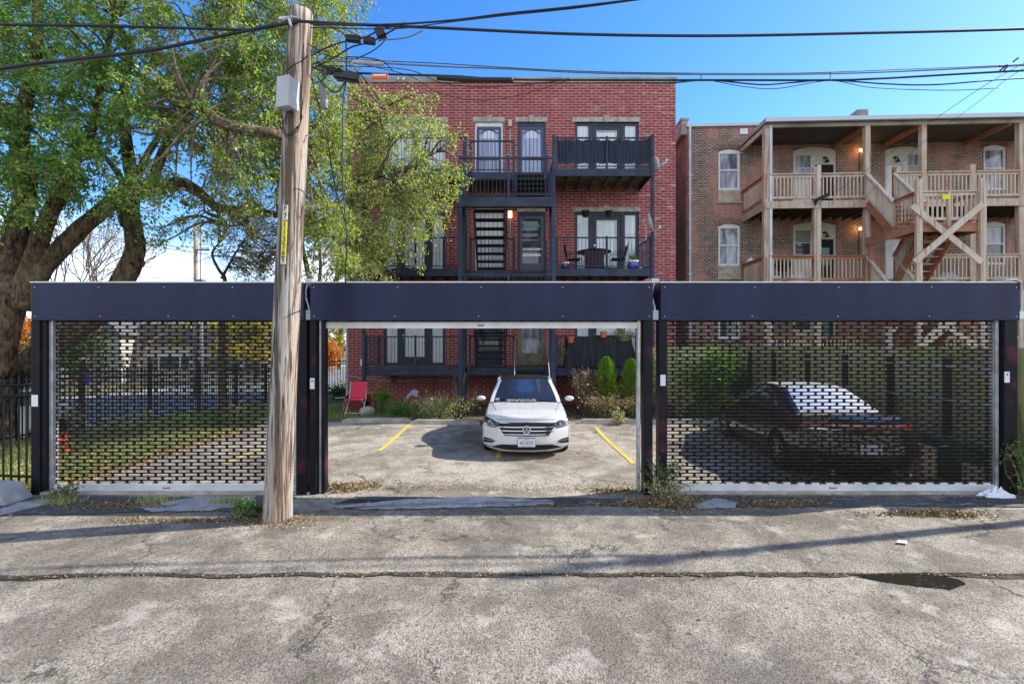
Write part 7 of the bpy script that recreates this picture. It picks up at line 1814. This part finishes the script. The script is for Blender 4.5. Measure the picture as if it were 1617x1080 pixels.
def conifer(label, px, pyb, pyt, wpx, Y, seed):
    r = random.Random(seed); x = PX(px, Y); z0, z1 = 0.0, PZ(pyt, Y); w_ = wpx / 2 / FPX * Y; t = thing('conifer', label, 'conifer shrub', (x, Y, 0), 'dwarf conifers'); lv = Leaves(seed)
    MB().tube([(x, Y, 0), (x, Y, z1 * .9)], [.04, .01], 6).build('stem', 'bark', t)
    for i in range(9000):
        u = r.random() ** .8; z = z0 + (z1 - z0) * u; a = r.uniform(0, 6.283); prof = (math.sin(math.pi * min(1, .12 + .88 * (1 - u))) ** .55) * (1 - u) ** .35 * 1.05
        rr = w_ * 1.15 * prof * (1 + .62 * noise.noise(Vector((math.cos(a) * 2.2, math.sin(a) * 2.2, z * 3.4 + seed))) + .5 * noise.noise(Vector((math.cos(a) * 5, math.sin(a) * 5, z * 9 + seed)))) * (r.uniform(.75, 1.03) if r.random() < .93 else r.uniform(1.0, 1.18)) + .01
        p = Vector((x + rr * math.cos(a), Y + rr * math.sin(a), z)); lv.leaf(p, Vector((math.cos(a), math.sin(a), 1.1)) + rv(r, .35), .07, .014)
    lv.build('needles', 'needle', t); return t
conifer('slim light green dwarf conifer nearer the white car', 958, 640, 565, 30, 14.6, 1); conifer('light green dwarf conifer beside the middle gate right post', 997, 640, 568, 30, 14.6, 2)
shrub('tall mauve brown leaved shrub right of the white car', (PX(920, 14.6), 14.6, 0), .55, 1.45, 1500, 'leaf_mauve', 3, .085, stems=26)
shrub('low mauve green shrub below the dwarf conifers', (PX(955, 13.9), 13.9, 0), .85, .62, 1800, 'leaf_mauve', 4, .07, stems=30, ry=.35)
shrub('low red green shrub at the right end of the bed', (PX(1002, 13.9), 13.9, 0), .55, .60, 1100, 'leaf_mauve', 5, .07, stems=24, ry=.35)
shrub('dark green base foliage between the two dwarf conifers', (PX(980, 14.4), 14.4, 0), .7, .55, 1200, 'leaf_dark', 6, .07, stems=24, ry=.3)
shrub('small pale weed sprouting over the wheel stop right of the car', (PX(978, 12.75), 12.75, 0), .38, .40, 180, 'leaf_pale', 7, .09, 'weed', 'weed', 12)
shrub('yellow green weed thicket in front of the left balcony', (PX(693, 13.6), 13.6, 0), 1.0, .62, 2600, 'leaf_pale', 8, .07, 'weed', 'weed', 60, ry=.45)
shrub('tall seeding weed stalk by the stair post', (PX(725, 14.1), 14.1, 0), .28, 1.35, 260, 'leaf_pale', 9, .05, 'weed', 'weed', 9)
shrub('brown dried weeds between the stairs and the white car', (PX(742, 14.3), 14.3, 0), .5, .9, 500, 'leaf_mauve', 10, .05, 'weed', 'weed', 20)
shrub('bushy green plant in the middle of the lawn edge', (PX(606, 14.9), 14.9, 0), .38, .80, 700, 'leaf_bright', 11, .09, stems=18)
shrub('yellowing sprig beside the left balcony post', (PX(592, 15.0), 15.0, 0), .22, 1.0, 220, 'leaf_yellow', 12, .08, 'weed', 'weed', 8)
shrub('low leafy weeds at the lawn edge behind the wheel stop', (PX(630, 14.2), 14.2, 0), .9, .35, 1300, 'leaf_bright', 13, .07, 'weed', 'weed', 50, ry=.4)
shrub('trailing vine hanging under the left balcony', (PX(622, 15.9), 15.9, .9), .30, .45, 240, 'leaf_dark', 14, .08, 'vine', 'vine', 10)
shrub('dark grass clump at the fence corner left of the chair', (PX(530, 18.5), 18.5, gz(PX(530, 18.5), 18.5)), .8, .5, 700, 'leaf_dark', 15, .12, stems=20)
shrub('large bright green shrub behind the left part of the right grille gate', (PX(1118, 13.8), 13.8, 0), 1.15, 2.15, 3600, 'leaf_bright', 16, .12, stems=46, ry=.7)
shrub('pale flowering weeds at the left of the right gate', (PX(1075, 13.7), 13.7, 0), .45, 1.2, 1300, 'leaf_pale', 17, .07, stems=26)
shrub('dark green shrub between the bright shrub and the board fence', (PX(1165, 15.4), 15.4, 0), .8, 1.7, 1600, 'leaf_dark', 18, .11, stems=26)
shrub('vine of yellow leaves climbing between the two gate posts', (PX(1036, 14.6), 14.6, 0), .22, 2.3, 900, 'leaf_pale', 19, .08, 'vine', 'vine', 14)
shrub('green shrub leaning in at the right edge by the last gate post', (PX(1625, 6.75), 6.75, 0), .34, .92, 900, 'leaf_bright', 20, .055, stems=22)
shrub('leafy weed clump growing at the foot of the posts between the gates', (PX(1047, 6.72), 6.72, 0), .36, .60, 620, 'leaf_dark', 21, .05, 'weed', 'weed', 26, ry=.12)
shrub('yellow green weed low in front of the posts between the gates', (PX(1050, 6.55), 6.55, 0.0), .42, .28, 500, 'leaf_pale', 22, .045, 'weed', 'weed', 30, ry=.14)
shrub('grass tuft at the foot of the utility pole', (PX(385, 5.95), 5.95, 0), .20, .20, 300, 'leaf_bright', 23, .06, 'weed', 'weed', 20, ry=.15)
shrub('small weed at the left foot of the utility pole', (PX(414, 6.0), 6.0, 0), .14, .14, 160, 'leaf_dark', 24, .05, 'weed', 'weed', 12)
shrub('dry weed below the left end of the left gate bar', (PX(103, 6.6), 6.6, 0), .26, .20, 260, 'leaf_olive', 25, .05, 'weed', 'weed', 16)
shrub('red flowering plant behind the left edge of the left gate', (PX(88, 8.7), 8.7, 0), .22, .55, 110, 'petal_red', 26, .10, 'flowering_plant', 'plant', 8)
for i, (px, Y, h, w_) in enumerate(((118, 11.3, .8, .25), (180, 11.2, .6, .3), (222, 11.0, .8, .25), (285, 11.6, .5, .3), (375, 12.2, .7, .3), (345, 12.6, .4, .3))):
    shrub(('seeding weed stalks', 'tall pale weed', 'pale seed headed weed', 'leafy green weed', 'bushy pale weed', 'low green weed')[i] + (' near the left post inside the left gate', ' below the iron fence second post', ' below the iron fence between its posts', ' beneath the sunlit pole', ' just left of the wooden pole', ' left of the pale bushy weed')[i], (PX(px, Y), Y, gz(PX(px, Y), Y)), w_, h, 200, ('leaf_pale', 'leaf_pale', 'leaf_pale', 'leaf_bright', 'leaf_pale', 'leaf_bright')[i], 60 + i, .08, 'weed', 'weed', 18)
# plants in pots
def potted(parent, c, rx, rz, n, mt, seed, ll):
    r = random.Random(seed); lv = Leaves(seed)
    for i in range(n):
        d = rv(r).normalized(); d.z = abs(d.z); p = c + Vector((d.x * rx * r.random(), d.y * rx * r.random(), d.z * rz * r.random())); lv.leaf(p, rv(r, .6) + Vector((d.x, d.y, .8)), ll * r.uniform(.6, 1.3), ll * .35)
    return lv.build('foliage', mt, parent)
potted(planter_t, planter_c + Vector((0, 0, .40)), .30, .50, 260, 'leaf_pale', 71, .14)
shrub('spiky plant rising from the large blue pot', (PX(1000, 15.7), 15.7, FL[1] + .28), .14, .30, 70, 'leaf_olive', 72, .09, 'potted_plant', 'plant', 7)
shrub('trailing pale foliage over the right part of the ground floor rail', (PX(985, 15.42), 15.42, FL[0] + .95), .75, .35, 700, 'leaf_pale', 73, .06, 'potted_plant', 'plant', 30, ry=.1)
shrub('climbing foliage at the right end of the ground floor balcony', (PX(1014, 15.3), 15.3, FL[0] + .3), .22, 1.1, 600, 'leaf_pale', 74, .07, 'potted_plant', 'plant', 16)
# --- lawn grass, ground cover and litter
def blades(name, label, region, n, h, mt, seed, kind='stuff', zf=gz, cat='grass'):
    r = random.Random(seed); v = []; f = []
    k = 0
    while k < n:
        x, y = region(r)
        if x is None: continue
        z = zf(x, y); a = r.uniform(0, 6.28); hh = h * r.uniform(.5, 1.3); w_ = .006 + .004 * r.random(); lx_, ly_ = r.gauss(0, .35) * hh, r.gauss(0, .35) * hh
        i = len(v); dx_, dy_ = w_ * math.cos(a), w_ * math.sin(a)
        v += [(x - dx_, y - dy_, z - .005), (x + dx_, y + dy_, z - .005), (x + lx_, y + ly_, z + hh)]; f.append((i, i + 1, i + 2)); k += 1
    me = bpy.data.meshes.new(name); me.from_pydata(v, [], f); me.materials.append(M[mt]); o = bpy.data.objects.new(name, me); COL.objects.link(o)
    return tag(o, label, cat, kind=kind)
def reg_left(r):
    x, y = r.uniform(-11.25, -6.6), r.uniform(6.9, 17.5) ; e = -7.15 - .35 * noise.noise(Vector((y * .8, 0, 0))) + r.gauss(0, .08)
    return (x, y) if x < e else (None, None)
blades('grass', 'rough green grass along the left side of the lot', reg_left, 21000, .11, 'grass_blade', 81)
blades('grass', 'shaded lawn grass before the left end of the red building', lambda r: (r.uniform(-8.5, -2.6), r.uniform(13.4, 16.8)), 12000, .09, 'grass_blade', 82)
blades('grass', 'grass strip outside the iron fence at the left edge', lambda r: (r.uniform(-12, -7.3), r.uniform(6.6, 7.9)), 7000, .08, 'grass_blade', 83)
def litter(name, label, region, n, mt, seed, ll=.05, zf=lambda x, y: 0.004, pile=0.0, cat='leaf litter'):
    r = random.Random(seed); lv = Leaves(seed); k = 0; t = 0
    while k < n and t < n * 20:
        t += 1; x, y, hh = region(r)
        if x is None: continue
        lv.leaf(Vector((x, y, zf(x, y) + r.random() * hh + .004)), Vector((r.gauss(0, 1), r.gauss(0, 1), r.gauss(0, .25 if hh < .02 else .5))), ll * r.uniform(.5, 1.3), ll * .5 * r.uniform(.5, 1.3)); k += 1
    o = lv.build(name, mt, None); return tag(o, label, cat, kind='stuff')
def pile(cpx, cpy, rx, ry, h):
    cx, cy = G(cpx, cpy)
    def f_(r):
        a, q = r.uniform(0, 6.28), r.random() ** .6; e = 1 + .3 * math.sin(a * 3 + cpx) + .35 * noise.noise(Vector((math.cos(a) * 3, math.sin(a) * 3, cpx)))
        if r.random() < .16: q = r.uniform(.9, 1.9)
        return cx + rx * q * math.cos(a) * e, cy + ry * q * math.sin(a) * e, h * max(0, 1 - q * q)
    return f_
litter('leaf_litter', 'brown heap of dead leaves around the posts between the gates', pile(1055, 796, .52, .16, .10), 4200, 'litter', 91, .045)
litter('leaf_litter', 'flat heap of dead brown leaves before the right gate', pile(1232, 796, .62, .09, .05), 3600, 'litter', 92, .042)
litter('leaf_litter', 'straw coloured heap of dead leaves at the right of the alley', pile(1475, 812, .55, .09, .05), 3000, 'litter', 93, .042)
litter('leaf_litter', 'brown debris trail before the left gate', pile(185, 800, .75, .16, .03), 2600, 'litter', 94, .04)
litter('leaf_litter', 'thin dark debris trail left of the utility pole', pile(290, 822, 1.0, .07, .02), 1200, 'litter', 95, .035)
litter('leaf_litter', 'dead leaves by the right post of the middle gate', pile(975, 777, .40, .10, .04), 1100, 'litter', 96, .045)
litter('leaf_litter', 'dead leaves by the left post of the middle gate', pile(540, 770, .5, .22, .03), 1400, 'litter', 97, .05)
litter('leaf_litter', 'loose brown line of leaves along the edge of the apron', lambda r: (r.uniform(-2.2, 2.0), 6.40 + r.gauss(0, .03), .012), 1500, 'litter', 98, .035)
litter('leaf_litter', 'fallen leaves scattered over the lot and alley', lambda r: (r.uniform(-7, 7.8), r.choice((r.uniform(.9, 6.4), r.uniform(6.2, 13))), .0), 900, 'fallen', 99, .04, zf=lambda x, y: .008 if y > edge_y(x) else -.026)
litter('leaf_litter', 'leaves caught along the gutter crack of the alley', lambda r: (lambda x: (x, edge_y(x) - abs(r.gauss(0, .03)), .01))(r.uniform(-5, 5.5)), 700, 'litter', 100, .035, zf=lambda x, y: -.04)
litter('leaf_litter', 'dead leaves and yellow leaf edge along the left side of the lot', lambda r: (-6.9 - .5 * r.random() + r.gauss(0, .15), r.uniform(7, 13), .03), 2600, 'fallen', 101, .05)
litter('leaf_litter', 'yellow and brown leaves lying over the grass left of the lot', lambda r: (r.uniform(-10.8, -7.1), r.uniform(7, 12), .06), 2600, 'fallen', 115, .05, zf=lambda x, y: gz(x, y) + .03)
litter('leaf_litter', 'leaf litter under the shrubs behind the wheel stops', lambda r: (r.uniform(-2, 7.5), r.uniform(13.3, 16), .03), 3000, 'litter', 102, .05)
litter('leaf_litter', 'pale leaves piled against the white car windscreen', lambda r: (.285 + r.uniform(-.42, .25), 8.92 + 1.16 + r.gauss(0, .03), .03), 260, 'litter_pale', 103, .035, zf=lambda x, y: 1.0)
blades('dry_grass', 'dry grass tufts sprouting from the debris before the left gate', lambda r: (r.choice((PX(105, 6.6), PX(255, 6.65), PX(330, 6.1))) + r.gauss(0, .12), 6.5 + r.gauss(0, .06)), 900, .09, 'leaf_pale', 104, zf=lambda x, y: 0, cat='dry grass')
litter('leaf_litter', 'dirt and leaf crumbs gathered round the foot of the utility pole', lambda r: (-3.05 + r.gauss(0, .30), 5.86 + r.gauss(0, .13), .015), 1500, 'litter', 111, .028)
litter('leaf_litter', 'brown leaf crumbs and dirt strewn along the open gate entrance', lambda r: (r.uniform(-2.7, 2.0), 7.0 + abs(r.gauss(0, .28)) + .12 * noise.noise(Vector((r.random() * 9, 0, 0))), .006), 2600, 'litter', 112, .026)
litter('leaf_litter', 'thin grit and leaf crumbs along the foot of the right gate', lambda r: (r.uniform(2.2, 7.6), 6.72 + r.gauss(0, .07), .006), 1300, 'litter', 113, .026, zf=lambda x, y: .016)
